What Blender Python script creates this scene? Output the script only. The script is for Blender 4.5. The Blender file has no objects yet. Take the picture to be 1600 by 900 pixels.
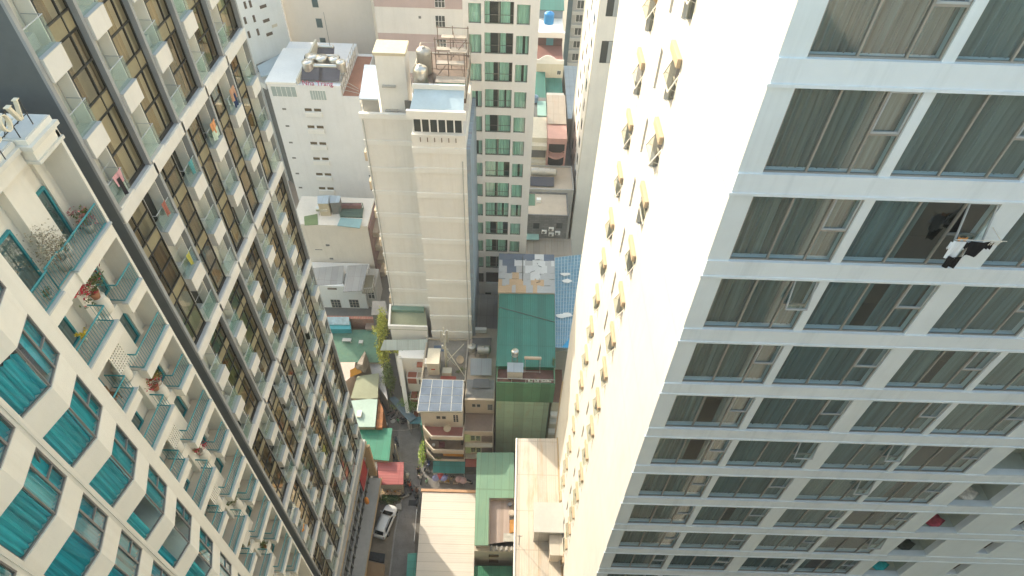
SKY_STRENGTH = 0.15
SUN_STRENGTH = 2.0
EXPO = 1.6
AIR = 2.0
DUST = 2.5
HAZE = .0007
import bpy, bmesh, math, random
from mathutils import Vector, Matrix
random.seed(7)
S = bpy.context.scene
COL = S.collection
H = 82.0                      # camera height above the alley
# ------------------------------------------------------------------ camera
CF, CP, CR, CY = 997.3246, 0.82163, 0.03809, 0.00997
_F = Vector((math.sin(CY)*math.cos(CP), math.cos(CY)*math.cos(CP), -math.sin(CP)))
_R0 = Vector((math.cos(CY), -math.sin(CY), 0)); _U0 = _R0.cross(_F)
_R = _R0*math.cos(CR) + _U0*math.sin(CR); _U = _U0*math.cos(CR) - _R0*math.sin(CR)
CAM = Vector((0, 0, H))
def ray(px, py): return _F + _R*((px-800)/CF) + _U*((450-py)/CF)
def atz(px, py, z):
    d = ray(px, py); p = CAM + d*((z-H)/d.z); return (p.x, p.y)
def atY(px, py, Y):
    d = ray(px, py); p = CAM + d*(Y/d.y); return p
def zY(py, Y, px=700): return atY(px, py, Y).z
def xY(px, py, Y): return atY(px, py, Y).x
def proj(p):
    d = Vector(p)-CAM; w = d.dot(_F)
    if w < .1: return (-9e9, -9e9)
    return (800+CF*d.dot(_R)/w, 450-CF*d.dot(_U)/w)
def seen(pts, m=110):
    q = [proj(p) for p in pts]
    return (max(a for a, b in q) > -m and min(a for a, b in q) < 1600+m and
            max(b for a, b in q) > -m and min(b for a, b in q) < 900+m)
cd = bpy.data.cameras.new('camera'); cam = bpy.data.objects.new('camera', cd); COL.objects.link(cam)
cd.sensor_width = 36; cd.lens = CF/1600*36; cd.clip_start = .5; cd.clip_end = 2000
cam.matrix_world = Matrix(((_R.x, _U.x, -_F.x, 0), (_R.y, _U.y, -_F.y, 0), (_R.z, _U.z, -_F.z, H), (0, 0, 0, 1)))
S.camera = cam
# ------------------------------------------------------------------ light
SUN_EL = math.radians(29); SX, SY = -.675, .738
w = bpy.data.worlds.new('World'); S.world = w; w.use_nodes = True
nt = w.node_tree; bg = nt.nodes['Background']; sk = nt.nodes.new('ShaderNodeTexSky')
sk.sky_type = 'NISHITA'; sk.sun_disc = False; sk.sun_elevation = SUN_EL
sk.sun_rotation = math.atan2(SX, SY) % (2*math.pi)
sk.air_density = AIR; sk.dust_density = DUST; sk.ozone_density = .6
nt.links.new(sk.outputs[0], bg.inputs[0]); bg.inputs[1].default_value = SKY_STRENGTH
sl = bpy.data.lights.new('sun', 'SUN'); sl.energy = SUN_STRENGTH; sl.angle = math.radians(.6); sl.color = (1, .90, .76)
so = bpy.data.objects.new('sun', sl); COL.objects.link(so)
so.rotation_euler = Vector((-SX*math.cos(SUN_EL), -SY*math.cos(SUN_EL), -math.sin(SUN_EL))).to_track_quat('-Z', 'Y').to_euler()
S.view_settings.view_transform = 'Standard'; S.view_settings.look = 'None'
S.view_settings.exposure = EXPO; S.view_settings.gamma = 1; S.view_settings.use_curve_mapping = False
S.cycles.max_bounces = 8; S.cycles.diffuse_bounces = 4; S.cycles.glossy_bounces = 4; S.cycles.transparent_max_bounces = 8
S.cycles.caustics_reflective = False; S.cycles.caustics_refractive = False
# ------------------------------------------------------------------ materials
MC = {}
def _new(name):
    m = bpy.data.materials.new(name); m.use_nodes = True
    n = m.node_tree.nodes; b = n['Principled BSDF']; return m, m.node_tree, b
def _nd(t, ty, **k):
    n = t.nodes.new(ty)
    for a, v in k.items(): setattr(n, a, v)
    return n
def _pos(t, scale):
    g = _nd(t, 'ShaderNodeNewGeometry'); mp = _nd(t, 'ShaderNodeMapping'); mp.inputs['Scale'].default_value = scale
    t.links.new(g.outputs['Position'], mp.inputs['Vector']); return mp.outputs[0]
def _noise(t, scale, detail=4, rough=.6):
    n = _nd(t, 'ShaderNodeTexNoise'); n.inputs['Scale'].default_value = 1; n.inputs['Detail'].default_value = detail
    n.inputs['Roughness'].default_value = rough
    t.links.new(_pos(t, scale), n.inputs['Vector']); return n.outputs['Fac']
def _ramp(t, f, a, b, ca, cb):
    r = _nd(t, 'ShaderNodeValToRGB'); e = r.color_ramp.elements
    e[0].position = a; e[0].color = (*ca, 1); e[1].position = b; e[1].color = (*cb, 1)
    t.links.new(f, r.inputs[0]); return r.outputs[0]
def _mul(t, a, b, fac=1.0, mode='MULTIPLY'):
    m = _nd(t, 'ShaderNodeMix', data_type='RGBA', blend_type=mode); m.inputs['Factor'].default_value = fac
    t.links.new(a, m.inputs['A']) if not isinstance(a, tuple) else setattr(m.inputs['A'], 'default_value', (*a, 1))
    t.links.new(b, m.inputs['B']) if not isinstance(b, tuple) else setattr(m.inputs['B'], 'default_value', (*b, 1))
    return m.outputs['Result']
def mat(name, col, rough=.7, var=.12, sc=.35, streak=0., dirt=(.55, .5, .42), metal=0., bump=.0, spec=.4, spots=0., spotcol=(.25, .16, .09)):
    """plain surface with uneven tone, rain streaks and blotches"""
    if name in MC: return MC[name]
    m, t, b = _new(name)
    lo = tuple(max(0, c*(1-var)) for c in col); hi = tuple(min(1, c*(1+var*.6)) for c in col)
    c = _ramp(t, _noise(t, (sc, sc, sc), 6), .3, .7, lo, hi)
    f2 = _noise(t, (sc*9, sc*9, sc*9), 3)
    c = _mul(t, c, _ramp(t, f2, .3, .7, (1-var*.6,)*3, (1, 1, 1)))
    if streak:
        s = _ramp(t, _noise(t, (1.7, 1.7, .09), 5, .7), .5, .78, (1, 1, 1), dirt); c = _mul(t, c, s, streak)
    if spots:
        s = _ramp(t, _noise(t, (sc*2.2, sc*2.2, sc*2.2), 8, .75), .56, .7, (0, 0, 0), (1, 1, 1))
        mm = _nd(t, 'ShaderNodeMix', data_type='RGBA'); mm.inputs['B'].default_value = (*spotcol, 1)
        mu = _nd(t, 'ShaderNodeMath', operation='MULTIPLY'); mu.inputs[1].default_value = spots
        t.links.new(s, mu.inputs[0]); t.links.new(mu.outputs[0], mm.inputs['Factor']); t.links.new(c, mm.inputs['A']); c = mm.outputs['Result']
    t.links.new(c, b.inputs['Base Color'])
    b.inputs['Roughness'].default_value = rough; b.inputs['Metallic'].default_value = metal; b.inputs['Specular IOR Level'].default_value = spec
    if bump:
        bn = _nd(t, 'ShaderNodeBump'); bn.inputs['Strength'].default_value = bump; bn.inputs['Distance'].default_value = .03
        t.links.new(f2, bn.inputs['Height']); t.links.new(bn.outputs[0], b.inputs['Normal'])
    MC[name] = m; return m
def corr(name, col, axis='x', pitch=.24, seam=1.05, rust=0., rustcol=(.34, .17, .07), rough=.5, metal=0., lap=3.4, var=.14, patch=None):
    """corrugated sheet: ridges across `axis`, sheet seams, laps, rust"""
    if name in MC: return MC[name]
    m, t, b = _new(name)
    g = _nd(t, 'ShaderNodeNewGeometry'); sp = _nd(t, 'ShaderNodeSeparateXYZ'); t.links.new(g.outputs['Position'], sp.inputs[0])
    def per(sock, p, w):
        a = _nd(t, 'ShaderNodeMath', operation='DIVIDE'); a.inputs[1].default_value = p; t.links.new(sock, a.inputs[0])
        f = _nd(t, 'ShaderNodeMath', operation='FRACT'); t.links.new(a.outputs[0], f.inputs[0])
        c = _nd(t, 'ShaderNodeMath', operation='LESS_THAN'); c.inputs[1].default_value = w; t.links.new(f.outputs[0], c.inputs[0])
        return f.outputs[0], c.outputs[0], a.outputs[0]
    ia, ib = {'x': (0, 1), 'y': (1, 0), 'xz': (0, 2)}[axis]
    fr, _, _ = per(sp.outputs[ia], pitch, .5)
    sn = _nd(t, 'ShaderNodeMath', operation='PINGPONG'); sn.inputs[1].default_value = .5; t.links.new(fr, sn.inputs[0])
    _, seamm, sheet = per(sp.outputs[ia], seam, .07)
    _, lapm, _ = per(sp.outputs[ib], lap, .025)
    fl = _nd(t, 'ShaderNodeMath', operation='FLOOR'); t.links.new(sheet, fl.inputs[0])
    wn = _nd(t, 'ShaderNodeTexWhiteNoise', noise_dimensions='1D'); t.links.new(fl.outputs[0], wn.inputs['W'])
    c = _ramp(t, wn.outputs['Value'], 0, 1, tuple(k*(1-var) for k in col), tuple(min(1, k*(1+var*.5)) for k in col))
    c = _mul(t, c, _ramp(t, _noise(t, (.5, .5, .5), 6), .3, .7, (1-var,)*3, (1.0, 1.0, 1.0)))
    mx = _nd(t, 'ShaderNodeMath', operation='MAXIMUM'); t.links.new(seamm, mx.inputs[0]); t.links.new(lapm, mx.inputs[1])
    c = _mul(t, c, _ramp(t, mx.outputs[0], 0, 1, (1, 1, 1), (.8, .79, .76)))
    if rust:
        sc3 = (1.6, .22, .5) if ia == 0 else (.22, 1.6, .5)
        r1 = _ramp(t, _noise(t, sc3, 7, .7), .5, .72, (0, 0, 0), (rust,)*3)
        mm = _nd(t, 'ShaderNodeMix', data_type='RGBA'); mm.inputs['B'].default_value = (*rustcol, 1)
        t.links.new(r1, mm.inputs['Factor']); t.links.new(c, mm.inputs['A']); c = mm.outputs['Result']
    t.links.new(c, b.inputs['Base Color'])
    b.inputs['Roughness'].default_value = rough; b.inputs['Metallic'].default_value = metal
    bn = _nd(t, 'ShaderNodeBump'); bn.inputs['Strength'].default_value = .5; bn.inputs['Distance'].default_value = .04
    t.links.new(sn.outputs[0], bn.inputs['Height']); t.links.new(bn.outputs[0], b.inputs['Normal'])
    MC[name] = m; return m
def glass(name, tint, refl=.12, rough=.02, gcol=(1, 1, 1), frost=0., fcol=(.6, .7, .65)):
    if name in MC: return MC[name]
    m, t, b = _new(name); t.nodes.remove(b)
    tr = _nd(t, 'ShaderNodeBsdfTransparent'); tr.inputs[0].default_value = (*tint, 1)
    gl = _nd(t, 'ShaderNodeBsdfGlossy'); gl.inputs['Roughness'].default_value = rough; gl.inputs[0].default_value = (*gcol, 1)
    fr = _nd(t, 'ShaderNodeFresnel'); ge = _nd(t, 'ShaderNodeNewGeometry'); ma = _nd(t, 'ShaderNodeMath', operation='MULTIPLY_ADD'); ma.inputs[1].default_value = -2; ma.inputs[2].default_value = 1
    t.links.new(ge.outputs['Backfacing'], ma.inputs[0]); po = _nd(t, 'ShaderNodeMath', operation='POWER'); po.inputs[0].default_value = 1.5; t.links.new(ma.outputs[0], po.inputs[1]); t.links.new(po.outputs[0], fr.inputs[0])
    bn = _nd(t, 'ShaderNodeBump'); bn.inputs['Strength'].default_value = .05; bn.inputs['Distance'].default_value = .05
    t.links.new(_noise(t, (.5, .5, .4), 2), bn.inputs['Height']); t.links.new(bn.outputs[0], gl.inputs['Normal'])
    ad = _nd(t, 'ShaderNodeMath', operation='ADD'); ad.inputs[1].default_value = refl; ad.use_clamp = True
    t.links.new(fr.outputs[0], ad.inputs[0])
    mx = _nd(t, 'ShaderNodeMixShader'); base = tr.outputs[0]
    if frost:
        df = _nd(t, 'ShaderNodeBsdfDiffuse'); df.inputs[0].default_value = (*fcol, 1); m2 = _nd(t, 'ShaderNodeMixShader'); m2.inputs[0].default_value = frost
        t.links.new(base, m2.inputs[1]); t.links.new(df.outputs[0], m2.inputs[2]); base = m2.outputs[0]
    t.links.new(ad.outputs[0], mx.inputs[0]); t.links.new(base, mx.inputs[1]); t.links.new(gl.outputs[0], mx.inputs[2])
    t.links.new(mx.outputs[0], t.nodes['Material Output'].inputs[0]); MC[name] = m; return m
def cloth(name, col, var=.3, freq=5.):
    if name in MC: return MC[name]
    m, t, b = _new(name)
    f = _noise(t, (freq, freq, .12), 4, .65)
    c = _ramp(t, f, .34, .68, tuple(k*(1-var) for k in col), tuple(min(1, k*(1+var)) for k in col))
    t.links.new(c, b.inputs['Base Color']); b.inputs['Roughness'].default_value = .9; b.inputs['Specular IOR Level'].default_value = .1
    MC[name] = m; return m
def leafm(name, a, bcol):
    if name in MC: return MC[name]
    m, t, b = _new(name)
    c = _ramp(t, _noise(t, (3.5, 3.5, 3.5), 4), .35, .68, a, bcol)
    t.links.new(c, b.inputs['Base Color']); b.inputs['Roughness'].default_value = .6
    try: b.inputs['Transmission Weight'].default_value = 0
    except Exception: pass
    MC[name] = m; return m
def brickm(name, a, bb, mortar, w, h, plane='xz'):
    if name in MC: return MC[name]
    m, t, b = _new(name)
    g = _nd(t, 'ShaderNodeNewGeometry'); sp = _nd(t, 'ShaderNodeSeparateXYZ'); t.links.new(g.outputs['Position'], sp.inputs[0])
    cb = _nd(t, 'ShaderNodeCombineXYZ'); i, j = {'xz': (0, 2), 'xy': (0, 1), 'yz': (1, 2)}[plane]
    t.links.new(sp.outputs[i], cb.inputs[0]); t.links.new(sp.outputs[j], cb.inputs[1])
    br = _nd(t, 'ShaderNodeTexBrick'); br.inputs['Color1'].default_value = (*a, 1); br.inputs['Color2'].default_value = (*bb, 1); br.inputs['Mortar'].default_value = (*mortar, 1)
    br.inputs['Scale'].default_value = 1; br.inputs['Brick Width'].default_value = w; br.inputs['Row Height'].default_value = h; br.inputs['Mortar Size'].default_value = .02
    t.links.new(cb.outputs[0], br.inputs['Vector'])
    c = _mul(t, br.outputs['Color'], _ramp(t, _noise(t, (.8, .8, .8), 6), .3, .7, (.75, .75, .75), (1, 1, 1)))
    t.links.new(c, b.inputs['Base Color']); b.inputs['Roughness'].default_value = .75; MC[name] = m; return m
# ------------------------------------------------------------------ mesh building
class MB:
    def __init__(s): s.v = []; s.f = []; s.mi = []; s.cur = 0
    def q(s, *pts):
        n = len(s.v); s.v += [tuple(p) for p in pts]; s.f.append(tuple(range(n, n+len(pts)))); s.mi.append(s.cur); return s
    def box(s, x0, x1, y0, y1, z0, z1):
        if x0 > x1: x0, x1 = x1, x0
        if y0 > y1: y0, y1 = y1, y0
        if z0 > z1: z0, z1 = z1, z0
        return s.prism([(x0, y0), (x1, y0), (x1, y1), (x0, y1)], z0, z1)
    def prism(s, poly, z0, z1):
        a = sum(poly[i][0]*poly[(i+1) % len(poly)][1]-poly[(i+1) % len(poly)][0]*poly[i][1] for i in range(len(poly)))
        if a < 0: poly = poly[::-1]
        n = len(poly); b = len(s.v)
        zz0 = z0 if isinstance(z0, (list, tuple)) else [z0]*n; zz1 = z1 if isinstance(z1, (list, tuple)) else [z1]*n
        if a < 0:
            zz0 = zz0[::-1]; zz1 = zz1[::-1]
        s.v += [(x, y, zz0[i]) for i, (x, y) in enumerate(poly)] + [(x, y, zz1[i]) for i, (x, y) in enumerate(poly)]
        F = [tuple(range(b+n-1, b-1, -1)), tuple(range(b+n, b+2*n))] + [(b+i, b+(i+1) % n, b+n+(i+1) % n, b+n+i) for i in range(n)]
        s.f += F; s.mi += [s.cur]*len(F); return s
    def hexa(s, p):                    # 8 points: bottom ring 4, top ring 4
        b = len(s.v); s.v += [tuple(x) for x in p]
        F = [(3, 2, 1, 0), (4, 5, 6, 7), (0, 1, 5, 4), (1, 2, 6, 5), (2, 3, 7, 6), (3, 0, 4, 7)]
        s.f += [tuple(b+i for i in f) for f in F]; s.mi += [s.cur]*6; return s
    def bar(s, a, b, r, n=6, r2=None):
        a = Vector(a); b = Vector(b); d = b-a
        if d.length < 1e-6: return s
        d.normalize(); u = d.orthogonal().normalized(); v = d.cross(u); r2 = r if r2 is None else r2
        k = len(s.v)
        for p, rr in ((a, r), (b, r2)):
            for i in range(n):
                t = 2*math.pi*(i+.5)/n; s.v.append(tuple(p+u*(rr*math.cos(t))+v*(rr*math.sin(t))))
        F = [(k+i, k+(i+1) % n, k+n+(i+1) % n, k+n+i) for i in range(n)] + [tuple(range(k+n-1, k-1, -1)), tuple(range(k+n, k+2*n))]
        s.f += F; s.mi += [s.cur]*len(F); return s
    def lathe(s, c, prof, n=14, axis=(0, 0, 1)):
        ax = Vector(axis).normalized(); u = ax.orthogonal().normalized(); v = ax.cross(u); c = Vector(c); k = len(s.v); m = len(prof)
        for r, h in prof:
            for i in range(n):
                t = 2*math.pi*i/n; s.v.append(tuple(c+ax*h+u*(r*math.cos(t))+v*(r*math.sin(t))))
        F = []
        for j in range(m-1):
            for i in range(n): F.append((k+j*n+i, k+j*n+(i+1) % n, k+(j+1)*n+(i+1) % n, k+(j+1)*n+i))
        F.append(tuple(range(k+n-1, k-1, -1))); F.append(tuple(range(k+(m-1)*n, k+m*n)))
        s.f += F; s.mi += [s.cur]*len(F); return s
    def folds(s, a, b, z0, z1, amp=.05, per=.22, seed=0, flare=0.):
        rnd = random.Random(seed); a = Vector((a[0], a[1], 0)); b = Vector((b[0], b[1], 0)); L = (b-a).length
        if L < .05: return s
        d = (b-a)/L; nrm = Vector((-d.y, d.x, 0)); n = max(4, int(L/per*2)); k = len(s.v)
        for i in range(n+1):
            t = i/n; o = amp*(1 if i % 2 else -1)*rnd.uniform(.4, 1.2); p = a+d*(L*t); tt = t+rnd.uniform(-.25, .25)/n if 0 < i < n else t
            p = a+d*(L*tt)
            s.v.append(tuple(p+nrm*o+Vector((0, 0, z1)))); s.v.append(tuple(p+nrm*o*(1.3)+d*(flare*(t-.5))+Vector((0, 0, z0))))
        for i in range(n): s.f.append((k+2*i, k+2*i+1, k+2*i+3, k+2*i+2)); s.mi.append(s.cur)
        return s
    def leaves(s, c, rad, n, size, seed=0, shell=.55):
        rnd = random.Random(seed); c = Vector(c)
        cl = [Vector((rnd.gauss(0, .42)*rad[0], rnd.gauss(0, .42)*rad[1], rnd.gauss(0, .42)*rad[2])) for _ in range(max(3, n//28))]
        for _ in range(n):
            o = rnd.choice(cl)+Vector((rnd.gauss(0, .22)*rad[0], rnd.gauss(0, .22)*rad[1], rnd.gauss(0, .22)*rad[2])); p = c+o
            u = Vector((rnd.uniform(-1, 1), rnd.uniform(-1, 1), rnd.uniform(-.7, .7))).normalized(); v = u.orthogonal().normalized()
            v = (v*math.cos(3*rnd.random())+u.cross(v)*math.sin(3*rnd.random())).normalized(); L = size*rnd.uniform(.6, 1.5); W = L*.45
            s.q(p-u*L*.5, p+v*W*.5, p+u*L*.5, p-v*W*.5)
        return s
    def build(s, name, m, parent=None, smooth=False, loc=None):
        me = bpy.data.meshes.new(name)
        org = Vector(ORG.get(parent.name, (0, 0, 0))) if parent else Vector((0, 0, 0))
        if parent is None and loc is not None: org = Vector(loc)
        me.from_pydata([(x-org.x, y-org.y, z-org.z) for x, y, z in s.v], [], s.f); me.validate()
        for k in (m if isinstance(m, (list, tuple)) else [m]): me.materials.append(k)
        if max(s.mi, default=0) > 0 and len(me.polygons) == len(s.mi): me.polygons.foreach_set('material_index', s.mi)
        if smooth: me.polygons.foreach_set('use_smooth', [True]*len(me.polygons))
        me.update(); o = bpy.data.objects.new(name, me); COL.objects.link(o)
        if parent: o.parent = parent; ORG[o.name] = tuple(org)
        else: o.location = org; ORG[o.name] = tuple(org)
        return o
ORG = {}
def tag(o, label, cat, group=None):
    o['label'] = label; o['category'] = cat
    if group: o['group'] = group
    return o
def thing(name, label, cat, loc=(0, 0, 0), group=None):
    o = bpy.data.objects.new(name, None); COL.objects.link(o); o.location = loc; o.empty_display_size = .3
    ORG[o.name] = tuple(loc); return tag(o, label, cat, group)
def struct(name, mb, m):
    o = mb.build(name, m); o['kind'] = 'structure'; return o
def smooth_by_angle(o, deg=40):
    me = o.data
    me.polygons.foreach_set('use_smooth', [True]*len(me.polygons))
    try: me.set_sharp_from_angle(angle=math.radians(deg))
    except Exception: pass
def bevel(o, wdt=.03, seg=2):
    md = o.modifiers.new('bevel', 'BEVEL'); md.width = wdt; md.segments = seg; md.limit_method = 'ANGLE'; return o
# shared materials
WHITE = mat('white_render', (.8, .78, .74), var=.06, streak=.16, dirt=(.62, .57, .5))
# ================================================================== white apartment tower, right
K = 1.06
RX, RY = 6.13*K, 14.18*K
def rz(z): return H + z*K
M_rt = mat('tower_white', (.70, .68, .635), var=.07, streak=.22, dirt=(.72, .68, .61), sc=.14)
M_rt3 = mat('tower_front', (.70, .765, .79), var=.06, streak=.3, dirt=(.66, .68, .68), sc=.2)  # bluish cast of the shaded front is put into its colour
M_rt2 = mat('tower_spandrel', (.72, .785, .82), var=.06, streak=.42, dirt=(.62, .65, .66), sc=.2)  # floor bands carry the same bluish shade in their colour
M_frame = mat('bronze_frame', (.30, .285, .25), rough=.45, var=.1)
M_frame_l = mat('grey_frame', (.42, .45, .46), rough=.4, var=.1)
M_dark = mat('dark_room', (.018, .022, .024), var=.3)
M_curt_g = cloth('grey_curtain', (.155, .215, .22), .38, 6.)
M_curt_g3 = cloth('pale_curtain', (.22, .26, .255), .25, 5.); M_curt_g4 = cloth('dusky_curtain', (.12, .165, .175), .3, 6.)
M_curt_g2 = cloth('slate_curtain', (.115, .185, .205), .38, 6.)
G_rt = glass('tower_glass', (.80, .92, .93), .09, gcol=(1, .98, .93))
M_hood = mat('beige_hood', (.53, .405, .27), var=.06)
M_sash = mat('pale_frame', (.70, .66, .58), rough=.5, var=.05)
RT = thing('apartment_tower', 'tall white apartment tower on the right with a blank sunlit side and curtained window rows', 'tower', (RX, RY, 0))
ZTOP = 12.0; NB = 27
wall = MB()
xe = 34*K; yf = 38.55*K
# side wall with real openings (hooded windows in two columns, slits between)
colA = (22.12*K, 23.62*K); colB = (28.22*K, 29.76*K); slit = (25.25*K, 25.68*K)
def hz(k): return rz(-11.16-3.345*k)
segs = [(RY, colA[0]), (colA[1], slit[0]), (slit[1], colB[0]), (colB[1], yf)]
TW = .30
for i, (a, b) in enumerate(segs): wall.box(RX, RX+TW, a+(.36 if i == 0 else 0), b, 0, rz(ZTOP))
wall.box(RX, RX+.003, RY+.002, RY+.36, 0, rz(ZTOP))
def holes(y0, y1, tops):          # tops: list of (z_top, z_bottom) openings, high to low
    z = rz(ZTOP)
    for zt, zb in tops:
        if zb < 0: break
        wall.box(RX, RX+TW, y0, y1, zt, z); z = zb
    wall.box(RX, RX+TW, y0, y1, 0, z)
rowsA = range(-6, 21)
holes(*colA, [(hz(k)-.5, hz(k)-2.72) for k in rowsA])
holes(*colB, [(hz(k)-.5, hz(k)-2.72) for k in rowsA])
holes(*slit, [(hz(k)-1.45, hz(k)-3.45) for k in rowsA])
wall.box(RX+TW, xe, yf-.3, yf, 0, rz(ZTOP)); wall.box(xe-.3, xe, RY+.3, yf-.3, 0, rz(ZTOP)); wall.box(RX, xe, RY, yf, rz(ZTOP)+.003, rz(ZTOP)+.4)
# front: piers and spandrels
cols = [(6.80, 9.95), (10.25, 13.82), (14.59, 17.75), (18.0, 21.33), (22.3, 24.55), (27.1, 27.85)]
def sill(k): return rz(-7.06-3.31*k)
def head(k): return rz(-7.06-3.31*k+2.56)
wall.build('wall', M_rt, RT); wall = MB()
edges = [RX+.004]+[e*K for c in cols for e in c]+[xe-.3]
kk = range(-4, 20)
ztop = rz(ZTOP)
for i in range(0, len(edges), 2): wall.box(edges[i], edges[i+1], RY-.004, RY+.35, 0, ztop-.01)
for ci, (a, b) in enumerate(cols):
    z = ztop
    for k in kk:
        zb, zt = sill(k), head(k)
        if ci == 5: zb, zt = sill(k)+.6, head(k)-.35
        if zb < .5: break
        wall.box(a*K, b*K, RY, RY+.35, zt, z); z = zb
    wall.box(a*K, b*K, RY, RY+.35, 0, z)
wall.build('front_wall', M_rt3, RT)
for k in kk:                       # proud floor bands
    z0, z1 = head(k)+.02, sill(k-1)-.002
    if z0 > rz(8) or z0 < 2: continue
    mb = MB(); x1 = xe-.2
    mb.hexa([(RX-.002, RY-.06, z0+.10), (x1, RY-.06, z0+.10), (x1, RY-.002, z0+.10), (RX-.002, RY-.002, z0+.10),
             (RX-.002, RY-.06, z1), (x1, RY-.06, z1), (x1, RY-.002, z1), (RX-.002, RY-.002, z1)])
    mb.box(RX-.07, x1, RY-.10, RY-.005, z0, z0+.098)
    mb.build('floor_band', M_rt2, RT)
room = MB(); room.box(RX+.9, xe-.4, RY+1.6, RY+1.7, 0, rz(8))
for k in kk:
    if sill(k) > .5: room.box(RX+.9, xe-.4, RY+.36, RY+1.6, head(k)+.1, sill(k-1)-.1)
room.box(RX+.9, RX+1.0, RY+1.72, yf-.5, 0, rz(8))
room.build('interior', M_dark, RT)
rnd = random.Random(11)
def front_window(k, ci):
    a, b = cols[ci][0]*K, cols[ci][1]*K; z0, z1 = sill(k), head(k); wd = b-a
    y = RY+.055
    if not seen([(a, y, z0), (b, y, z0), (a, y, z1), (b, y, z1)]): return
    fr = MB(); t = .05
    fr.box(a, b, y, y+.07, z0, z0+t); fr.box(a, b, y, y+.07, z1-t, z1)
    fr.box(a, a+t, y, y+.07, z0+t, z1-t); fr.box(b-t, b, y, y+.07, z0+t, z1-t)
    m1, m2 = a+wd*.375, a+wd*.74; zm = z0+(z1-z0)*.5
    for m in (m1, m2): fr.box(m-.03, m+.03, y-.012, y+.07, z0+t, z1-t)
    fr.box(m2+.03, b-t, y, y+.07, zm-.035, zm+.035)
    W = fr.build('window', M_frame, RT)
    opened = (k == 2 and ci == 1)
    tilt = rnd.random() < .22 or opened
    pn = MB(); pn.q((a+t, y+.035, z0+t), (b-t, y+.035, z0+t), (b-t, y+.035, zm), (a+t, y+.035, zm))
    pn.q((a+t, y+.035, zm), (m2, y+.035, zm), (m2, y+.035, z1-t), (a+t, y+.035, z1-t))
    if not tilt: pn.q((m2, y+.035, zm), (b-t, y+.035, zm), (b-t, y+.035, z1-t), (m2, y+.035, z1-t))
    pn.build('pane', G_rt, W)
    o = .40 if opened else (.28 if tilt else .0)       # awning sash hinged at its head
    sa = MB(); xa, xb = m2+.035, b-t-.005; q = .045
    def sp(x, h, d): s = (z1-t-h)/(z1-t-zm); return (x, y-.02-o*s+d, h)
    def sbar(x0, x1, h0, h1): sa.hexa([sp(x0, h0, 0), sp(x1, h0, 0), sp(x1, h0, .05), sp(x0, h0, .05), sp(x0, h1, 0), sp(x1, h1, 0), sp(x1, h1, .05), sp(x0, h1, .05)])
    zt2, zb2 = z1-t-.005, zm+.04
    sbar(xa, xb, zb2, zb2+q*1.3); sbar(xa, xb, zt2-q, zt2); sbar(xa, xa+q, zb2+q, zt2-q); sbar(xb-q, xb, zb2+q, zt2-q)
    sa.build('sash', M_frame_l, W)
    if tilt:
        sg = MB(); sg.q(sp(xa, zb2, .025), sp(xb, zb2, .025), sp(xb, zt2, .025), sp(xa, zt2, .025)); sg.build('pane', G_rt, W)
    cu = MB(); yc = y+.34; s = k*17+ci*5
    if opened: cu.folds((a, yc), (a+wd*.50, yc), z0-.6, z1, .05, .2, s)
    elif ci == 3 and k in (6, 7, 8, 9, 10, 11): 
        cu.folds((a, yc), (a+wd*rnd.uniform(.15, .4), yc), z0-.6, z1, .05, .2, s); cu.folds((a+wd*rnd.uniform(.6, .85), yc), (b, yc), z0-.6, z1, .05, .2, s+1)
    elif rnd.random() < .18:
        c = rnd.uniform(.4, .6); cu.folds((a, yc), (a+wd*c, yc), z0-.6, z1, .05, .2, s); cu.folds((a+wd*(c+rnd.uniform(.08, .22)), yc), (b, yc), z0-.6, z1, .05, .2, s+1)
    else: cu.folds((a-.05, yc), (b+.05, yc), z0-.6, z1, .07, .21, s)
    cu.build('curtain', M_curt_g if ci == 0 else rnd.choice((M_curt_g, M_curt_g2, M_curt_g2, M_curt_g2, M_curt_g3, M_curt_g4)), W)
for k in range(-1, 14):
    for ci in range(4): front_window(k, ci)
# recessed loggias, column five, and small openings at the end
M_log = mat('loggia_green', (.42, .48, .43), var=.15); M_ledge = mat('loggia_sill', (.6, .66, .68), var=.1)
LOG = []
for k in range(4, 14):
    a, b = cols[4][0]*K, cols[4][1]*K; z0, z1 = sill(k), head(k)
    if seen([(a, RY, z0), (b, RY, z1)], 60):
        mb = MB(); yb = RY+1.25
        mb.q((a, RY+.36, z0), (b, RY+.36, z0), (b, yb, z0), (a, yb, z0)); mb.q((a, yb, z0), (b, yb, z0), (b, yb, z1), (a, yb, z1))
        mb.q((a, RY+.36, z0), (a, yb, z0), (a, yb, z1), (a, RY+.36, z1)); mb.q((b, RY+.36, z0), (b, RY+.36, z1), (b, yb, z1), (b, yb, z0))
        L = mb.build('loggia', M_log, RT)
        r = MB(); r.box(a, b, RY-.05, RY+.3, z0+.003, z0+.10); r.build('sill', M_ledge, L)
        d = MB(); d.box(a+.35, a+1.2, yb-.06, yb-.01, z0+.2, z0+2.2); d.build('door', M_dark, L)
        LOG.append((k, a, b, z0, yb))
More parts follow.
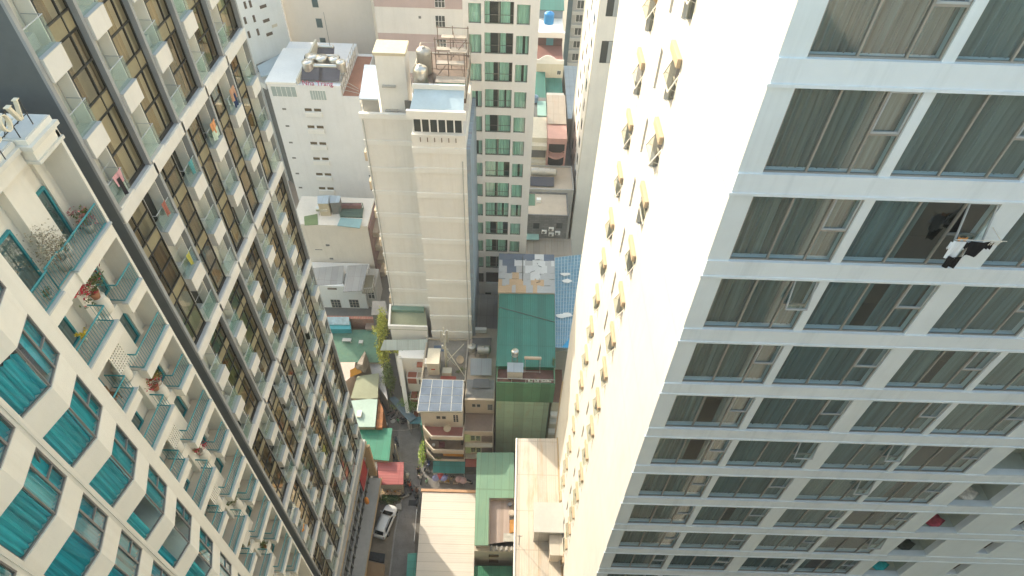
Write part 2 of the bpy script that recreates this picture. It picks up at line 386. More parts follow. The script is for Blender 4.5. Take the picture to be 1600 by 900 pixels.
# hooded windows on the side wall
def hooded(k, y0, y1, nm, slitw=False):
    zt = hz(k)
    if not seen([(RX, y0, zt), (RX, y1, zt-2.7), (RX-.3, y0, zt)], 40): return
    if slitw:
        fr = MB(); za, zb = zt-1.45, zt-3.45; x = RX+.14
        fr.box(x, x+.05, y0, y0+.04, zb, za); fr.box(x, x+.05, y1-.04, y1, zb, za); fr.box(x, x+.05, y0+.04, y1-.04, zb, zb+.04); fr.box(x, x+.05, y0+.04, y1-.04, za-.04, za)
        Wd = fr.build('slit_window', M_sash, RT); p = MB(); p.q((x+.03, y0, zb), (x+.03, y1, zb), (x+.03, y1, za), (x+.03, y0, za)); p.build('pane', G_side, Wd); return
    za, zb = zt-.5, zt-2.72; zm = za-1.08; x = RX+.17
    fr = MB(); t = .05
    fr.box(x, x+.06, y0, y1, zb, zb+t); fr.box(x, x+.06, y0, y1, za-t, za); fr.box(x, x+.06, y0, y0+t, zb+t, za-t); fr.box(x, x+.06, y1-t, y1, zb+t, za-t); fr.box(x, x+.06, y0+t, y1-t, zm-.03, zm+.03)
    Wd = fr.build('hooded_window', M_sash, RT)
    h = MB(); h.box(RX-.19, RX+.002-.005, y0-.03, y1+.03, zt-.46, zt-.06); ho = h.build('hood', M_hood, Wd); bevel(ho, .025)
    p = MB(); p.q((x+.03, y0+t, zb), (x+.03, y1-t, zb), (x+.03, y1-t, zm), (x+.03, y0+t, zm)); p.build('pane', G_side, Wd)
    o = random.Random(int(k*7+y0)).choice((.30, .34, .26, .22, .36, .02)); s = MB(); q = .05
    def P(y, f, d): return (x-.03-(o+.17)*f+d, y, za-.04-(za-zm-.06)*f)
    def sb(ya, yb, f0, f1): s.hexa([P(ya, f1, 0), P(yb, f1, 0), P(yb, f1, .045), P(ya, f1, .045), P(ya, f0, 0), P(yb, f0, 0), P(yb, f0, .045), P(ya, f0, .045)])
    ya, yb = y0+.06, y1-.06
    sb(ya, yb, .95, 1); sb(ya, yb, 0, .05); sb(ya, ya+q, .05, .95); sb(yb-q, yb, .05, .95)
    s.bar((x, ya+.02, zm+.02), P(ya+.02, .85, .02), .012, 5); s.bar((x, yb-.02, zm+.02), P(yb-.02, .85, .02), .012, 5)
    So = s.build('sash', M_sash, Wd)
    g = MB(); g.q(P(ya, 1, .02), P(yb, 1, .02), P(yb, 0, .02), P(ya, 0, .02)); g.build('pane', G_side, Wd)
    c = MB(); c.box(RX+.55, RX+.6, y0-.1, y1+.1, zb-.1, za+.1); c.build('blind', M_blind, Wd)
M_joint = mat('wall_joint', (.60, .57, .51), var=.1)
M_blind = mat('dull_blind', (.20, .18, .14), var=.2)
G_side = glass('side_glass', (.66, .68, .58), .03)
for k in rowsA:
    hooded(k, *colA, 'a'); hooded(k, *colB, 'b'); hooded(k, *slit, 's', True)
for k in range(-2, 13):                # drip stains and floor joints on the blank wall
    z = rz(-7.9-3.31*k)
    if seen([(RX, RY+1, z)], 200):
        j = MB(); j.box(RX-.006, RX-.0015, RY+.4, yf-.1, z-.012, z+.012); j.build('joint', M_joint, RT)
# roof-to-ground downpipe at the far edge of the side wall
dp = MB(); dp.bar((RX-.12, yf-.5, 1), (RX-.12, yf-.5, rz(-55)), .07, 8); dp.build('drainpipe', M_hood, RT)
# ---- laundry at the open window
lz = H-12.45*K
def hang(mb, x, y, z, w_, h_, seed, fold=.04):
    rn = random.Random(seed); n = 6; k = len(mb.v)
    for j in range(4):
        for i in range(n+1):
            t = i/n; f = j/3
            mb.v.append((x+w_*(t-.5)*(1-.18*f), y+fold*math.sin(t*9+seed)*(.3+f)+rn.uniform(-.01, .01), z-h_*f-(.05*math.sin(t*math.pi) if j == 0 else 0)))
    for j in range(3):
        for i in range(n):
            a = k+j*(n+1)+i; mb.f.append((a, a+n+1, a+n+2, a+1)); mb.mi.append(mb.cur)
    return mb
def garment(name, label, cat, col, x, y, z, w_, h_, seed, group=None, sleeves=True):
    mb = MB(); hang(mb, x, y, z, w_, h_, seed)
    if sleeves: hang(mb, x-w_*.55, y+.01, z-.03, w_*.3, h_*.45, seed+2); hang(mb, x+w_*.55, y+.01, z-.03, w_*.3, h_*.45, seed+3)
    o = mb.build(name, cloth('fabric_%d_%d_%d' % tuple(int(c*99) for c in col), col, .2, 9), None, loc=(x, y, z)); tag(o, label, cat, group)
    return o
gx = 13.1*K; gy = RY-.50
pole = MB(); pole.bar((gx-.35, gy-.02, lz+.36), (gx+1.15, gy-.1, lz+.42), .015, 6); pole.bar((gx+1.0, gy-.12, lz+.4), (gx+1.0, RY-.005, lz+.45), .014, 6)
for i in range(5): pole.bar((gx+.72+.07*i, gy-.09, lz+.41), (gx+.70+.07*i, gy-.07, lz+.22), .012, 5)
tag(pole.build('drying_rack', M_sash, None, loc=(gx, gy, lz+.4)), 'thin drying rack with dangling pegs sticking out of the open window', 'drying rack')
garment('shirt', 'white and blue shirt hanging outside the open tower window', 'shirt', (.72, .78, .84), gx-.16, gy-.03, lz+.33, .42, .72, 3)
garment('jacket', 'black jacket hanging beside the white shirt at the open tower window', 'jacket', (.012, .012, .014), gx+.42, gy-.06, lz+.36, .62, .62, 5)
garment('trousers', 'black trousers hanging lowest under the white shirt', 'trousers', (.014, .013, .014), gx-.02, gy-.07, lz-.28, .42, .5, 8, sleeves=False)
garment('towel', 'small orange towel at the top of the hanging laundry', 'towel', (.62, .30, .10), gx-.12, gy+.02, lz+.45, .3, .16, 9, sleeves=False)
# things kept on the loggias
for (k, a, b, z0, yb), (nm, lb, ct, cl) in zip([l for l in LOG if 7 <= l[0] <= 11], [
        ('blanket', 'round white thing folded on the topmost loggia sill of the white tower', 'blanket', (.7, .68, .62)),
        ('blanket', 'red cloth bundle lying on a loggia floor of the white tower', 'blanket', (.42, .08, .11)),
        ('clothes_pile', 'dark clothes pile on the loggia below the red bundle', 'clothes', (.05, .06, .05)),
        ('basin', 'turquoise basin on a loggia of the white tower', 'basin', (.03, .42, .48)),
        ('clothes_pile', 'green and red clothes heap on the lowest visible loggia', 'clothes', (.10, .25, .12))]):
    mb = MB(); c = (a+.55*(b-a), RY+.75, z0)
    mb.lathe(c, [(.02, .005), (.40, .01), (.46, .07), (.34, .14), (.15, .17), (.02, .18)], 14)
    for i, (x, y, z) in enumerate(mb.v): mb.v[i] = (c[0]+(x-c[0])*(1.4+.25*math.sin(i*2.7)), c[1]+(y-c[1])*(1+.2*math.cos(i*1.9)), z+.02*math.sin(i*4.1) if z > z0+.02 else z)
    o = mb.build(nm, cloth('pile_%d_%d_%d' % tuple(int(q*99) for q in cl), cl, .3, 4), None, True, loc=c); tag(o, lb, ct)
# ================================================================== balcony tower, left
LS = .95
LX = -18*LS; LYF = 40.9593*LS; LD = 3.7235*LS; LZ0 = H-19.685*LS; LB = 10.6865*LS; FL = LB/3
LYN = LYF-5*LD
M_fin = mat('grey_fin', (.34, .35, .35), rough=.5, var=.08, streak=.12)
M_band = mat('balcony_white', (.72, .70, .65), var=.06, streak=.2)
M_bcap = mat('balcony_cap', (.50, .52, .53), var=.08)
M_dglass = mat('dark_end_glass', (.12, .135, .14), rough=.6, var=.15, spec=.5)
M_mull = mat('dark_mullion', (.045, .042, .036), rough=.4, var=.1)
M_gold = mat('olive_panel', (.31, .27, .16), rough=.3, var=.18, sc=.8)
M_cur_b = [cloth('ochre_curtain', (.36, .295, .18), .35, 5), cloth('brown_curtain', (.26, .195, .125), .4, 5), cloth('sand_curtain', (.47, .40, .275), .3, 5)]
G_left = glass('bronze_glass', (.80, .73, .55), .17, .015, (1, .90, .70))
G_bal = glass('balustrade_glass', (.88, .95, .92), .04, frost=.08, fcol=(.6, .74, .67))
M_bin = mat('balcony_inside', (.88, .865, .80), var=.04); M_bfl = mat('balcony_floor', (.55, .58, .52), var=.12)
M_bdoor = mat('balcony_back', (.62, .61, .55), var=.08); M_door = mat('balcony_door', (.05, .05, .045), rough=.25, var=.2)
BT = thing('balcony_tower', 'tall left tower with grey fins, white bands, bronze windows and small glass balconies', 'tower', (LX, LYN, 0))
PZ = LZ0-5*LB                        # underside of the last band = podium roof
LTOP = H+14
GX = LX-.27                          # glass plane
wall = MB()
wall.box(GX-13, GX-.62, LYN+.25, LYF-.02, PZ-.6, LTOP)        # core behind balconies and rooms
wall.build('wall', M_bin, BT)
ew = MB(); ew.box(GX-13.2, LX-.102, LYN-.09, LYN+.125, PZ-14, LTOP)
ew.build('end_wall', M_dglass, BT)
ew = MB(); ew.box(GX-13.2, LX-.30, LYF-.015, LYF+.2, PZ, LTOP); ew.build('end_wall', M_fin, BT)
rows = []                            # (group, floor index within group, z_floor_bottom, z_top)
rnd = random.Random(5)
def lt_seen(y0, y1, z0, z1): return seen([(LX, y0, z0), (LX, y1, z1), (LX, y0, z1), (LX, y1, z0)], 60)
for g in range(-1, 6):               # group g lies between band g-1 (top) and band g (bottom)
    zb = LZ0-g*LB; zt = zb+LB
    off = .14 if g % 2 else -.14
    for j in range(6):               # fins
        y = LYN+j*LD+(off if 0 < j < 5 else 0)
        if g < 0 and not lt_seen(y, y, zb, zt): continue
        f = MB(); f.box(LX-(.10 if j == 0 else .30), LX+.02, y-.10, y+.10, zb-.55, zt-.62); f.build('fin', M_fin, BT)
    for j in range(5):
        y0, y1 = LYN+j*LD+.13+(off if j else 0), LYN+(j+1)*LD-.13+(off if j < 4 else 0)
        wd = y1-y0; near_bal = (g % 2 == 0)
        bw = wd*.42
        if near_bal: b0, b1, w0, w1 = y0, y0+bw, y0+bw+.05, y1
        else: w0, w1, b0, b1 = y0, y1-bw-.05, y1-bw, y1
        # pier between window and balcony
        px0, px1 = (b1, w0) if near_bal else (w1, b0)
        if lt_seen(px0, px1, zb, zt):
            p = MB(); p.box(GX-.58, GX+.02, px0, px1, zb-.55, zt-.6); p.build('pier', M_bin, BT)
        for i in range(3):
            z0 = zb+i*FL; z1 = z0+FL; band = (i == 0)
            if not lt_seen(y0, y1, z0-.5, z1): continue
            # -------- window
            Z0 = z0+(.18 if band else .0); Z1 = z1-(.62 if i == 2 else 0)
            fr = MB(); x = GX
            pane_h = (Z1-Z0)
            zp = Z0+(.0 if band else .72); zmid = zp+(Z1-zp)*.5; wm = w0+(w1-w0)*(.36 if not near_bal else .64)
            for zz in ([Z0, zmid, Z1-.03] if band else [Z0, zp, zmid, Z1-.03]): fr.box(x-.05, x+.05, w0, w1, zz, zz+.06)
            segz = [(Z0+.06, zmid), (zmid+.06, Z1-.03)] if band else [(Z0+.06, zp), (zp+.06, zmid), (zmid+.06, Z1-.03)]
            for (a, b) in segz:
                for yy in (w0, wm-.03, w1-.06): fr.box(x-.045, x+.045, yy, yy+.06, a, b)
            if band: fr.box(x-.05, x+.07, w0, w1, Z0-.08, Z0-.003)
            W = fr.build('window', M_mull, BT)
            pn = MB(); pn.q((x, w0+.03, zp+.03), (x, w1-.03, zp+.03), (x, w1-.03, Z1), (x, w0+.03, Z1)); pn.build('pane', G_left, W)
            if not band:
                sp = MB(); sp.box(x-.03, x+.012, w0+.03, w1-.03, Z0+.03, zp+.03); sp.build('spandrel_panel', M_gold, W)
            cu = MB(); cx = x-.22; sd = g*31+j*7+i; r = rnd.random()
            if r < .72: cu.folds((cx, w0), (cx, w0+(w1-w0)*rnd.uniform(.35, .62)), Z0, Z1, .045, .2, sd)
            if r > .3: cu.folds((cx, w1-(w1-w0)*rnd.uniform(.2, .5)), (cx, w1), Z0, Z1, .045, .2, sd+1)
            if cu.v: cu.build('curtain', rnd.choice(M_cur_b), W)
            # -------- balcony
            ft = z0+.16                                   # floor top
            ph = .82
            bc = MB()
            if not band: bc.box(LX-.24, LX+.13, b0, b1-.02, ft-ph, ft+.10)      # white front
            bc.box(GX-.55, LX-.241 if not band else LX+.05, b0, b1, ft-.28, ft)
            B = bc.build('balcony', M_band, BT)
            fl = MB(); fl.box(GX-.54, LX-.25, b0+.02, b1-.02, ft+.003, ft+.012); fl.build('floor', M_bfl, B)
            if not band:
                cp = MB(); cp.box(LX-.26, LX+.15, b0, b1-.01, ft+.101, ft+.13); cp.build('cap', M_bcap, B)
            gp = MB(); gx = LX-.04; gp.box(gx-.008, gx+.008, b0+.02, b1-.02, ft+.13, ft+1.16); gp.build('balustrade', G_bal, B)
            rl = MB(); rl.bar((gx, b0, ft+1.18), (gx, b1, ft+1.18), .022, 6); rl.bar((GX-.52, (b1 if near_bal else b0)-.03, ft+1.18), (gx, (b1 if near_bal else b0)-.03, ft+1.18), .016, 6); rl.build('rail', M_bcap, B)
            dr = MB(); dr.box(GX-.60, GX-.56, b0+.12, b1-.12, ft+.02, ft+2.35); dr.build('door', M_bdoor if rnd.random() < .65 else M_door, B)
            if rnd.random() < .55:
                ac = MB(); yy = b0+.35 if not near_bal else b1-.75; ac.box(GX-.53, GX-.2, yy-.05, yy+.45, ft+.08, ft+.62); ac.build('condenser', M_bcap, B)
            if rnd.random() < .25:
                rk = MB(); rk.bar((GX-.1, b0+.1, ft+1.5), (GX-.1, b1-.1, ft+1.5), .012, 4); rk.bar((GX-.1, b0+.1, ft+.02), (GX-.1, b0+.1, ft+1.5), .012, 4); rk.build('drying_rail', M_bcap, B)
            sw = MB()                                      # side wall next to the fin, with a service door
            ys = b0 if near_bal else b1
            sw.box(GX-.60, GX-.02, ys-(.0 if near_bal else .05), ys+(.05 if near_bal else .0), ft+.013, ft+3.05); sw.build('side_wall', M_bin, B)
            if rnd.random() < .12:
                q = MB(); q.box(GX-.50, GX-.15, (ys+.051 if near_bal else ys-.075), (ys+.075 if near_bal else ys-.051), ft+.05, ft+2.1); q.build('side_door', M_door, B)
for g in range(-1, 6):               # white bands with a pale ledge
    z = LZ0-g*LB
    for j in range(5):
        offa = (.14 if g % 2 else -.14)
        a, b = LYN+j*LD+.14, LYN+(j+1)*LD-.14
        if not lt_seen(a, b, z, z+.1): continue
        m = MB(); m.box(LX-.45, LX+.07, a-(.25 if j else .22), b+(.25 if j < 4 else .22), z-.62, z+.05); B = m.build('band', M_band, BT); bevel(B, .03)
        m = MB(); m.box(LX-.40, LX+.0, a-(.2 if j else .1), b+(.2 if j < 4 else .1), z+.052, z+.10); m.build('ledge', M_bcap, B)
# -------- podium under the tower: dark glass with slanting fins, pale canopy
M_pod = mat('podium_dark', (.055, .05, .042), rough=.2, var=.4, sc=.7, spec=.7)
M_tan = mat('tan_edge', (.52, .38, .22), var=.1); M_can = mat('canopy_grey', (.44, .44, .42), var=.14, streak=.1)
pd = MB(); pd.box(LX-12, LX-.25, LYN-6, LYF-.05, .02, PZ-.62); pd.build('podium', M_pod, BT)
ed = MB(); ed.box(LX-.2, LX+.28, LYN-6, LYF+.3, PZ-1.25, PZ-.63); ed.build('podium_edge', M_can, BT)
ed = MB(); ed.box(LX-.21, LX+.36, LYN-6, LYF+.36, PZ-1.38, PZ-1.252); ed.build('trim', M_tan, BT)
y = LYN-5
while y < LYF-.5:
    f = MB(); f.hexa([(LX-.24, y, 3.6), (LX-.05, y-.02, 3.6), (LX-.05, y+.06, 3.6), (LX-.24, y+.06, 3.6), (LX-.24, y, PZ-1.4), (LX-.10, y, PZ-1.4), (LX-.10, y+.06, PZ-1.4), (LX-.24, y+.06, PZ-1.4)]); f.build('podium_fin', M_fin, BT); y += 1.18
for z in (PZ-4.2, PZ-7):
    f = MB(); f.box(LX-.24, LX-.05, LYN-6, LYF-.1, z, z+.3); f.build('podium_rail', M_fin, BT)
cn = MB(); cn.box(LX-.2, LX+1.30, LYN-6, LYF-.6, 3.3, 3.58); cn.build('canopy', M_can, BT)
cn = MB(); cn.box(LX+1.301, LX+1.42, LYN-6, LYF-.55, 3.2, 3.62); cn.build('canopy_trim', M_tan, BT)
cn = MB(); cn.box(LX-.24, LX+.75, LYF-.35, LYF+.05, 3.6, PZ-1.4); cn.build('corner_column', M_tan, BT)
rs = MB(); rs.box(LX+.02, LX+.10, LYF-3.9, LYF-1.2, 6.6, 10.0)
tag(rs.build('banner', mat('red_banner', (.42, .05, .045), var=.3, sc=1.5), None, loc=(LX, LYF-2.5, 6.6)), 'dark red banner on the podium glass near the corner of the balcony tower', 'banner')
rs = MB(); rs.lathe((LX+.42, LYF-4.6, 4.9), [(.05, 0), (.26, .1), (.30, .7), (.2, 1.3), (.06, 1.5)], 10)
tag(rs.build('lantern', mat('orange_lantern', (.75, .30, .06), var=.2), None, True, loc=(LX, LYF-4.6, 4.9)), 'orange lantern hanging on the podium glass beside the red banner', 'lantern')
# -------- washing on a few balconies
def bal_wash(g, i, j, name, label, cat, col, w_=.7, h_=.9, seed=1, dz=0.):
    zb = LZ0-g*LB; near_bal = (g % 2 == 0); off = .14 if g % 2 else -.14
    y0, y1 = LYN+j*LD+.13+(off if j else 0), LYN+(j+1)*LD-.13+(off if j < 4 else 0); bw = (y1-y0)*.43
    y = (y0+bw*.5) if near_bal else (y1-bw*.5); z = zb+i*FL+1.55+dz
    mb = MB(); rn = random.Random(seed); n = 6; k = 0
    for r in range(4):
        for c in range(n+1):
            t = c/n; mb.v.append((LX+.10+.05*math.sin(9*t+seed)*(.3+r/3), y+w_*(t-.5)*(1-.12*r/3), z-h_*r/3-.04*math.sin(3.1*t)))
    for r in range(3):
        for c in range(n): a = r*(n+1)+c; mb.f.append((a, a+1, a+n+2, a+n+1)); mb.mi.append(0)
    o = mb.build(name, cloth('wash_%d_%d_%d' % tuple(int(q*99) for q in col), col, .2, 8), None, loc=(LX, y, z)); tag(o, label, cat)
bal_wash(0, 0, 0, 'towel', 'pink towel over the glass of the corner balcony nearest the camera', 'towel', (.66, .36, .38), .75, .55, 1)
bal_wash(0, 0, 0, 'trousers', 'dark trousers hanging below the pink towel on the corner balcony', 'trousers', (.05, .045, .05), .4, .9, 2, -.25)
bal_wash(1, 2, 2, 'shirt', 'bright orange shirt hung on a balcony high on the left tower', 'shirt', (.62, .30, .14), .7, .7, 3, .1)
bal_wash(1, 2, 2, 'towel', 'pale green towel hung just under the bright orange shirt', 'towel', (.50, .62, .52), .8, .6, 4, -.4)
bal_wash(1, 2, 3, 'shirt', 'tan shirt hung beside dark blue washing on a high balcony near the far edge', 'shirt', (.50, .30, .20), .7, .8, 5, .2)
bal_wash(1, 2, 3, 'trousers', 'dark blue trousers hung with the tan shirt on a high balcony', 'trousers', (.03, .05, .12), .5, .8, 6, -.25)
bal_wash(1, 2, 0, 'shirt', 'red shirt at one end of the washing on the balcony above the teal railings', 'shirt', (.42, .17, .13), .4, .8, 7, .1)
bal_wash(1, 1, 0, 'towel', 'yellow and green towel on the balcony closest to the white hotel terrace', 'towel', (.48, .47, .12), .45, .8, 8, 0)
bal_wash(1, 2, 1, 'towel', 'teal towel hanging from a balcony rail just under the second white band', 'towel', (.10, .30, .32), .5, .8, 9, 0)
bal_wash(4, 1, 0, 'cushion', 'orange cushion leaning on a low balcony near the dark corner fin', 'cushion', (.55, .25, .07), .7, .5, 10, -.3)
# ================================================================== white hotel with teal windows, lower left
HX = -15.9; HF = 3.168
M_hot = mat('hotel_cream', (.79, .76, .68), var=.06, streak=.22, dirt=(.66, .60, .48), sc=.25)
M_hot2 = mat('hotel_cream_dark', (.70, .68, .61), var=.06, streak=.15)  # slightly darker cream for grooves and cornices
M_teal = mat('teal_paint', (.03, .27, .31), rough=.4, var=.15)
M_tealr = mat('teal_rail', (.045, .28, .31), rough=.4, var=.12)
M_frm = mat('taupe_frame', (.21, .195, .185), rough=.4, var=.1)
M_ledge2 = mat('ledge_grey', (.55, .57, .56), var=.1)
C_teal = [cloth('teal_curtain', (.025, .38, .48), .44, 4.5), cloth('sea_curtain', (.06, .48, .55), .40, 4.5)]
G_hot = glass('hotel_glass', (.82, .95, .95), .06)
G_hot2 = glass('sky_glass', (.50, .70, .72), .12)
HT = thing('hotel', 'cream white hotel with zigzag bay windows, teal curtains and teal railings', 'hotel', (HX, 13, 0))
hzs = lambda k: H-17.30-HF*k          # balcony slab tops
PT = H-12.45
core = MB()
core.box(-30, -17.05, 6, 19.0, 0, PT-1.0)
core.box(-17.05, -15.95, 18.88, 19.02, 0, PT-.55)        # far end fin wall
core.build('wall', M_hot, HT)
body = MB()                           # bay-window slab of the building in front (set-in behind windows)
body.box(-30, -15.75, -4, 12.9, 0, PT-1.0); body.build('bay_core', M_dark, HT)
stripY = [(12.85, 12.40, 11.10, 9.95, 9.80), (9.80, 9.66, 8.34, 6.88, 6.74), (6.74, 6.60, 5.28, 3.82, 3.68)]
stripX = [(-14.60, -14.58, -14.19, -14.48, -14.50), (-14.50, -14.53, -14.22, -14.48, -14.50), (-14.50, -14.53, -14.22, -14.48, -14.50)]
def lin(a, b, t): return (a[0]+(b[0]-a[0])*t, a[1]+(b[1]-a[1])*t)
rnd = random.Random(21)
wt = lambda k: H-15.13-HF*k
for s in range(3):
    P = list(zip(stripX[s], stripY[s])); g1, F, A, N, g2 = P
    back = [(-15.7, g2[1]), (-15.7, g1[1])]
    pr = MB()
    for (a, b) in ((g1, F), (N, g2)):
        pr.prism([a, b, (-15.6, b[1]), (-15.6, a[1])], 0, PT-.6)
    pr.build('pier', M_hot, HT)
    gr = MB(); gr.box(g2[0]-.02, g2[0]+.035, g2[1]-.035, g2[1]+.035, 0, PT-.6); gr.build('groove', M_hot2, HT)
    for k in range(-1, 13):
        ztop, zbot = wt(k), wt(k)-2.03
        pts = [(*q, z) for q in (F, A, N) for z in (ztop, zbot)]
        if not seen(pts+[(*A, zbot-1.2)], 60): continue
        spn = MB()                    # zigzag parapet between this window and the next one down
        d = .05
        spn.prism([F, A, N, (-15.5, N[1]), (-15.5, F[1])], wt(k+1)+.0, zbot)
        spn.build('parapet', M_hot, HT)
        # window
        ins = .07
        Fi, Ai, Ni = (F[0]-ins, F[1]), (A[0]-ins*1.2, A[1]), (N[0]-ins, N[1])
        fr = MB(); t = .06
        def fbar(a, b, z0, z1, th=.05):
            dx, dy = b[0]-a[0], b[1]-a[1]; L = math.hypot(dx, dy); nx, ny = -dy/L*th, dx/L*th
            fr.prism([(a[0]+nx, a[1]+ny), (b[0]+nx, b[1]+ny), (b[0]-nx*.4, b[1]-ny*.4), (a[0]-nx*.4, a[1]-ny*.4)], z0, z1)
        for (a, b) in ((Fi, Ai), (Ni, Ai)):
            fbar(a, b, zbot+.002, zbot+t); fbar(a, b, ztop-t, ztop-.002)
        m = lin(Fi, Ai, .46); e1 = lin(Fi, Ai, .05); e2 = lin(Ai, Fi, .03); e3 = lin(Ni, Ai, .03); e4 = lin(Ai, Ni, .02)
        zt = zbot+(ztop-zbot)*.46
        for a, b in ((Fi, e1), (lin(Fi, Ai, .43), lin(Fi, Ai, .49)), (e2, Ai), (Ni, e3)): fbar(a, b, zbot+t, ztop-t)
        fbar(e1, lin(Fi, Ai, .43), zt-.03, zt+.03)
        W = fr.build('window', M_frm, HT)
        opened = (s == 1 and k == 1)
        pn = MB()
        for (a, b, za, zc) in ((Fi, m, zbot, zt), (Fi, m, zt, ztop), (m, Ai, zbot, ztop), (Ai, Ni, zbot, ztop)):
            if opened and za == zt: continue
            pn.q((*a, za), (*b, za), (*b, zc), (*a, zc))
        pn.build('pane', G_hot, W)
        if opened:
            o = MB(); dx, dy = m[1]-Fi[1], Fi[0]-m[0]; L = math.hypot(dx, dy); nx, ny = -dx/L*.28, -dy/L*.28
            q = lambda p, f, th: (p[0]-nx*f*1.0+th*nx, p[1]-ny*f+th*ny, ztop-.06-(ztop-zt-.1)*f)
            for (pa, pb, fa, fb) in ((e1, lin(Fi, Ai, .43), .88, 1), (e1, lin(e1, m, .15), 0, .88), (lin(m, e1, .15), lin(Fi, Ai, .43), 0, .88)):
                o.hexa([q(pa, fb, 0), q(pb, fb, 0), q(pb, fb, .2), q(pa, fb, .2), q(pa, fa, 0), q(pb, fa, 0), q(pb, fa, .2), q(pa, fa, .2)])
            o.build('sash', M_frm, W)
        cu = MB(); off = .2
        Fc, Ac, Nc = (F[0]-off, F[1]), (A[0]-off, A[1]), (N[0]-off, N[1]); sd = s*50+k
        cm = rnd.choice(C_teal)
        mode = {(0, 0): 1, (0, 3): 2, (0, 4): 3, (0, 5): 4, (1, 2): 5}.get((s, k), 0)
        if mode in (0, 5): cu.folds(Nc, Ac, zbot, ztop, .05, .2, sd, .3 if mode else 0); cu.folds(Ac, Fc, zbot, ztop, .045, .18, sd+1)
        elif mode == 1: cu.folds(Nc, Ac, zbot, ztop-.25, .07, .22, sd); cu.folds(lin(Ac, Fc, .3), Fc, zbot, ztop, .05, .18, sd+1)
        elif mode == 2: cu.folds(Nc, lin(Nc, Ac, .45), zbot, ztop, .05, .2, sd); cu.folds(Ac, Fc, zbot, ztop, .05, .18, sd+1)
        elif mode == 3: cu.folds(Nc, lin(Nc, Ac, .35), zbot, ztop, .05, .2, sd); cu.folds(lin(Ac, Fc, .75), Fc, zbot, ztop, .05, .18, sd+1)
        else: cu.folds(Nc, lin(Nc, Ac, .8), zbot, ztop, .06, .2, sd); cu.folds(lin(Ac, Fc, .2), Fc, zbot, ztop, .05, .18, sd+1)
        cu.build('curtain', cm, W)
# ---- balconies between the bays and the far end
def railing(mb, pts, z0, z1):
    for (a, b) in zip(pts, pts[1:]):
        L = math.hypot(b[0]-a[0], b[1]-a[1])
        mb.bar((*a, z1), (*b, z1), .035, 6); mb.bar((*a, z0), (*b, z0), .028, 6)
        n = max(2, int(L/.135))
        for i in range(n+1):
            p = lin(a, b, i/n); mb.bar((*p, z0), (*p, z1), .013, 4)
def doorway(k, y0, y1, x, z0, z1, sub, curt=None):
    m = MB(); t = .09
    m.box(x-.02, x+.10, y0, y0+t, z0, z1); m.box(x-.02, x+.10, y1-t, y1, z0, z1); m.box(x-.02, x+.10, y0+t, y1-t, z1-t, z1); m.box(x-.02, x+.10, y0+t, y1-t, z0, z0+.07)
    D = m.build('balcony_door', M_teal, HT)
    g = MB(); g.q((x+.05, y0+t, z0), (x+.05, y1-t, z0), (x+.05, y1-t, z1-t), (x+.05, y0+t, z1-t)); g.build('pane', G_hot2, D)
    c = MB(); c.folds((x+.012, y0+t), (x+.012, y1-t), z0+.05, z1-t, .012, .2, k); c.build('curtain', curt or M_curt_h, D)
M_curt_h = cloth('grey_voile', (.30, .30, .28), .3, 7)
fam = mat('balcony_tile', (.62, .55, .46), var=.1)
WXN = -17.04
def tealwall(): pass
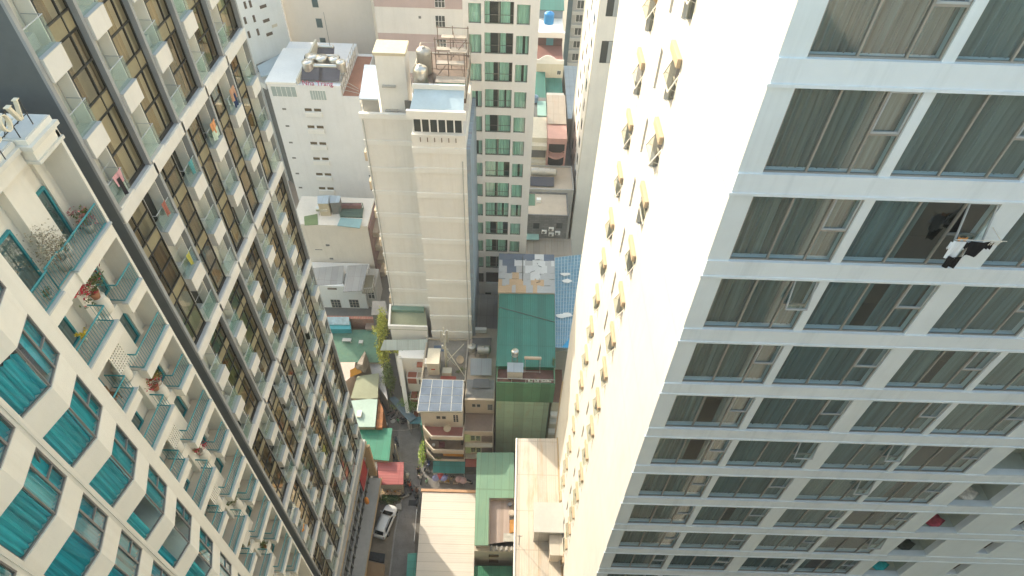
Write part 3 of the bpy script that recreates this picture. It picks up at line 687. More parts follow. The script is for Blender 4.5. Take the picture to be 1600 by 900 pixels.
# pilasters and returns on the recessed wall
for (y0, y1, x) in ((16.25, 17.35, -16.62), (18.25, 18.5, -16.9)):
    p = MB(); p.box(-17.04, x, y0, y1, 0, PT-.6); p.build('pilaster', M_hot, HT)
for k in range(0, 12):
    z = hzs(k)
    if not seen([(HX, 14, z), (HX, 19, z), (HX, 14, z+2), (HX, 19, z+1)], 60): continue
    odd = k % 2
    if k == 0: near = [(-17.0, 13.0), (HX, 13.0), (HX, 15.25), (-16.0, 15.25), (-16.0, 16.17), (HX, 16.17), (HX, 18.86), (-17.0, 18.86)]; foot = [near]
    elif odd: foot = [[(-17.0, 13.0), (HX, 13.0), (HX, 16.5), (-17.0, 16.5)], [(-17.0, 17.45), (HX, 17.45), (HX, 18.86), (-17.0, 18.86)], [(-17.0, 16.52), (-16.35, 16.52), (-16.35, 17.43), (-17.0, 17.43)]]
    else: foot = [[(-17.0, 13.0), (HX, 13.0), (HX, 15.35), (-17.0, 15.35)], [(-17.0, 16.3), (HX, 16.3), (HX, 18.86), (-17.0, 18.86)], [(-17.0, 15.37), (-16.3, 15.37), (-16.3, 16.28), (-17.0, 16.28)]]
    for bi, poly in enumerate(foot):
        m = MB(); m.prism(poly, z-.62, z-.0); B = m.build('balcony', M_hot, HT)
        cx = sum(p[0] for p in poly)/len(poly); cy = sum(p[1] for p in poly)/len(poly)
        rim = MB(); xs = [p for p in poly if p[0] > -16.9]; x1 = max(p[0] for p in xs); ya, yb = min(p[1] for p in xs), max(p[1] for p in xs)
        if k == 0:
            rim.prism([(x1-.22, ya), (x1+.06, ya), (x1+.06, 15.2), (x1-.22, 15.2)], z+.003, z+.08); rim.prism([(x1-.22, 16.2), (x1+.06, 16.2), (x1+.06, yb+.1), (x1-.22, yb+.1)], z+.003, z+.08)
        elif bi < 2: rim.box(x1-.2, x1+.06, ya-.04, yb+.04, z+.003, z+.08)
        if rim.v: rim.build('ledge', M_ledge2, B)
        if bi == 2: continue
        fl = MB(); fl.prism([(min(p[0], x1-.22), p[1]) for p in poly] if k else [(-17.0, 13.0), (x1-.23, 13.0), (x1-.23, 18.86), (-17.0, 18.86)], z+.004, z+.02); fl.build('floor', fam, B)
        r = MB(); xr = HX-.08
        if k == 0: railing(r, [(xr, 13.02), (xr, 15.2), (xr-.1, 15.25), (xr-.1, 16.15), (xr, 16.2), (xr, 18.8)], z+.14, z+1.12)
        elif odd and bi == 0: railing(r, [(xr, 13.02), (xr, 16.42), (xr-.85, 16.42)], z+.14, z+1.05)
        elif odd: railing(r, [(xr-.85, 17.52), (xr, 17.52), (xr, 18.8)], z+.14, z+1.05)
        elif bi == 0: railing(r, [(xr, 13.02), (xr, 15.28), (xr-.85, 15.28)], z+.14, z+1.05)
        else: railing(r, [(xr-.85, 16.38), (xr, 16.38), (xr, 18.8)], z+.14, z+1.05)
        r.build('railing', M_tealr, B)
    if k == 0:
        doorway(k, 14.1, 15.9, WXN, z+.05, z+2.35, 0); doorway(k, 17.55, 18.2, WXN, z+.05, z+2.4, 0)
    else:
        doorway(k, 13.9, 15.6 if odd else 15.1, WXN, z+.05, z+2.25, 0, M_cur_b[0] if k == 4 else None); doorway(k, 17.6, 18.2, WXN, z+.05, z+2.25, 0)
        if not odd:                    # pierced screen under the long balconies
            s = MB(); zt2, zb2 = z+2.5, z+.95; y0, y1 = 15.36, 16.2; n, m_ = 7, 9; x = -16.22
            cw, ch = (y1-y0)/n, (zt2-zb2)/m_
            for a in range(n+1): s.box(x-.03, x+.03, y0+a*cw-.022, y0+a*cw+.022, zb2, zt2)
            for a in range(n):
                for b in range(m_+1): s.box(x-.03, x+.03, y0+a*cw+.023, y0+a*cw+cw-.023, max(zb2, zb2+b*ch-.035), min(zt2, zb2+b*ch+.035))
            s.build('pierced_screen', M_hot, HT)
    # return wall at the groove side
gw = MB(); gw.box(-17.04, -14.62, 12.86, 12.98, 0, PT-.6); gw.build('return_wall', M_hot, HT)
# parapet, cornice and roof
pp = MB()
pp.prism([(-17.0, 17.5), (-15.95, 17.5), (-15.95, 19.05), (-17.0, 19.05)], PT-.9, PT)
pp.prism([(-17.2, 13.0), (-16.35, 13.0), (-16.35, 17.45), (-17.2, 17.45)], PT-.9, PT-.02)
pp.prism([(-30, 18.75), (-17.02, 18.75), (-17.02, 19.05), (-30, 19.05)], PT-.9, PT)
pp.build('roof_parapet', M_hot, HT)
cc = MB()
cc.prism([(-17.0, 17.4), (-15.80, 17.4), (-15.80, 19.1), (-17.0, 19.1)], PT-.36, PT-.20); cc.prism([(-17.0, 17.45), (-15.87, 17.45), (-15.87, 19.07), (-17.0, 19.07)], PT-.92, PT-.8)
cc.prism([(-17.2, 13.0), (-16.2, 13.0), (-16.2, 17.38), (-17.2, 17.38)], PT-.36, PT-.2)
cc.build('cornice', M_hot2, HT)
cp = MB(); cp.prism([(-16.9, 17.55), (-15.98, 17.55), (-15.98, 19.0), (-16.9, 19.0)], PT+.003, PT+.04); cp.prism([(-17.15, 13.0), (-16.4, 13.0), (-16.4, 17.4), (-17.15, 17.4)], PT-.017, PT+.02); cp.build('coping', M_ledge2, HT)
rf = MB(); rf.box(-30, -17.21, 6, 18.74, PT-.98, PT-.9); rf.build('roof', mat('hotel_roof', (.23, .24, .22), var=.2), HT)
# ---- roof letters on a frame
M_let = mat('letter_cream', (.74, .66, .50), var=.06); M_lets = mat('letter_edge', (.34, .22, .10), var=.2)
SG = thing('roof_sign', 'large cream roof letters C, O and V on a steel frame at the hotel roof', 'sign', (-16.3, 17, PT))
def letter(build_fn):
    m = MB(); build_fn(m); return m.build('letter', M_let, SG)
lx0, lx1 = -16.12, -15.98; LZ = PT+.52; LH = .57
def ell(y, rw=.36, gap=None):
    def f(m):
        n = 28
        for i in range(n):
            a0, a1 = 2*math.pi*i/n, 2*math.pi*(i+1)/n
            if gap and gap[0] < i < gap[1]: continue
            q = []
            for a in (a0, a1):
                th = .03+.045*abs(math.cos(a)); q.append(((y+(rw)*math.cos(a), LZ+LH/2+LH/2*math.sin(a)), (y+(rw-th)*math.cos(a), LZ+LH/2+(LH/2-.035)*math.sin(a))))
            (o0, i0), (o1, i1) = q
            m.hexa([(lx0, *i0), (lx1, *i0), (lx1, *i1), (lx0, *i1), (lx0, *o0), (lx1, *o0), (lx1, *o1), (lx0, *o1)])
    return f
def vee(y):
    def f(m):
        w = .27
        def st(ya, yb, t): m.hexa([(lx0, yb-t/2, LZ), (lx1, yb-t/2, LZ), (lx1, yb+t/2, LZ), (lx0, yb+t/2, LZ), (lx0, ya-t/2, LZ+LH), (lx1, ya-t/2, LZ+LH), (lx1, ya+t/2, LZ+LH), (lx0, ya+t/2, LZ+LH)])
        st(y-w+.05, y-.03, .12); st(y+w-.05, y+.03, .055)
        m.box(lx0-.01, lx1+.01, y-w-.05, y-w+.15, LZ+LH+.003, LZ+LH+.035); m.box(lx0-.01, lx1+.01, y+w-.13, y+w+.05, LZ+LH+.003, LZ+LH+.035)
    return f
letter(ell(16.62, .22, (24, 28))); letter(ell(17.27, .22)); letter(vee(17.93))
fr = MB()
for yy in (15.8, 16.6, 17.6, 18.4): fr.bar((-16.15, yy, PT-.1), (-16.15, yy, PT+1.02), .02, 5); fr.bar((-16.15, yy, PT+.9), (-16.75, yy, PT-.1), .018, 5)
for zz in (.46, .98): fr.bar((-16.15, 15.5, PT+zz), (-16.15, 18.5, PT+zz), .018, 5)
fr.build('frame', M_mull, SG)
# ---- potted plants on the hotel
L_green = leafm('leaf_green', (.035, .075, .012), (.16, .20, .04)); L_dry = leafm('leaf_pale', (.20, .17, .10), (.50, .46, .36)); L_red = leafm('petal_red', (.45, .012, .03), (.62, .05, .08))
L_yel = leafm('petal_yellow', (.60, .42, .01), (.75, .6, .03)); L_ochre = leafm('leaf_ochre', (.14, .12, .02), (.38, .30, .07)); M_pot = mat('pale_pot', (.55, .50, .42), var=.1); M_pot2 = mat('terracotta_pot', (.40, .18, .09), var=.15)
def potted(name, label, cat, loc, r, hgt, rad, n, size, leaf, pot=None, flowers=None, seed=1, group=None):
    t = thing(name, label, cat, loc, group); x, y, z = loc
    p = MB(); p.lathe((x, y, z), [(r*.65, 0), (r*.8, hgt*.5), (r, hgt), (r*.86, hgt), (r*.82, hgt*.85)], 12); p.build('pot', pot or M_pot, t, True)
    s = MB(); rn = random.Random(seed)
    for i in range(6): s.bar((x, y, z+hgt*.8), (x+rn.uniform(-.6, .6)*rad[0], y+rn.uniform(-.6, .6)*rad[1], z+hgt+rad[2]*rn.uniform(.6, 1.6)), .012, 4, .004)
    s.build('stem', M_lets, t)
    l = MB(); l.leaves((x, y, z+hgt+rad[2]*.85), rad, n, size, seed)
    if flowers: l.cur = 1; l.leaves((x, y, z+hgt+rad[2]*1.0), (rad[0]*1.25, rad[1]*1.25, rad[2]*1.1), int(n*.7), size*1.0, seed+9)
    l.build('foliage', [leaf, flowers] if flowers else leaf, t)
    return t
z0 = hzs(0)+.02
potted('potted_shrub', 'pale dry blossoming shrub in a big cream pot on the top hotel terrace', 'plant', (-16.35, 16.35, z0), .26, .55, (.7, .75, .75), 1100, .085, L_dry, None, None, 3)
potted('potted_plant', 'small leafy plant beside the teal door, behind the dry shrub', 'plant', (-16.6, 17.0, z0), .16, .3, (.24, .24, .35), 130, .10, L_green, None, None, 4)
potted('potted_plant', 'green plant with pink flowers in the far corner of the top hotel terrace', 'plant', (-16.4, 18.4, z0), .2, .4, (.3, .35, .42), 200, .11, L_green, None, leafm('petal_pink', (.45, .15, .16), (.6, .28, .25)), 5)
potted('potted_plant', 'small potted plant inside the near end of the top terrace railing', 'plant', (-16.2, 14.9, z0), .14, .22, (.2, .2, .2), 90, .09, L_green, None, None, 6)
potted('bougainvillea', 'bougainvillea with bright red flowers spilling over the second balcony', 'plant', (-16.55, 16.95, hzs(1)+.92), .22, .35, (.6, .85, .5), 330, .13, L_green, M_pot2, L_red, 7)
potted('potted_plant', 'yellow flowering plant on the rail of the second balcony', 'plant', (-16.1, 14.9, hzs(1)+.75), .12, .2, (.16, .22, .16), 60, .10, L_yel, None, L_yel, 8)
gl = [('spiky planter beside the topmost pierced screen', 2, 15.8, 10), ('red flowered planter by the third teal corner rail', 3, 16.9, 12), ('tall green planter of the third balcony corner next to a pale round column', 3, 17.2, 13),
      ('ochre planter under the second pierced screen', 4, 15.8, 14), ('broad green planter at the fifth balcony corner', 5, 16.95, 16), ('thin blossoming planter on the sixth balcony row', 6, 15.8, 17),
      ('dark planter on the seventh balcony row', 7, 16.95, 19), ('brown planter on the eighth balcony row', 8, 15.8, 20), ('low planter on the ninth balcony row', 9, 16.95, 21), ('leafy planter on the tenth balcony row', 10, 15.8, 22)]
for lb, k, y, sd in gl:
    potted('planter', lb, 'planter', (-16.5, y+.1*(-1)**k, hzs(k)+(.92 if k < 8 else .03)), .2, .32, (.32, .38, .42), 170, .13, L_ochre if sd % 2 == 0 else L_green, M_pot2 if sd % 3 == 0 else M_pot, L_red if sd in (12, 16) else None, sd)
for k, y in ((1, 17.0), (2, 15.85), (3, 17.0), (4, 15.85), (5, 17.0), (6, 15.85), (7, 17.0)):   # round cream urn bases at the corners
    m = MB(); m.lathe((-16.58, y, hzs(k)-.0), [(.2, 0), (.32, .1), (.34, .55), (.26, .85), (.3, .9)], 14); u = m.build('urn', M_hot, HT, True)
c = MB(); c.box(-16.75, -16.3, 14.2, 14.9, hzs(2)+.35, hzs(2)+.42); c.box(-16.75, -16.68, 14.2, 14.9, hzs(2)+.42, hzs(2)+.85)
for a, b in ((-16.72, 14.24), (-16.34, 14.24), (-16.72, 14.86), (-16.34, 14.86)): c.bar((a, b, hzs(2)+.02), (a, b, hzs(2)+.36), .02, 5)
tag(c.build('chair', mat('wood_brown', (.20, .11, .05), var=.2), None, loc=(-16.5, 14.5, hzs(2))), 'brown wooden chair on the small balcony beside the pierced screen', 'chair')
# ================================================================== pale ribbed tower in the middle
M_rib = mat('pale_render', (.775, .745, .69), var=.06, streak=.30, dirt=(.7, .64, .55), sc=.2)
M_ribw = mat('pale_band', (.80, .78, .73), var=.05, streak=.1)
M_grey = mat('concrete', (.42, .41, .38), var=.15, streak=.15); M_dgrey = mat('dark_concrete', (.16, .16, .15), var=.25)
M_steel = mat('steel', (.66, .62, .54), rough=.28, metal=.9, var=.1); M_steel2 = mat('dull_steel', (.50, .47, .41), rough=.45, metal=.6, var=.2)
M_win = mat('window_dark', (.04, .05, .05), rough=.12, var=.3, spec=.7); M_wood = mat('scaffold_wood', (.44, .38, .31), var=.25); M_rust = mat('rust_steel', (.21, .155, .12), var=.3)
M_bsheet = corr('blue_grey_sheet', (.36, .42, .46), 'x', .25, 1.0); M_sil = corr('silver_sheet', (.62, .68, .72), 'y', .3, 1.0, rough=.3, metal=.3)
Yr, Yl = 55.0, 59.0
L0, L1, L2, L3 = -.2735*Yl, -10.19, -10.19, -.0862*Yr
top_r, top_l = zY(212, Yr), zY(180, Yl, 600)
LT = thing('ribbed_tower', 'pale windowless tower with white floor bands and a cluttered roof terrace, in the middle', 'tower', (L1, Yr, 0))
m = MB(); m.box(L0, L1-.02, Yl, 66, 0, top_l-.3); m.box(L2, L3, Yr, 66, 0, top_r); m.build('wall', M_rib, LT)
bl = [264.3, 300.5, 335.1, 367.5, 397.3, 426.2, 452.2, 476.5]; br = [234.5, 265.8, 304.8, 342.4, 376.5, 408.8, 439.8, 467.5, 494.7, 519]
for y in [222.5]+bl:
    z = zY(y, Yl, 610); m = MB(); m.box(L0-.06, L1-.03, Yl-.12, Yl-.003, z-.30, z+.28); m.build('floor_band', M_ribw, LT)
for y in br:
    z = zY(y, Yr, 690); m = MB(); m.box(L2-.06, L3+.06, Yr-.14, Yr-.003, z-.34, z+.32); m.build('floor_band', M_ribw, LT)
for x in (-10.55, -15.9):
    m = MB(); m.bar((x, Yl-.16, 14), (x, Yl-.16, top_l-.5), .05, 6); m.build('drainpipe', M_grey, LT)
m = MB(); m.bar((L3-.35, Yr-.19, 12), (L3-.35, Yr-.19, top_r-3), .055, 6); m.build('drainpipe', M_grey, LT)
# left side wall with small projecting canopies
for i in range(6):
    z = zY(250+i*45, Yl, 580); m = MB(); m.box(L0-.55, L0-.003, Yl+1.0, Yl+3.2, z-.9, z+.3); m.build('bay', mat('tan_render', (.52, .42, .30), var=.1), LT)
# right-hand side: narrow strip of weathered sheet
m = MB(); m.box(L3+.02, L3+.42, Yr+.6, 65.8, 0, top_r-2); m.build('service_shaft', corr('shaft_sheet', (.28, .36, .44), 'y', .5, 1.6, .5, (.22, .10, .06)), LT)
# louvred storey, parapet, blue skylight
zl0, zl1 = zY(206, Yr, 680), zY(185, Yr, 680)
m = MB(); m.box(L2+.3, L3-.25, Yr-.05, Yr-.003, zl0, zl1); W = m.build('window', M_win, LT)
m = MB(); n = 6
for i in range(n+1): x = L2+.3+(L3-L2-.55)*i/n; m.box(x-.07, x+.07, Yr-.12, Yr-.051, zl0, zl1)
m.box(L2+.2, L3-.15, Yr-.25, Yr-.121, zl1+.0, zl1+.5); m.build('frame', M_ribw, W)
m = MB()
for i in range(6): x = L2+.9+i*.72; m.box(x-.05, x+.05, Yr-.2, Yr-.15, zl0-1.1, zl0-.6)
m.build('weep_pipe', M_rust, LT)
zp = zY(172, Yr, 680)
m = MB(); m.box(L2-.25, L3+.1, Yr-.3, Yr+.05, zp-.9, zp); m.build('parapet', M_ribw, LT)
m = MB(); m.hexa([(L2+.1, Yr+.1, zp-.1), (L3-.1, Yr+.1, zp-.1), (L3-.2, Yr+2.6, zp+.6), (L2+.3, Yr+2.6, zp+.6), (L2+.1, Yr+.1, zp), (L3-.1, Yr+.1, zp), (L3-.2, Yr+2.6, zp+.7), (L2+.3, Yr+2.6, zp+.7)])
m.build('skylight', mat('blue_roof', (.40, .50, .54), rough=.35, var=.12), LT)
m = MB(); m.box(L2+.1, L3-.1, Yr+2.61, Yr+2.85, zp-.2, zp+1.2); m.build('roof_wall', M_ribw, LT)
# stair head
zs = zY(86, 59.6, 600); zb_ = zY(178, 59.2, 600)
m = MB(); m.box(-13.9, -10.95, 59.6, 62, top_l-1, zs); S1 = m.build('stair_head', M_ribw, LT)
m = MB(); m.box(-14.05, -10.8, 59.45, 62.2, zs+.003, zs+.3); m.build('cap', mat('mossy_cap', (.60, .53, .38), var=.2), S1)
for i, zz in enumerate((zs-3.4, zs-6.2, zs-8.0)):
    m = MB(); m.box(-13.5, -12.1, 59.3, 59.6-.003, zz, zz+.18); m.build('lintel', M_grey, S1)
m = MB(); m.box(-11.32, -10.3, 59.2, 59.35, top_l-.8, zs-4.8); m.build('vent_slot', M_dgrey, LT)
m = MB(); m.hexa([(-16.0, 59.2, top_l+1.6), (-14.1, 59.2, top_l+1.6), (-14.1, 63.5, top_l+3.1), (-16.0, 63.5, top_l+3.1), (-16.0, 59.2, top_l+1.75), (-14.1, 59.2, top_l+1.75), (-14.1, 63.5, top_l+3.25), (-16.0, 63.5, top_l+3.25)]); m.build('canopy', M_sil, LT)
m = MB(); m.box(-15.9, -14.15, 59.7, 59.8, top_l-.3, top_l+1.58); m.build('dark_opening', M_grey, LT)
m = MB(); m.box(L0-.1, L1+.1, Yl-.2, Yl+.2, top_l-.35, top_l+.25); m.build('parapet', M_ribw, LT)
# deck with scaffold
zd = zp+.3
m = MB(); m.box(L2+.2, L3-.05, Yr+2.9, 65.9, zd-1.2, zd); m.build('roof_deck', M_rust, LT)
SC = thing('scaffold', 'rusty timber scaffold and planks over the roof deck of the pale ribbed tower', 'scaffold', (-7, 60, zd))
m = MB()
for x in (-8.2, -6.6, -5.0):
    for y in (59.5, 62.5, 65.2): m.bar((x, y, zd), (x, y, zd+3.4), .05, 5)
for y in (59.5, 62.5, 65.2):
    for h in (1.6, 3.2): m.bar((-8.3, y, zd+h), (-4.9, y, zd+h), .045, 5)
m.bar((-8.2, 59.5, zd+.3), (-5, 62.5, zd+3.2), .04, 5); m.bar((-5, 59.5, zd+.3), (-6.6, 65, zd+3.2), .04, 5)
m.build('pole', M_rust, SC)
for x0, x1, y, h in ((-7.9, -5.0, 60.5, 1.7), (-6.6, -4.9, 61.6, 2.4), (-8.1, -5.2, 63, 1.9), (-7.7, -5.1, 64.3, 2.6)):
    m = MB(); m.box(x0, x1, y-.35, y+.35, zd+h, zd+h+.12); m.build('plank', M_wood, SC)
def tank(name, label, loc, r, h, m_, cat='water tank', axis=(0, 0, 1), group=None, stand=0.):
    t = thing(name, label, cat, loc, group); x, y, z = loc
    b = MB(); c = (x, y, z+stand) if axis == (0, 0, 1) else (x-axis[0]*h/2, y-axis[1]*h/2, z+stand+r)
    pf = [(.05, 0), (r*.9, .01), (r, .05)]
    n = 5
    for i in range(n): pf += [(r, h*(.08+.84*i/n)), (r*1.025, h*(.08+.84*(i+.5)/n))]
    pf += [(r, h*.93), (r*.8, h), (r*.3, h*1.06), (.03, h*1.07)]
    b.lathe(c, pf, 20, axis); o = b.build('tank_body', m_, t, True)
    l = MB()
    if axis == (0, 0, 1): l.lathe((x, y, z+stand+h*1.06), [(r*.3, 0), (r*.3, .08), (.02, .1)], 12)
    else: l.lathe((x, y, z+stand+2*r-.02), [(r*.3, 0), (r*.3, .07), (.02, .09)], 12)
    l.build('lid', m_, t, True)
    s = MB(); k = r*.75
    if axis == (0, 0, 1):
        for a, b_ in ((-k, -k), (k, -k), (k, k), (-k, k)): s.bar((x+a, y+b_, z), (x+a, y+b_, z+max(stand, .05)), .03, 5)
        s.bar((x-k, y-k, z+stand*.5), (x+k, y-k, z+stand*.5), .02, 5)
    else:
        for f in (-.3, .3):
            px, py = x+axis[0]*h*f, y+axis[1]*h*f; nx, ny = -axis[1], axis[0]
            s.bar((px+nx*k, py+ny*k, z), (px+nx*k*.7, py+ny*k*.7, z+stand+r*.5), .03, 5); s.bar((px-nx*k, py-ny*k, z), (px-nx*k*.7, py-ny*k*.7, z+stand+r*.5), .03, 5)
        s.bar((x-axis[0]*h*.3, y-axis[1]*h*.3, z+stand*.9+.04), (x+axis[0]*h*.3, y+axis[1]*h*.3, z+stand*.9+.04), .04, 5)
        nx, ny = -axis[1]*r*.7, axis[0]*r*.7
        for f in (-.3, .3): s.bar((x+axis[0]*h*f-nx, y+axis[1]*h*f-ny, z+stand*.9), (x+axis[0]*h*f+nx, y+axis[1]*h*f+ny, z+stand*.9), .03, 5)
    s.build('stand', M_rust, t); return t
tank('water_tank', 'tall upright steel water tank on the roof of the pale ribbed tower, in front', (-9.35, 58.9, zd-.6), .72, 2.7, M_steel)
tank('water_tank', 'upright steel water tank on the roof of the pale ribbed tower, behind its taller twin', (-9.3, 61.6, zd), .75, 2.6, M_steel2)
bx = MB(); bx.box(-7.75, -4.95, 58.4, 59.4, zd-.5, zd+.75); T = thing('container', 'teal sheet metal box on the roof of the pale ribbed tower', 'container', (-6.5, 59, zd-.5))
bx.build('body', corr('teal_sheet', (.05, .30, .28), 'x', .2, .9), T); bx = MB(); bx.box(-7.85, -4.9, 58.3, 59.5, zd+.753, zd+.85); bx.build('lid', M_wood, T)
rl = MB()
for x0, y0, x1, y1 in ((L2, Yr+2.9, L2, 66), (L2, 66, L3, 66), (L3, 66, L3, Yr+2.9), (-15.9, 66, -10.3, 66), (-16.0, 59.4, -16.0, 66)):
    L = math.hypot(x1-x0, y1-y0); zz = zd if x0 > -11 else top_l
    for h in (.55, 1.1): rl.bar((x0, y0, zz+h), (x1, y1, zz+h), .025, 5)
    for i in range(int(L/1.4)+1): f = i/max(1, int(L/1.4)); rl.bar((x0+(x1-x0)*f, y0+(y1-y0)*f, zz-.2), (x0+(x1-x0)*f, y0+(y1-y0)*f, zz+1.1), .03, 5)
rl.build('railing', M_steel2, LT)
# ================================================================== tower with green glass windows
Yt = 65.7
TX0, TX1 = -.0842*Yt, .0368*Yt
M_tt = mat('warm_white', (.77, .74, .70), var=.05, streak=.14, dirt=(.7, .62, .55), sc=.2)
G_tt = glass('green_glass', (.62, .84, .76), .09); C_tt = cloth('mint_curtain', (.74, .80, .76), .25, 4); M_tf = mat('dull_frame', (.20, .20, .17), var=.1)
TT = thing('green_window_tower', 'narrow white tower with green glazed windows, three openings on every floor', 'tower', (TX0, Yt, 0))
rat = [2.3, 50.6, 96.2, 138.7, 178.6, 216.2, 251.3, 284.4, 316.5, 345.4, 374, 400.5, 426]
fh = .0502*Yt; z_top0 = zY(2.3, Yt, 780)
wc = [(-.0752, -.0565), (-.0490, -.0060), (.0015, .0218)]
wcx = [(-.0752*Yt, -.0552*Yt), (-.0500*Yt, -.0035*Yt), (.0012*Yt, .0222*Yt)]
wl = MB(); ex = [TX0]+[e for c in wcx for e in c]+[TX1]
for i in range(0, len(ex), 2): wl.box(ex[i], ex[i+1], Yt, Yt+.3, 0, 60)
zt_ = lambda k: z_top0-fh*k
for ci, (a, b) in enumerate(wcx):
    z = 60
    for k in range(-1, 13):
        t_, b_ = zt_(k)-(0 if ci == 1 else .25), zt_(k)-2.35
        if k == 12 and ci == 2: continue
        wl.box(a, b, Yt, Yt+.3, t_, z); z = b_
    wl.box(a, b, Yt, Yt+.3, 0, z)
wl.box(TX0, TX0+.3, Yt+.3, 78, 0, 60); wl.box(TX1-.3, TX1, Yt+.3, 78, 0, 60); wl.box(TX0+.3, TX1-.3, 77.7, 78, 0, 60); wl.box(TX0, TX1, Yt, 78, 60.003, 60.3)
wl.build('wall', M_tt, TT)
iw = MB(); iw.box(TX0+.4, TX1-.4, Yt+1.0, Yt+1.1, 0, 59.8); iw.build('interior', M_dark, TT)
for k in range(-1, 12):
    rnd = random.Random(k+90)
    for ci, (a, b) in enumerate(wcx):
        t_, b_ = zt_(k)-(0 if ci == 1 else .25), zt_(k)-2.35; y = Yt+.12
        fr = MB(); f = .06; xs = [a, b-f] if ci != 1 else [a, (a+b)/2-.08, b-f]
        fr.box(a, b, y, y+.06, t_-f, t_); fr.box(a, b, y, y+.06, b_, b_+f)
        for x in xs: fr.box(x, x+(f if x != (a+b)/2-.08 else .16), y, y+.06, b_+f, t_-f)
        if ci == 1: fr.box(a, b, y-.14, y-.10, b_+.95, b_+1.0); fr.box(a, b, y-.14, y-.1, b_+.05, b_+.1)
        W = fr.build('window', M_tf, TT)
        p = MB(); p.q((a, y+.03, b_), (b, y+.03, b_), (b, y+.03, t_), (a, y+.03, t_)); p.build('pane', G_tt, W)
        c = MB(); w_ = b-a
        if ci == 1:
            c.folds((a, y+.2), (a+w_*rnd.uniform(.15, .45), y+.2), b_, t_, .04, .3, k); c.folds((a+w_*rnd.uniform(.47, .6), y+.2), (a+w_*rnd.uniform(.7, 1), y+.2), b_, t_, .04, .3, k+1)
            if rnd.random() < .6: c.folds((b-w_*.2, y+.2), (b, y+.2), b_, t_, .04, .3, k+2)
        elif rnd.random() < .6: c.folds((a, y+.2), (b, y+.2), b_, t_, .04, .3, k+3)
        else: s = rnd.uniform(.3, .6); c.folds((a, y+.2), (a+w_*s, y+.2), b_, t_, .04, .3, k+4); c.folds((a+w_*(s+.2), y+.2), (b, y+.2), b_, t_, .04, .3, k+5)
        c.build('curtain', C_tt, W)
d = MB(); zv = zY(459, Yt, 750); d.box(-3.4, -2.5, Yt-.02, Yt-.003, zv-.35, zv+.35); d.build('vent', M_dark, TT)
# ================================================================== far tower, right background
M_t2 = mat('tower_cream', (.82, .79, .73), var=.05, streak=.12)
FT = thing('slab_tower', 'far white tower with a narrow sunlit flank of dark slits and a plain shaded face', 'tower', (11, 85, 0))
m = MB(); m.box(11.05, 30, 85, 104, 0, 62); m.build('wall', M_t2, FT)
for i in range(14):
    z = zY(20+i*20, 92, 915)
for k in range(-1, 14):
    z = H-36-6.4*.53*k
    for yy, w_ in ((88.5, 1.1), (93.5, .8), (98, 1.0)):
        q = MB(); q.box(11.0, 11.048, yy, yy+w_, z-1.1, z+.5)
        if seen([(11, yy, z)], 20): W = q.build('window', M_win, FT)
for z in (zY(78, 85, 945)-.3, zY(5, 85, 945)-.1):
    q = MB(); q.box(11.95, 17.5, 84.95, 84.997, z-1.6, z+1.6); W = q.build('window', M_win, FT)
    q = MB(); q.box(12.9, 17.5, 84.90, 84.948, z-1.55, z+1.55); q.build('blind', cloth('grey_blind', (.40, .42, .42), .2, 5), W)
m = MB(); m.box(10.95, 11.045, 85.2, 85.8, 0, 62); m.box(10.95, 11.045, 102.9, 103.6, 0, 62); m.build('pilaster', mat('pilaster_buff', (.66, .62, .54), var=.1), FT)  # pilasters in a darker buff than the wall
# ================================================================== stepped houses between the two towers
def block(name, label, cat, x0, x1, y0, y1, z1, wm, rm=None, z0=0, par=.0, base=None):
    t = thing(name, label, cat, ((x0+x1)/2, y0, 0))
    m = MB(); m.box(x0, x1, y0, y1, z0, z1); m.build('wall', wm, t)
    if rm: m = MB(); m.box(x0+.06, x1-.06, y0+.06, y1-.06, z1+.003, z1+.05); m.build('roof', rm, t)
    if par:
        m = MB(); m.box(x0-.03, x1+.03, y0-.03, y0+.18, z1, z1+par); m.box(x0-.03, x0+.18, y0+.181, y1-.181, z1, z1+par); m.box(x1-.18, x1+.03, y0+.181, y1-.181, z1, z1+par); m.box(x0-.03, x1+.03, y1-.18, y1+.03, z1, z1+par)
        m.build('parapet', wm, t)
    return t
def fwin(t, x0, x1, y, z0, z1, fm=None, pm=None, mull=1, out=.03, bars=0):
    m = MB(); f = .06; m.box(x0-f, x1+f, y-out, y-.003, z0-f, z0); m.box(x0-f, x1+f, y-out, y-.003, z1, z1+f); m.box(x0-f, x0, y-out, y-.003, z0, z1); m.box(x1, x1+f, y-out, y-.003, z0, z1)
    for i in range(1, mull+1): x = x0+(x1-x0)*i/(mull+1); m.box(x-.03, x+.03, y-out, y-.003, z0, z1)
    for i in range(1, bars+1): z = z0+(z1-z0)*i/(bars+1); m.box(x0, x1, y-out, y-.012, z-.02, z+.02)
    W = m.build('window', fm or M_ribw, t); p = MB(); p.q((x0, y-.012, z0), (x1, y-.012, z0), (x1, y-.012, z1), (x0, y-.012, z1)); p.build('pane', pm or M_win, W); return W
M_bei = mat('beige_roof', (.52, .44, .34), var=.12, streak=0, spots=.35, spotcol=(.36, .29, .2)); M_tile = brickm('grey_tile', (.17, .17, .165), (.23, .225, .215), (.1, .1, .1), .8, .4)
R_green = corr('green_roof', (.035, .17, .13), 'x', .25, 1.1, .12, (.08, .1, .07)); R_tan = corr('tan_roof', (.36, .31, .25), 'x', .25, 1.0, .2); R_grey = corr('grey_roof', (.30, .31, .31), 'x', .25, 1.0, .2, (.2, .15, .11))
R_dark = corr('dark_roof', (.20, .195, .185), 'y', .25, 1.0, .2, (.1, .08, .06))
xr = lambda px, py, Y: xY(px, py, Y)
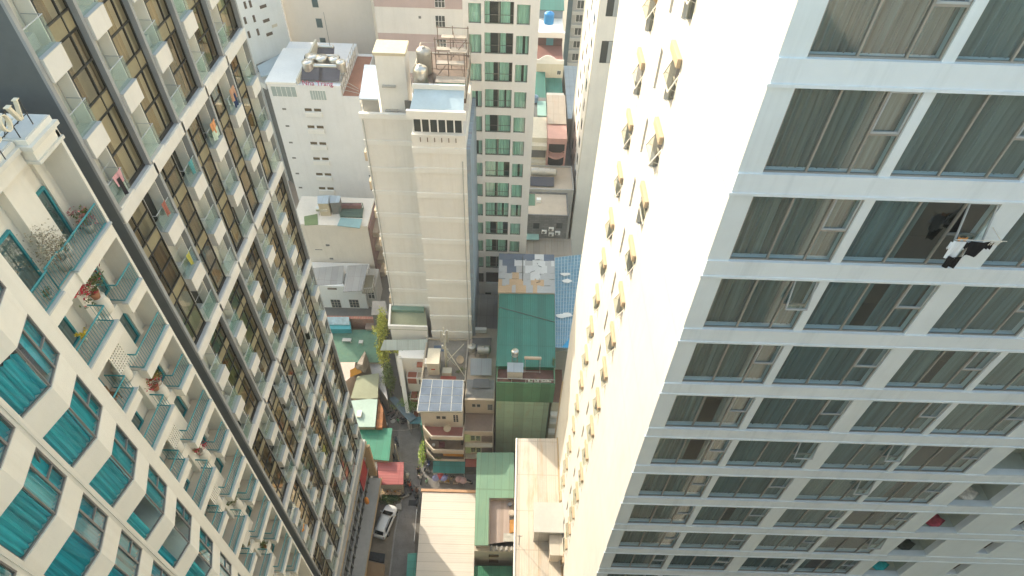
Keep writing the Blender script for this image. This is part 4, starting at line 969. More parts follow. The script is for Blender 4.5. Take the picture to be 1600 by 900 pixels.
# i: tan corrugated yard roof, h: grey tiled house with air conditioners
zi = 9.6; yi = 74.5
t = block('yard_shed', 'low tan corrugated yard roof in front of the grey tiled house', 'shed', 2.6, 10.4, 68.2, 79, zi, M_grey, R_tan)
zh = zY(338, 79, 855)
h_ = block('tiled_house', 'house with a grey tiled wall, flat beige roof and four air conditioners on it', 'house', 2.5, xr(888, 340, 79), 79, 84.8, zh, M_tile, M_bei, 0, .25)
for px in (838, 874): x = xr(px, 352, 79); z = zY(352, 79, px); fwin(h_, x-.5, x+.5, 79, z-.7, z+.5, M_tile, M_win, 0)
m = MB(); m.box(2.5, xr(842, 365, 79), 77.6, 78.98, zY(369, 78.5, 830), zY(369, 78.5, 830)+.1); m.build('canopy', mat('pale_green_sheet', (.30, .48, .42), var=.15), h_)
for i, (px, py) in enumerate(((850, 362), (861, 358), (861, 366), (871, 364))):
    x = xr(px, py, 79); z = zY(py, 78.8, px); t = thing('air_conditioner', ['white outdoor air conditioner on the grey tiled wall, far left of the four', 'white outdoor air conditioner on the grey tiled wall, upper one of the middle pair', 'white outdoor air conditioner on the grey tiled wall, lower one of the middle pair', 'white outdoor air conditioner on the grey tiled wall, far right of the four'][i], 'air conditioner', (x, 78.6, z), 'air conditioners on the grey tiled wall')
    m = MB(); m.box(x-.42, x+.42, 78.6, 78.99, z-.3, z+.3); bevel(m.build('casing', M_ribw, t), .03); m = MB(); m.lathe((x-.1, 78.6, z), [(.24, .0), (.24, .02), (.2, .025)], 16, (0, -1, 0)); m.build('fan_grille', M_dgrey, t)
# g: flat roof with steel tanks, f: pink balconies
zg = zh+.6; yg = 91.5
t = block('flat_roof_house', 'low house with a bare beige flat roof below the pink balcony house', 'house', 2.45, xr(895, 300, 86), 84.9, yg, zg, M_grey, M_bei, 0, .3)
m = MB(); m.box(2.5, 4.1, 81.5, 84.5, zh+.06, zh+.1); tag(m.build('green_mat', mat('green_felt', (.12, .22, .14), var=.2), None, loc=(3.3, 83, zh+.05)), 'faded green mat on the beige flat roof', 'mat')
xa, xb = xr(832, 280, 87.5), xr(855, 280, 87.5)
tank('water_tank', 'lying steel water tank on the bare flat roof, the longer left one', (xa+1.0, 88.2, zg+.05), .72, 2.7, M_steel2, axis=(1, 0, 0), stand=.6)
tank('water_tank', 'lying steel water tank on the bare flat roof, right of the longer one', (xb+.4, 88.2, zg+.05), .70, 2.2, M_steel2, axis=(1, 0, 0), stand=.6)
for i, x in enumerate((xa+.7, xb+.2)):
    m = MB(); m.hexa([(x-1.1, 85.6, zg+.3), (x+.9, 85.6, zg+.3), (x+.9, 87.2, zg+1.0), (x-1.1, 87.2, zg+1.0), (x-1.1, 85.6, zg+.38), (x+.9, 85.6, zg+.38), (x+.9, 87.2, zg+1.08), (x-1.1, 87.2, zg+1.08)])
    tag(m.build('solar_collector', mat('solar_dark', (.06, .06, .07), rough=.25), None, loc=(x, 86.4, zg)), 'dark solar water collector in front of the %s lying steel tank' % ('longer' if i == 0 else 'shorter'), 'solar collector')
m = MB(); m.box(xr(838, 314, 83), xr(842, 314, 83)+.3, 82.2, 82.9, zh+.06, zh+.7); bevel(tag(m.build('air_conditioner', M_ribw, None, loc=(3.6, 82.5, zh+.06)), 'single white air conditioner sitting on the green mat of the beige roof', 'air conditioner'), .03)
zf = zY(216, 92, 868); x0, x1 = xr(854, 240, 92), xr(884, 240, 92)
M_pink = mat('salmon_paint', (.58, .34, .29), var=.12); M_cream = mat('cream_paint', (.62, .57, .45), var=.1, streak=.25)
f_ = thing('pink_house', 'house front with salmon pink curved balconies above the flat roof', 'house', (x0, 92, 0))
m = MB(); m.box(x0, x1, 93.2, 99, 0, zf); m.box(x0, x1, 91.9, 93.19, zf-1.1, zf); m.build('wall', M_pink, f_)
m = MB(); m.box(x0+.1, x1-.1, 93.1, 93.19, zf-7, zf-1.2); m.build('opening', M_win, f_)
for j in range(2):
    z = zY(247+21*j, 91.5, 868)
    m = MB(); n = 10
    pts = [(x0+(x1-x0)*i/n, 92.6-1.1*math.sin(math.pi*i/n)) for i in range(n+1)]; m.prism(pts+[(x1, 93.1), (x0, 93.1)], z-.3, z)
    B = m.build('balcony', M_pink, f_); m = MB()
    for a, b in zip(pts, pts[1:]): m.bar((*a, z+.9), (*b, z+.9), .05, 5)
    for i in range(n+1): m.bar((*pts[i], z), (*pts[i], z+.9), .02, 4)
    m.build('railing', M_pink, B)
for x in (x0+.15, x1-.15): m = MB(); m.box(x-.14, x+.14, 91.95, 92.2, 0, zf-1.1); m.build('column', M_pink, f_)
cx0, cx1 = xr(828, 240, 92), x0-.05
c_ = thing('balcony_house', 'narrow cream house with two dark balcony openings left of the pink balconies', 'house', (cx0, 92, 0))
m = MB(); m.box(cx0, cx1, 92.6, 99, 0, zf-.4); m.build('wall', M_cream, c_)
for j in range(2):
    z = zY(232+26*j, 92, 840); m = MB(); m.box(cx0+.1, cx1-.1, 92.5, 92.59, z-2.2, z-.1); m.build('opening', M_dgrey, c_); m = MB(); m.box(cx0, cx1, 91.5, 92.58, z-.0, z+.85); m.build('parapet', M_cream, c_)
# e: corrugated roof, water tank and boxes; d: two green roofs; c: cream house; b: blue tank
ze = zf+.1
m = MB(); z = ze; E = thing('workshop', 'grey corrugated workshop roof behind the pink balcony house', 'workshop', (x0, 99, 0)); m.box(x0+.1, x1+.0, 99.1, 107, 0, z-.3); m.build('wall', M_grey, E)
m = MB(); m.hexa([(x0, 96, z+.05), (x1, 96, z+.05), (x1, 104, z+.9), (x0, 104, z+.9), (x0, 96, z+.15), (x1, 96, z+.15), (x1, 104, z+1.0), (x0, 104, z+1.0)]); m.build('roof', R_tan, E)
m = MB(); m.box(cx0, cx1, 99.1, 106, 0, z-.6); E2 = m.build('annex', M_dgrey, E); m = MB(); m.box(cx0+1.2, cx1, 99.2, 104, z-.597, z-.3); m.build('roof', mat('pale_green_sheet', (.3, .48, .42)), E2)
tank('water_tank', 'blue and tan water tank on the annex behind the cream balcony house', (cx0+.7, 104.2, z-.55), .7, 1.1, mat('blue_tan_plastic', (.20, .30, .42), rough=.4, var=.3))
ye = 105; zd2 = zY(166, ye, 866)
D = thing('green_roof_shed', 'dark green sheet metal roofs in two levels below the cream house', 'shed', (x0, ye, 0))
m = MB(); m.box(cx0-.5, xr(880, 166, ye), ye, 116, 0, zd2-.4); m.build('wall', M_grey, D)
m = MB(); a, b = xr(853, 165, ye), xr(880, 165, ye); m.hexa([(a, ye-.3, zd2-.3), (b, ye-.3, zd2-.3), (b, 113.5, zd2+.9), (a, 113.5, zd2+.9), (a, ye-.3, zd2-.2), (b, ye-.3, zd2-.2), (b, 113.5, zd2+1), (a, 113.5, zd2+1)]); m.build('roof', R_green, D)
a, b = xr(833, 157, ye), xr(852.5, 157, ye); z = zY(157, ye, 840); m = MB(); m.hexa([(a, ye-.3, z), (b, ye-.3, z), (b, 113.5, z+1.0), (a, 113.5, z+1.0), (a, ye-.3, z+.1), (b, ye-.3, z+.1), (b, 113.5, z+1.1), (a, 113.5, z+1.1)]); m.build('roof', R_green, D)
bx = MB(); a, b = xr(857, 160, 105.5), xr(875, 160, 105.5); bx.box(a, b, 105, 106.2, zd2-.1, zd2+1.3); T = bx.build('rooftop_box', R_dark, None, loc=(a, 105.5, zd2)); tag(T, 'grey louvred box with a tan lid on the lower green roof', 'box')
bx = MB(); bx.box(a-.05, b+.05, 104.9, 106.3, zd2+1.303, zd2+1.45); bx.build('lid', M_wood, T)
yc = 114; zc = zY(93, yc, 858); a, b = xr(838, 110, yc), xr(880, 110, yc)
C = thing('cream_house', 'cream house with an arched terrace parapet, red brown terrace and a small dark window', 'house', (a, yc, 0))
m = MB(); m.box(a, b, yc, 121.5, 0, zc-.9); m.build('wall', M_cream, C)
m = MB(); m.box(a+.1, b-.1, yc+.2, 121.4, zc-.897, zc-.85); m.build('terrace_floor', mat('red_terrace', (.20, .09, .07), var=.2), C)
m = MB(); m.box(a, b, yc-.02, yc+.18, zc-.89, zc-.05); n = 12
for i in range(n): t0, t1 = i/n, (i+1)/n; m.box(a+.5+(b-a)*.6*t0, a+.5+(b-a)*.6*t1, yc, yc+.15, zc-.05, zc+.05+.75*math.sin(math.pi*(t0+t1)/2))
m.build('parapet', M_ribw, C)
fwin(C, b-1.1, b-.45, yc, zc-3.0, zc-2.2)
m = MB(); ub = zY(50, 121.5, 858); m.box(a, b, 121.6, 130, 0, ub); m.box(a, b+.3, 120.9, 121.59, ub-.9, ub+.15); U = m.build('upper_storey', M_ribw, C)
m = MB(); m.box(a+.1, b-.1, 121.5, 121.59, ub-5, ub-1); m.build('opening', mat('dark_maroon', (.10, .05, .045), var=.3), U)  # dark maroon panel set in the opening
m = MB(); m.box(a+1.9, a+3.3, 121.4, 121.49, ub-3, ub-1.2); m.build('door', mat('teal_door', (.06, .20, .24)), U)
tank('water_tank', 'bright blue plastic water barrel on the upper terrace of the cream house', (a+2.2, 122.6, ub+.02), .95, 2.1, mat('blue_plastic', (.02, .26, .60), rough=.35, var=.12), stand=1.2)
m = MB(); zz = zY(13, 128, 860); m.box(a, b, 127.6, 128, ub, zz-.2); m.build('upper_wall', mat('blue_grey_wall', (.22, .27, .32), var=.12), C); m = MB(); m.hexa([(a-.2, 127, zz), (b+.2, 127, zz), (b+.2, 136, zz+2), (a-.2, 136, zz+2), (a-.2, 127, zz+.1), (b+.2, 127, zz+.1), (b+.2, 136, zz+2.1), (a-.2, 136, zz+2.1)]); m.build('upper_roof', R_green, C)
# grey block of flats at the back
yb = 146; GB = thing('grey_flats', 'grey block of flats far behind, rows of small windows', 'flats', (xr(885, 60, yb), yb, 0))
a, b = xr(884, 40, yb), 27; m = MB(); m.box(a, b, yb, 160, 0, 34); m.build('wall', mat('flats_grey', (.34, .34, .32), var=.12, streak=.2), GB)
for py in (6, 27, 48, 68, 88):
    z = zY(py, yb, 898); m = MB(); m.box(a+1.2, b, yb-.5, yb-.003, z-2.3, z-1.5); m.build('ledge', mat('flats_pale', (.45, .45, .42), var=.1), GB)
    for x in (a+2.2, a+4.6, a+7.0): fwin(GB, x, x+1.5, yb, z-1.0, z+.8, None, None, 1)
m = MB(); m.box(a, a+1.1, yb-.4, yb-.003, 0, 34); m.build('duct', mat('dark_teal_sheet', (.06, .11, .13), var=.2), GB)
block('blue_shed', 'pale blue sheet roof in the gap beside the far white tower', 'shed', xr(880, 150, 118), xr(902, 150, 118), 104, 124, zY(186, 104, 890), M_grey, M_bsheet)
block('low_shed', 'dark low roof at the foot of the far white tower', 'shed', xr(886, 250, 92), 11, 92.5, 103.8, 12, M_dgrey, R_dark)
# ================================================================== left and upper background
Yw = 90
wx0, wxa, wx1 = -.4265*Yw, -.300*Yw, -.270*Yw
WH = thing('hotel_block', 'plain white hotel block with one column of small windows and a crowded solar roof', 'hotel', (wx0, Yw, 0))
M_wh = mat('cool_white', (.74, .735, .72), var=.05, streak=.14)
zt = zY(133, Yw, 480); zt2 = zY(151, Yw, 540)
m = MB(); m.box(wx0, wxa, Yw, 104, 0, zt); m.box(wxa+.005, wx1, Yw+.02, 104, 0, zt2); m.build('wall', M_wh, WH)
zpe = zY(137, Yw, 440)
m = MB(); m.box(wx0-.2, wx0+4.6, Yw-.05, 101, zt+.01, zt+.35); m.build('penthouse_roof', M_ribw, WH)
fwin(WH, wx0+.5, wx0+4.3, Yw, zt-2.1, zt-.4, None, mat('pale_pane', (.36, .42, .40), rough=.2), 4)
x = xr(497, 148, Yw); z = zY(148, Yw, 497); fwin(WH, x-1.2, x+1.2, Yw, z-.9, z+.7, None, mat('pale_pane', (.36, .42, .40)), 5)
for i, py in enumerate((171.7, 198.3, 224, 248, 272.3, 294.3, 315)):
    px = 489+i*4.2; x = xr(px, py, Yw); z = zY(py, Yw, px)
    for dx in (-.75, .75):
        m = MB(); m.box(x+dx-.55, x+dx+.55, Yw-.05, Yw-.003, z-.22, z+.25); m.build('window', mat('brown_pane', (.12, .085, .04), rough=.2), WH)
    m = MB(); m.box(x-1.35, x+1.35, Yw-.35, Yw-.003, z-1.1, z-.28); m.build('flower_box', M_ribw, WH)
    for q, o in ((-.0, -4.6), (0, 8.2)):
        if o > 0 and i == 0: continue
        m = MB(); m.box(x+o-.3, x+o+.3, Yw-.04, Yw-.003, z-.15, z+.15); m.build('vent', M_dgrey, WH)
m = MB(); m.box(wxa+.1, wx1-.1, Yw+.2, 103, zt2+.003, zt2+.05); m.build('terrace_floor', mat('orange_terrace', (.34, .15, .09), var=.2), WH)
r = MB()
for f in range(9): x = wxa+.1; y = Yw+.4+f*1.4; r.bar((x, y, zt2), (x, y, zt2+3), .05, 5)
for hh in (1, 2, 3): r.bar((wxa+.1, Yw+.4, zt2+hh), (wxa+.1, Yw+11.6, zt2+hh), .05, 5); r.bar((wxa+.1, Yw+.4, zt2+hh), (wx1, Yw+.4, zt2+hh*.4), .04, 5)
r.build('railing', M_steel2, WH)
lr = MB(); y0s = wx0+4.7
lr.hexa([(y0s, Yw+.2, zt), (y0s+.25, Yw+.2, zt), (y0s+1.6, Yw+9, zt+1), (y0s+1.3, Yw+9, zt+1), (y0s, Yw+.2, zt+.9), (y0s+.25, Yw+.2, zt+.9), (y0s+1.6, Yw+9, zt+3), (y0s+1.3, Yw+9, zt+3)]); lr.build('roof_ramp', M_cream, WH)
M_sol = mat('collector_dark', (.10, .09, .10), rough=.45, var=.3, spec=.4)
for i, (x, y, n) in enumerate(((xr(484, 126, Yw), Yw+.9, 'front left'), (xr(511, 126, Yw), Yw+.9, 'front right'), (xr(487, 112, Yw+3), Yw+4.0, 'middle left'), (xr(511, 112, Yw+3), Yw+4.0, 'middle right'), (xr(503, 100, Yw+6), Yw+7.2, 'rear'))):
    t = thing('solar_heater', 'dark solar water heater with a steel barrel on the white hotel roof, %s panel' % n, 'solar heater', (x, y, zt), 'solar heaters on the white hotel roof')
    m = MB(); m.hexa([(x-1.62, y, zt+.3), (x+1.62, y, zt+.3), (x+1.62, y+1.9, zt+1.7), (x-1.62, y+1.9, zt+1.7), (x-1.62, y, zt+.4), (x+1.62, y, zt+.4), (x+1.62, y+1.9, zt+1.8), (x-1.62, y+1.9, zt+1.8)]); m.build('collector', M_sol, t)
    m = MB(); m.lathe((x-1.5, y+1.95, zt+1.75), [(.05, 0), (.32, .04), (.34, .2), (.34, 2.8), (.32, 2.96), (.05, 3)], 14, (1, 0, 0)); m.build('barrel', M_steel, t, True)
    m = MB()
    for a in (-1.3, 1.3): m.bar((x+a, y+1.75, zt), (x+a, y+1.75, zt+1.55), .04, 5); m.bar((x+a, y+.1, zt), (x+a, y+.1, zt+.35), .04, 5)
    m.build('leg', M_steel2, t)
for i, (px, py, r, d) in enumerate(((489, 90, 1.0, 'tallest, at the back'), (503, 92, 1.0, 'right of the tallest'), (482, 99, .9, 'left of the collectors'), (523, 94, .85, 'beside the thin mast'), (533, 99, .8, 'right end of the row'))):
    x, y = atz(px, py+5, zt+1.6); tank('water_tank', 'round steel water tank on the white hotel roof, %s' % d, (x, y, zt), r, 1.7, M_steel, group='steel tanks on the white hotel roof', stand=.9)
m = MB(); x, y = atz(519, 90, zt); m.bar((x, y, zt), (x, y, zt+7.5), .05, 5, .03); tag(m.build('antenna', M_dgrey, None, loc=(x, y, zt)), 'thin antenna mast standing on the white hotel roof', 'antenna')
# roof letters: small red script, unreadable strokes
SGN = thing('roof_lettering', 'row of small dark pink letters along the white hotel roof edge', 'sign', (wx0+8, Yw, zt)); M_pk = mat('pink_letter', (.45, .10, .16), var=.2)
def txt(body, size, m_, parent, origin, ux, uz, ext=.05, name='letter'):
    cu = bpy.data.curves.new('t', 'FONT'); cu.body = body; cu.size = size; cu.extrude = ext; o = bpy.data.objects.new('t', cu); COL.objects.link(o)
    dg = bpy.context.evaluated_depsgraph_get(); me = bpy.data.meshes.new_from_object(o.evaluated_get(dg)); bpy.data.objects.remove(o)
    mb = MB(); ux = Vector(ux); uz = Vector(uz); un = ux.cross(uz)
    mb.v = [tuple(Vector(origin)+ux*v.co.x+uz*v.co.y+un*v.co.z) for v in me.vertices]; mb.f = [tuple(p.vertices) for p in me.polygons]; mb.mi = [0]*len(mb.f)
    bpy.data.meshes.remove(me); return mb.build(name, m_, parent)
txt('Nha Trang', 1.1, M_pk, SGN, (wx0+5.6, Yw-.1, zt+.05), (1, 0, 0), (0, 0, 1))
# big plain beige building and the bluish one beside it
Yb = 112
PB = thing('plain_building', 'huge plain beige windowless building face behind the white hotel roof', 'building', (-41, Yb, 0))
ax0, ax1 = -.3665*Yb, -.2265*Yb
m = MB(); m.box(ax0, ax1, Yb, 126, 0, 46); m.build('wall', mat('plain_beige', (.72, .655, .58), var=.05, streak=.14, dirt=(.75, .68, .6), sc=.15), PB)
for px, py in ((492, 4), (499, 36), (505, 66)):
    x, z = xr(px, py, Yb), zY(py, Yb, px); fwin(PB, x-.5, x+.5, Yb, z-.8, z+.8, M_grey, mat('teal_pane', (.05, .10, .11), rough=.2), 0)
A = atz(456, 74, 26); B = atz(398, 96, 26)
dx, dy = A[0]-B[0], A[1]-B[1]; L = math.hypot(dx, dy); ux, uy = dx/L, dy/L; nx, ny = uy, -ux
BB = thing('bluish_building', 'pale bluish white building with scattered small brown windows, top left behind the fin tower', 'building', (A[0], A[1], 0))
B2 = (B[0]-ux*14, B[1]-uy*14); A2 = (A[0]-.02, A[1])
m = MB(); m.prism([A2, B2, (B2[0]-nx*12, B2[1]-ny*12), (A2[0]-nx*6, A2[1]-ny*6)], 0, 50); m.build('wall', mat('bluish_white', (.72, .75, .74), var=.05, streak=.12), BB)
for i, row in enumerate(([(383, 8, 0), (391, 6, 0), (411, 10, 1)], [(383, 32, 0), (397, 29, 0), (416, 32, 1), (429, 40, 2)], [(389, 54, 0), (403, 50, 0), (421, 53, 1)])):
    for px, py, k in row:
        # intersect pixel ray with the slanted facade
        d = ray(px, py); tt = ((B[0]-CAM.x)*nx+(B[1]-CAM.y)*ny)/(d.x*nx+d.y*ny); P = CAM+d*tt
        hw, hh = ((.2, .58), (.6, .26), (.5, .24))[k]
        m = MB(); c = [(P.x+ux*s-nx*-.0, P.y+uy*s) for s in (-hw, hw)]
        m.prism([c[0], c[1], (c[1][0]+nx*.06, c[1][1]+ny*.06), (c[0][0]+nx*.06, c[0][1]+ny*.06)], P.z-hh, P.z+hh); m.build('window', mat('brown_window', (.10, .07, .05), rough=.25) if k < 2 else M_cream, BB)
t = thing('annex', 'low annex with dark grey and pale blue roofs at the foot of the bluish building', 'annex', (A[0], A[1]-4, 0))
c1 = [atz(*p, 25.5) for p in ((400, 100), (444, 80), (457, 74), (459, 100), (425, 112))]; m = MB(); m.prism(c1, 0, 25.4); m.build('wall', M_dgrey, t)
m = MB(); m.prism([atz(*p, 25.5) for p in ((402, 104), (440, 84), (453, 97), (420, 118), (408, 120))], 25.41, 25.6); m.build('roof', mat('sky_roof', (.46, .54, .58), var=.1), t)
m = MB(); m.prism([atz(*p, 24) for p in ((401, 108), (424, 122), (414, 132), (403, 126))], 23, 24); m.build('lower_roof', M_rib, t)
# striped building
Ys = 101; SB = thing('striped_building', 'building with dusty pink and white horizontal stripes behind the pale ribbed tower', 'building', (-22, Ys, 0))
sx0, sx1 = -.2225*Ys, -.078*Ys
m = MB(); m.box(sx0, sx1, Ys, 113, 0, 50); m.build('wall', mat('stripe_white', (.68, .645, .60), var=.05, streak=.15), SB)
pz = [zY(-34, Ys, 650), zY(-19, Ys, 650), zY(-10, Ys, 650), zY(12, Ys, 650), zY(53, Ys, 650), zY(80, Ys, 650)]
for a, b in ((1, 3), (4, 5)): m = MB(); m.box(sx0, sx1, Ys-.06, Ys-.003, pz[b], pz[a]-.0); m.build('stripe', mat('dusty_pink', (.46, .35, .325), var=.06, streak=.15), SB)
m = MB(); z = pz[4]-(pz[3]-pz[4])-2.6; m.box(sx0, sx1, Ys-.06, Ys-.003, z-2.4, z); m.build('stripe', mat('dusty_pink', (.46, .35, .325)), SB)
for px, py in ((687, 2), (688, 33), (690, 70)):
    x, z = xr(px, py, Ys), zY(py, Ys, px); fwin(SB, x-.75, x+.75, Ys-.065, z-.9, z+.9, None, None, 2, bars=1)
m = MB(); x, z = xr(656, 27, Ys), zY(27, Ys, 656); m.box(x-.2, x+.2, Ys-.04, Ys-.003, z-.2, z+.2); m.build('vent', M_dgrey, SB)
# beige house with roof shacks (left) and white house with grey roofs
Yh = 76; hx0, hx1 = -.432*Yh, -.298*Yh; zh2 = zY(352, Yh, 520)
HB = thing('beige_house', 'beige house with a blank front and cluttered green and tan shacks on its roof', 'house', (hx0, Yh, 0))
m = MB(); m.box(hx0-2, hx1, Yh, 83, 0, zh2); m.build('wall', mat('blank_beige', (.66, .60, .51), var=.06, streak=.2), HB)
m = MB(); m.box(hx1+.003, hx1+.35, Yh+.1, 82.8, 0, zh2-.4); m.build('side_cladding', mat('maroon_side', (.22, .13, .11), var=.3, streak=.3), HB)
for i in range(4): z = zh2-3.2-i*3.1; m = MB(); m.box(hx1+.36, hx1+1.25, Yh+1, 81, z, z+1.0); m.build('balcony', mat('balcony_tan', (.36, .30, .22), var=.25), HB)
for px, py in ((512, 383), (518, 404)): x, z = xr(px, py, Yh), zY(py, Yh, px); m = MB(); m.box(x-.3, x+.3, Yh-.04, Yh-.003, z-.18, z+.18); m.build('vent', M_dgrey, HB)
for px, py in ((498, 390), (502, 411)): x, z = xr(px, py, Yh), zY(py, Yh, px); m = MB(); m.box(x-.6, x+.6, Yh-.03, Yh-.003, z-.07, z+.07); m.build('vent', M_dgrey, HB)
def shack(name, label, pxs, z0, hgt, wm, rm, cat='shack', wz=None):
    p = [atz(*q, z0+hgt) for q in pxs]; t = thing(name, label, cat, (p[0][0], p[0][1], z0))
    m = MB(); cx = sum(q[0] for q in p)/len(p); cy = sum(q[1] for q in p)/len(p); m.prism([(cx+(x-cx)*.95, cy+(y-cy)*.95) for x, y in p], z0 if wz is None else wz, z0+hgt-.1); m.build('wall', wm, t)
    m = MB(); m.prism(p, z0+hgt-.097, z0+hgt); m.build('roof', rm, t); return t
z = zh2
shack('shack', 'small tan shack with a pale grey roof on the beige house roof', ((496, 306), (514, 305), (513, 318), (496, 318)), z, 2.6, mat('tan_wall', (.45, .38, .26), var=.15), M_bsheet)
shack('shack', 'grey roofed shack beside the small tan one on the beige house roof', ((514, 305), (532, 306), (530, 316), (515, 317)), z, 2.4, M_dgrey, M_bsheet)
tank('water_tank', 'lying steel water tank in front of the tan shack on the beige house', (atz(506, 334, z)[0], atz(506, 334, z)[1], z), .55, 2.0, M_steel, axis=(1, 0, 0), stand=.6)
m = MB(); p = [atz(*q, z+.7) for q in ((532, 340), (566, 342), (562, 356), (527, 352))]; m.prism(p, z+.55, z+.68); tag(m.build('sheet_roof', mat('pale_teal_sheet', (.22, .36, .36), rough=.4, var=.15), None, loc=(p[0][0], p[0][1], z)), 'pale teal sheet roof at the right corner of the beige house', 'roof')
m = MB(); p = [atz(*q, z+.1) for q in ((531, 326), (568, 326), (566, 340), (532, 339))]; m.prism(p, z+.01, z+.3)
for (a, b) in zip(p, p[1:]+p[:1]): m.bar((*a, z), (*a, z+1.3), .05, 5); m.bar((*a, z+1.3), (*b, z+1.3), .04, 5)
tag(m.build('pen', mat('dark_green_paint', (.07, .12, .09), var=.25), None, loc=(p[0][0], p[0][1], z)), 'dark green railed pen on the beige house roof', 'pen')
m = MB(); p = [atz(*q, z+.05) for q in ((475, 338), (496, 334), (497, 351), (476, 352))]; m.prism(p, z+.004, z+.05); tag(m.build('green_mat', mat('moss_felt', (.16, .22, .09), var=.25), None, loc=(p[0][0], p[0][1], z)), 'mossy green patch of felt on the left of the beige house roof', 'mat')
for i, (px, py) in enumerate(((541, 322), (556, 322))):
    x, y = atz(px, py, z+.6); m = MB(); m.box(x-.9, x+.9, y-.3, y+.3, z+.02, z+1.0); tag(m.build('crate', mat('maroon_crate', (.22, .11, .10), var=.3), None, loc=(x, y, z)), 'maroon crate on the beige house roof, %s' % ('left of the two' if i == 0 else 'right of the two'), 'crate', 'maroon crates on the beige house roof')
Y3 = 70.5; z3 = zY(447, Y3, 520); x30, x31 = xr(488, 470, Y3)-4, xr(573, 470, Y3)
W3 = thing('white_house', 'small white house with grey sheet roofs and two barred windows', 'house', (x30, Y3, 0))
m = MB(); m.box(x30, x31, Y3, 75.9, 0, z3); m.build('wall', mat('house_white', (.74, .725, .69), var=.06, streak=.2), W3)
for px in (525, 553.5): x, z = xr(px, 474, Y3), zY(474, Y3, px); fwin(W3, x-.75, x+.75, Y3, z-1.0, z+.9, mat('beige_frame', (.5, .43, .34)), M_win, 2, bars=2)
x, z = xr(519, 451, Y3), zY(451, Y3, 519); m = MB(); m.box(x-.75, x+.75, Y3-.05, Y3-.003, z-.2, z+.2); m.build('vent', M_rust, W3)
R_g2 = corr('grey_sheet', (.33, .32, .30), 'x', .25, 1.0, .18, (.25, .2, .15))
def quadroof(pxs, zs, m_, parent, th=.12, name='roof'):
    p = [(*atz(x, y, z), z) for (x, y), z in zip(pxs, zs)]; m = MB(); m.hexa([(a, b, c-th) for a, b, c in p]+p); return m.build(name, m_, parent)
quadroof([(478, 447), (535, 443), (537, 415), (470, 420)], [z3+.1, z3+.1, z3+1.2, z3+1.2], R_g2, W3)
quadroof([(536, 456), (566, 454), (575, 413), (543, 415)], [z3+.9, z3+.9, z3+1.9, z3+1.9], R_g2, W3)
m = MB(); p = [atz(*q, z3) for q in ((537, 446), (566, 446), (571, 432), (540, 432))]; m.prism(p, z3, z3+.7); m.build('terrace_wall', M_dgrey, W3)
quadroof([(566, 458), (583, 457), (586, 430), (572, 430)], [z3+.1]*4, mat('olive_floor', (.20, .18, .12), var=.2), W3, name='terrace')
r = MB(); p = [atz(*q, z3+.2) for q in ((566, 458), (583, 457), (588, 428), (573, 428))]
for a, b in zip(p, p[1:]+p[:1]):
    r.bar((*a, z3+1.3), (*b, z3+1.3), .04, 5)
    for i in range(6): q = lin(a, b, i/6); r.bar((*q, z3), (*q, z3+1.3), .025, 4)
r.build('railing', M_steel2, W3)
m = MB(); m.box(x31+.01, x31+1.7, Y3+.4, 75, 0, z3-.3); m.build('side_wing', M_grey, W3); fwin(W3, x31+.35, x31+1.35, Y3+.4, z3-3.2, z3-1.2, None, None, 1, bars=1)
# ================================================================== ground, lanes
M_asph = mat('asphalt', (.27, .255, .235), rough=.85, var=.25, sc=.7, spots=.4, spotcol=(.11, .10, .09)); M_pave = mat('paving', (.27, .225, .17), rough=.85, var=.25, sc=.9); M_gr = mat('city_ground', (.16, .15, .13), var=.3, sc=.2)
g = MB(); g.q((-700, -300, -.012), (700, -300, -.012), (700, 1100, -.012), (-700, 1100, -.012)); struct('ground', g, M_gr)
lane = [atz(*p, 0) for p in ((612, 700), (604, 640), (640, 636), (662, 668), (655, 690), (664, 722), (668, 742), (660, 765), (652, 800), (645, 905), (607, 905), (612, 840), (622, 790), (628, 745), (622, 715))]
r = MB(); r.q(*[(x, y, .004) for x, y in lane]); struct('lane', r, M_asph)
r = MB(); r.q(*[(x, y, .008) for x, y in [atz(*p, 0) for p in ((650, 742), (772, 741), (772, 772), (650, 772))]]); struct('cross_lane', r, M_asph)
r = MB(); r.q(*[(x, y, .012) for x, y in [atz(*p, 0) for p in ((575, 905), (583, 800), (590, 765), (628, 775), (617, 830), (607, 905))]]); struct('forecourt', r, M_pave)
kbm = mat('kerb_stone', (.36, .34, .31), var=.2, sc=1.5)
for seg in (((608, 905), (616, 835), (625, 790), (629, 775)), ((664, 690), (666, 722), (671, 738))):
    q = [atz(*a, .12) for a in seg]; k_ = MB()
    for a, b in zip(q, q[1:]):
        dx, dy = b[0]-a[0], b[1]-a[1]; L = math.hypot(dx, dy); nx, ny = -dy/L*.09, dx/L*.09
        k_.prism([(a[0]+nx, a[1]+ny), (b[0]+nx, b[1]+ny), (b[0]-nx, b[1]-ny), (a[0]-nx, a[1]-ny)], .013, .13)
    struct('kerb', k_, kbm)
for i, (px, py, w_, h_) in enumerate(((645, 786, 1.1, .8), (628, 762, .8, .6))):
    x, y = atz(px, py, 0); m = MB(); m.box(x-w_/2, x+w_/2, y-h_/2, y+h_/2, .008, .03); tag(m.build('drain_cover', mat('drain_iron', (.06, .058, .055), var=.3), None, loc=(x, y, 0)), ('dark drain cover in the lane by the big pale shed' if i == 0 else 'dark drain cover in the lane near the red roofed stall'), 'drain cover')
kb = MB(); p = [atz(*q, 0) for q in ((652, 800), (648, 850))]; kb.bar((*p[0], .9), (*p[1], .9), .05, 5); kb.bar((*p[0], 0), (*p[0], .9), .04, 5); kb.bar((*p[1], 0), (*p[1], .9), .04, 5)
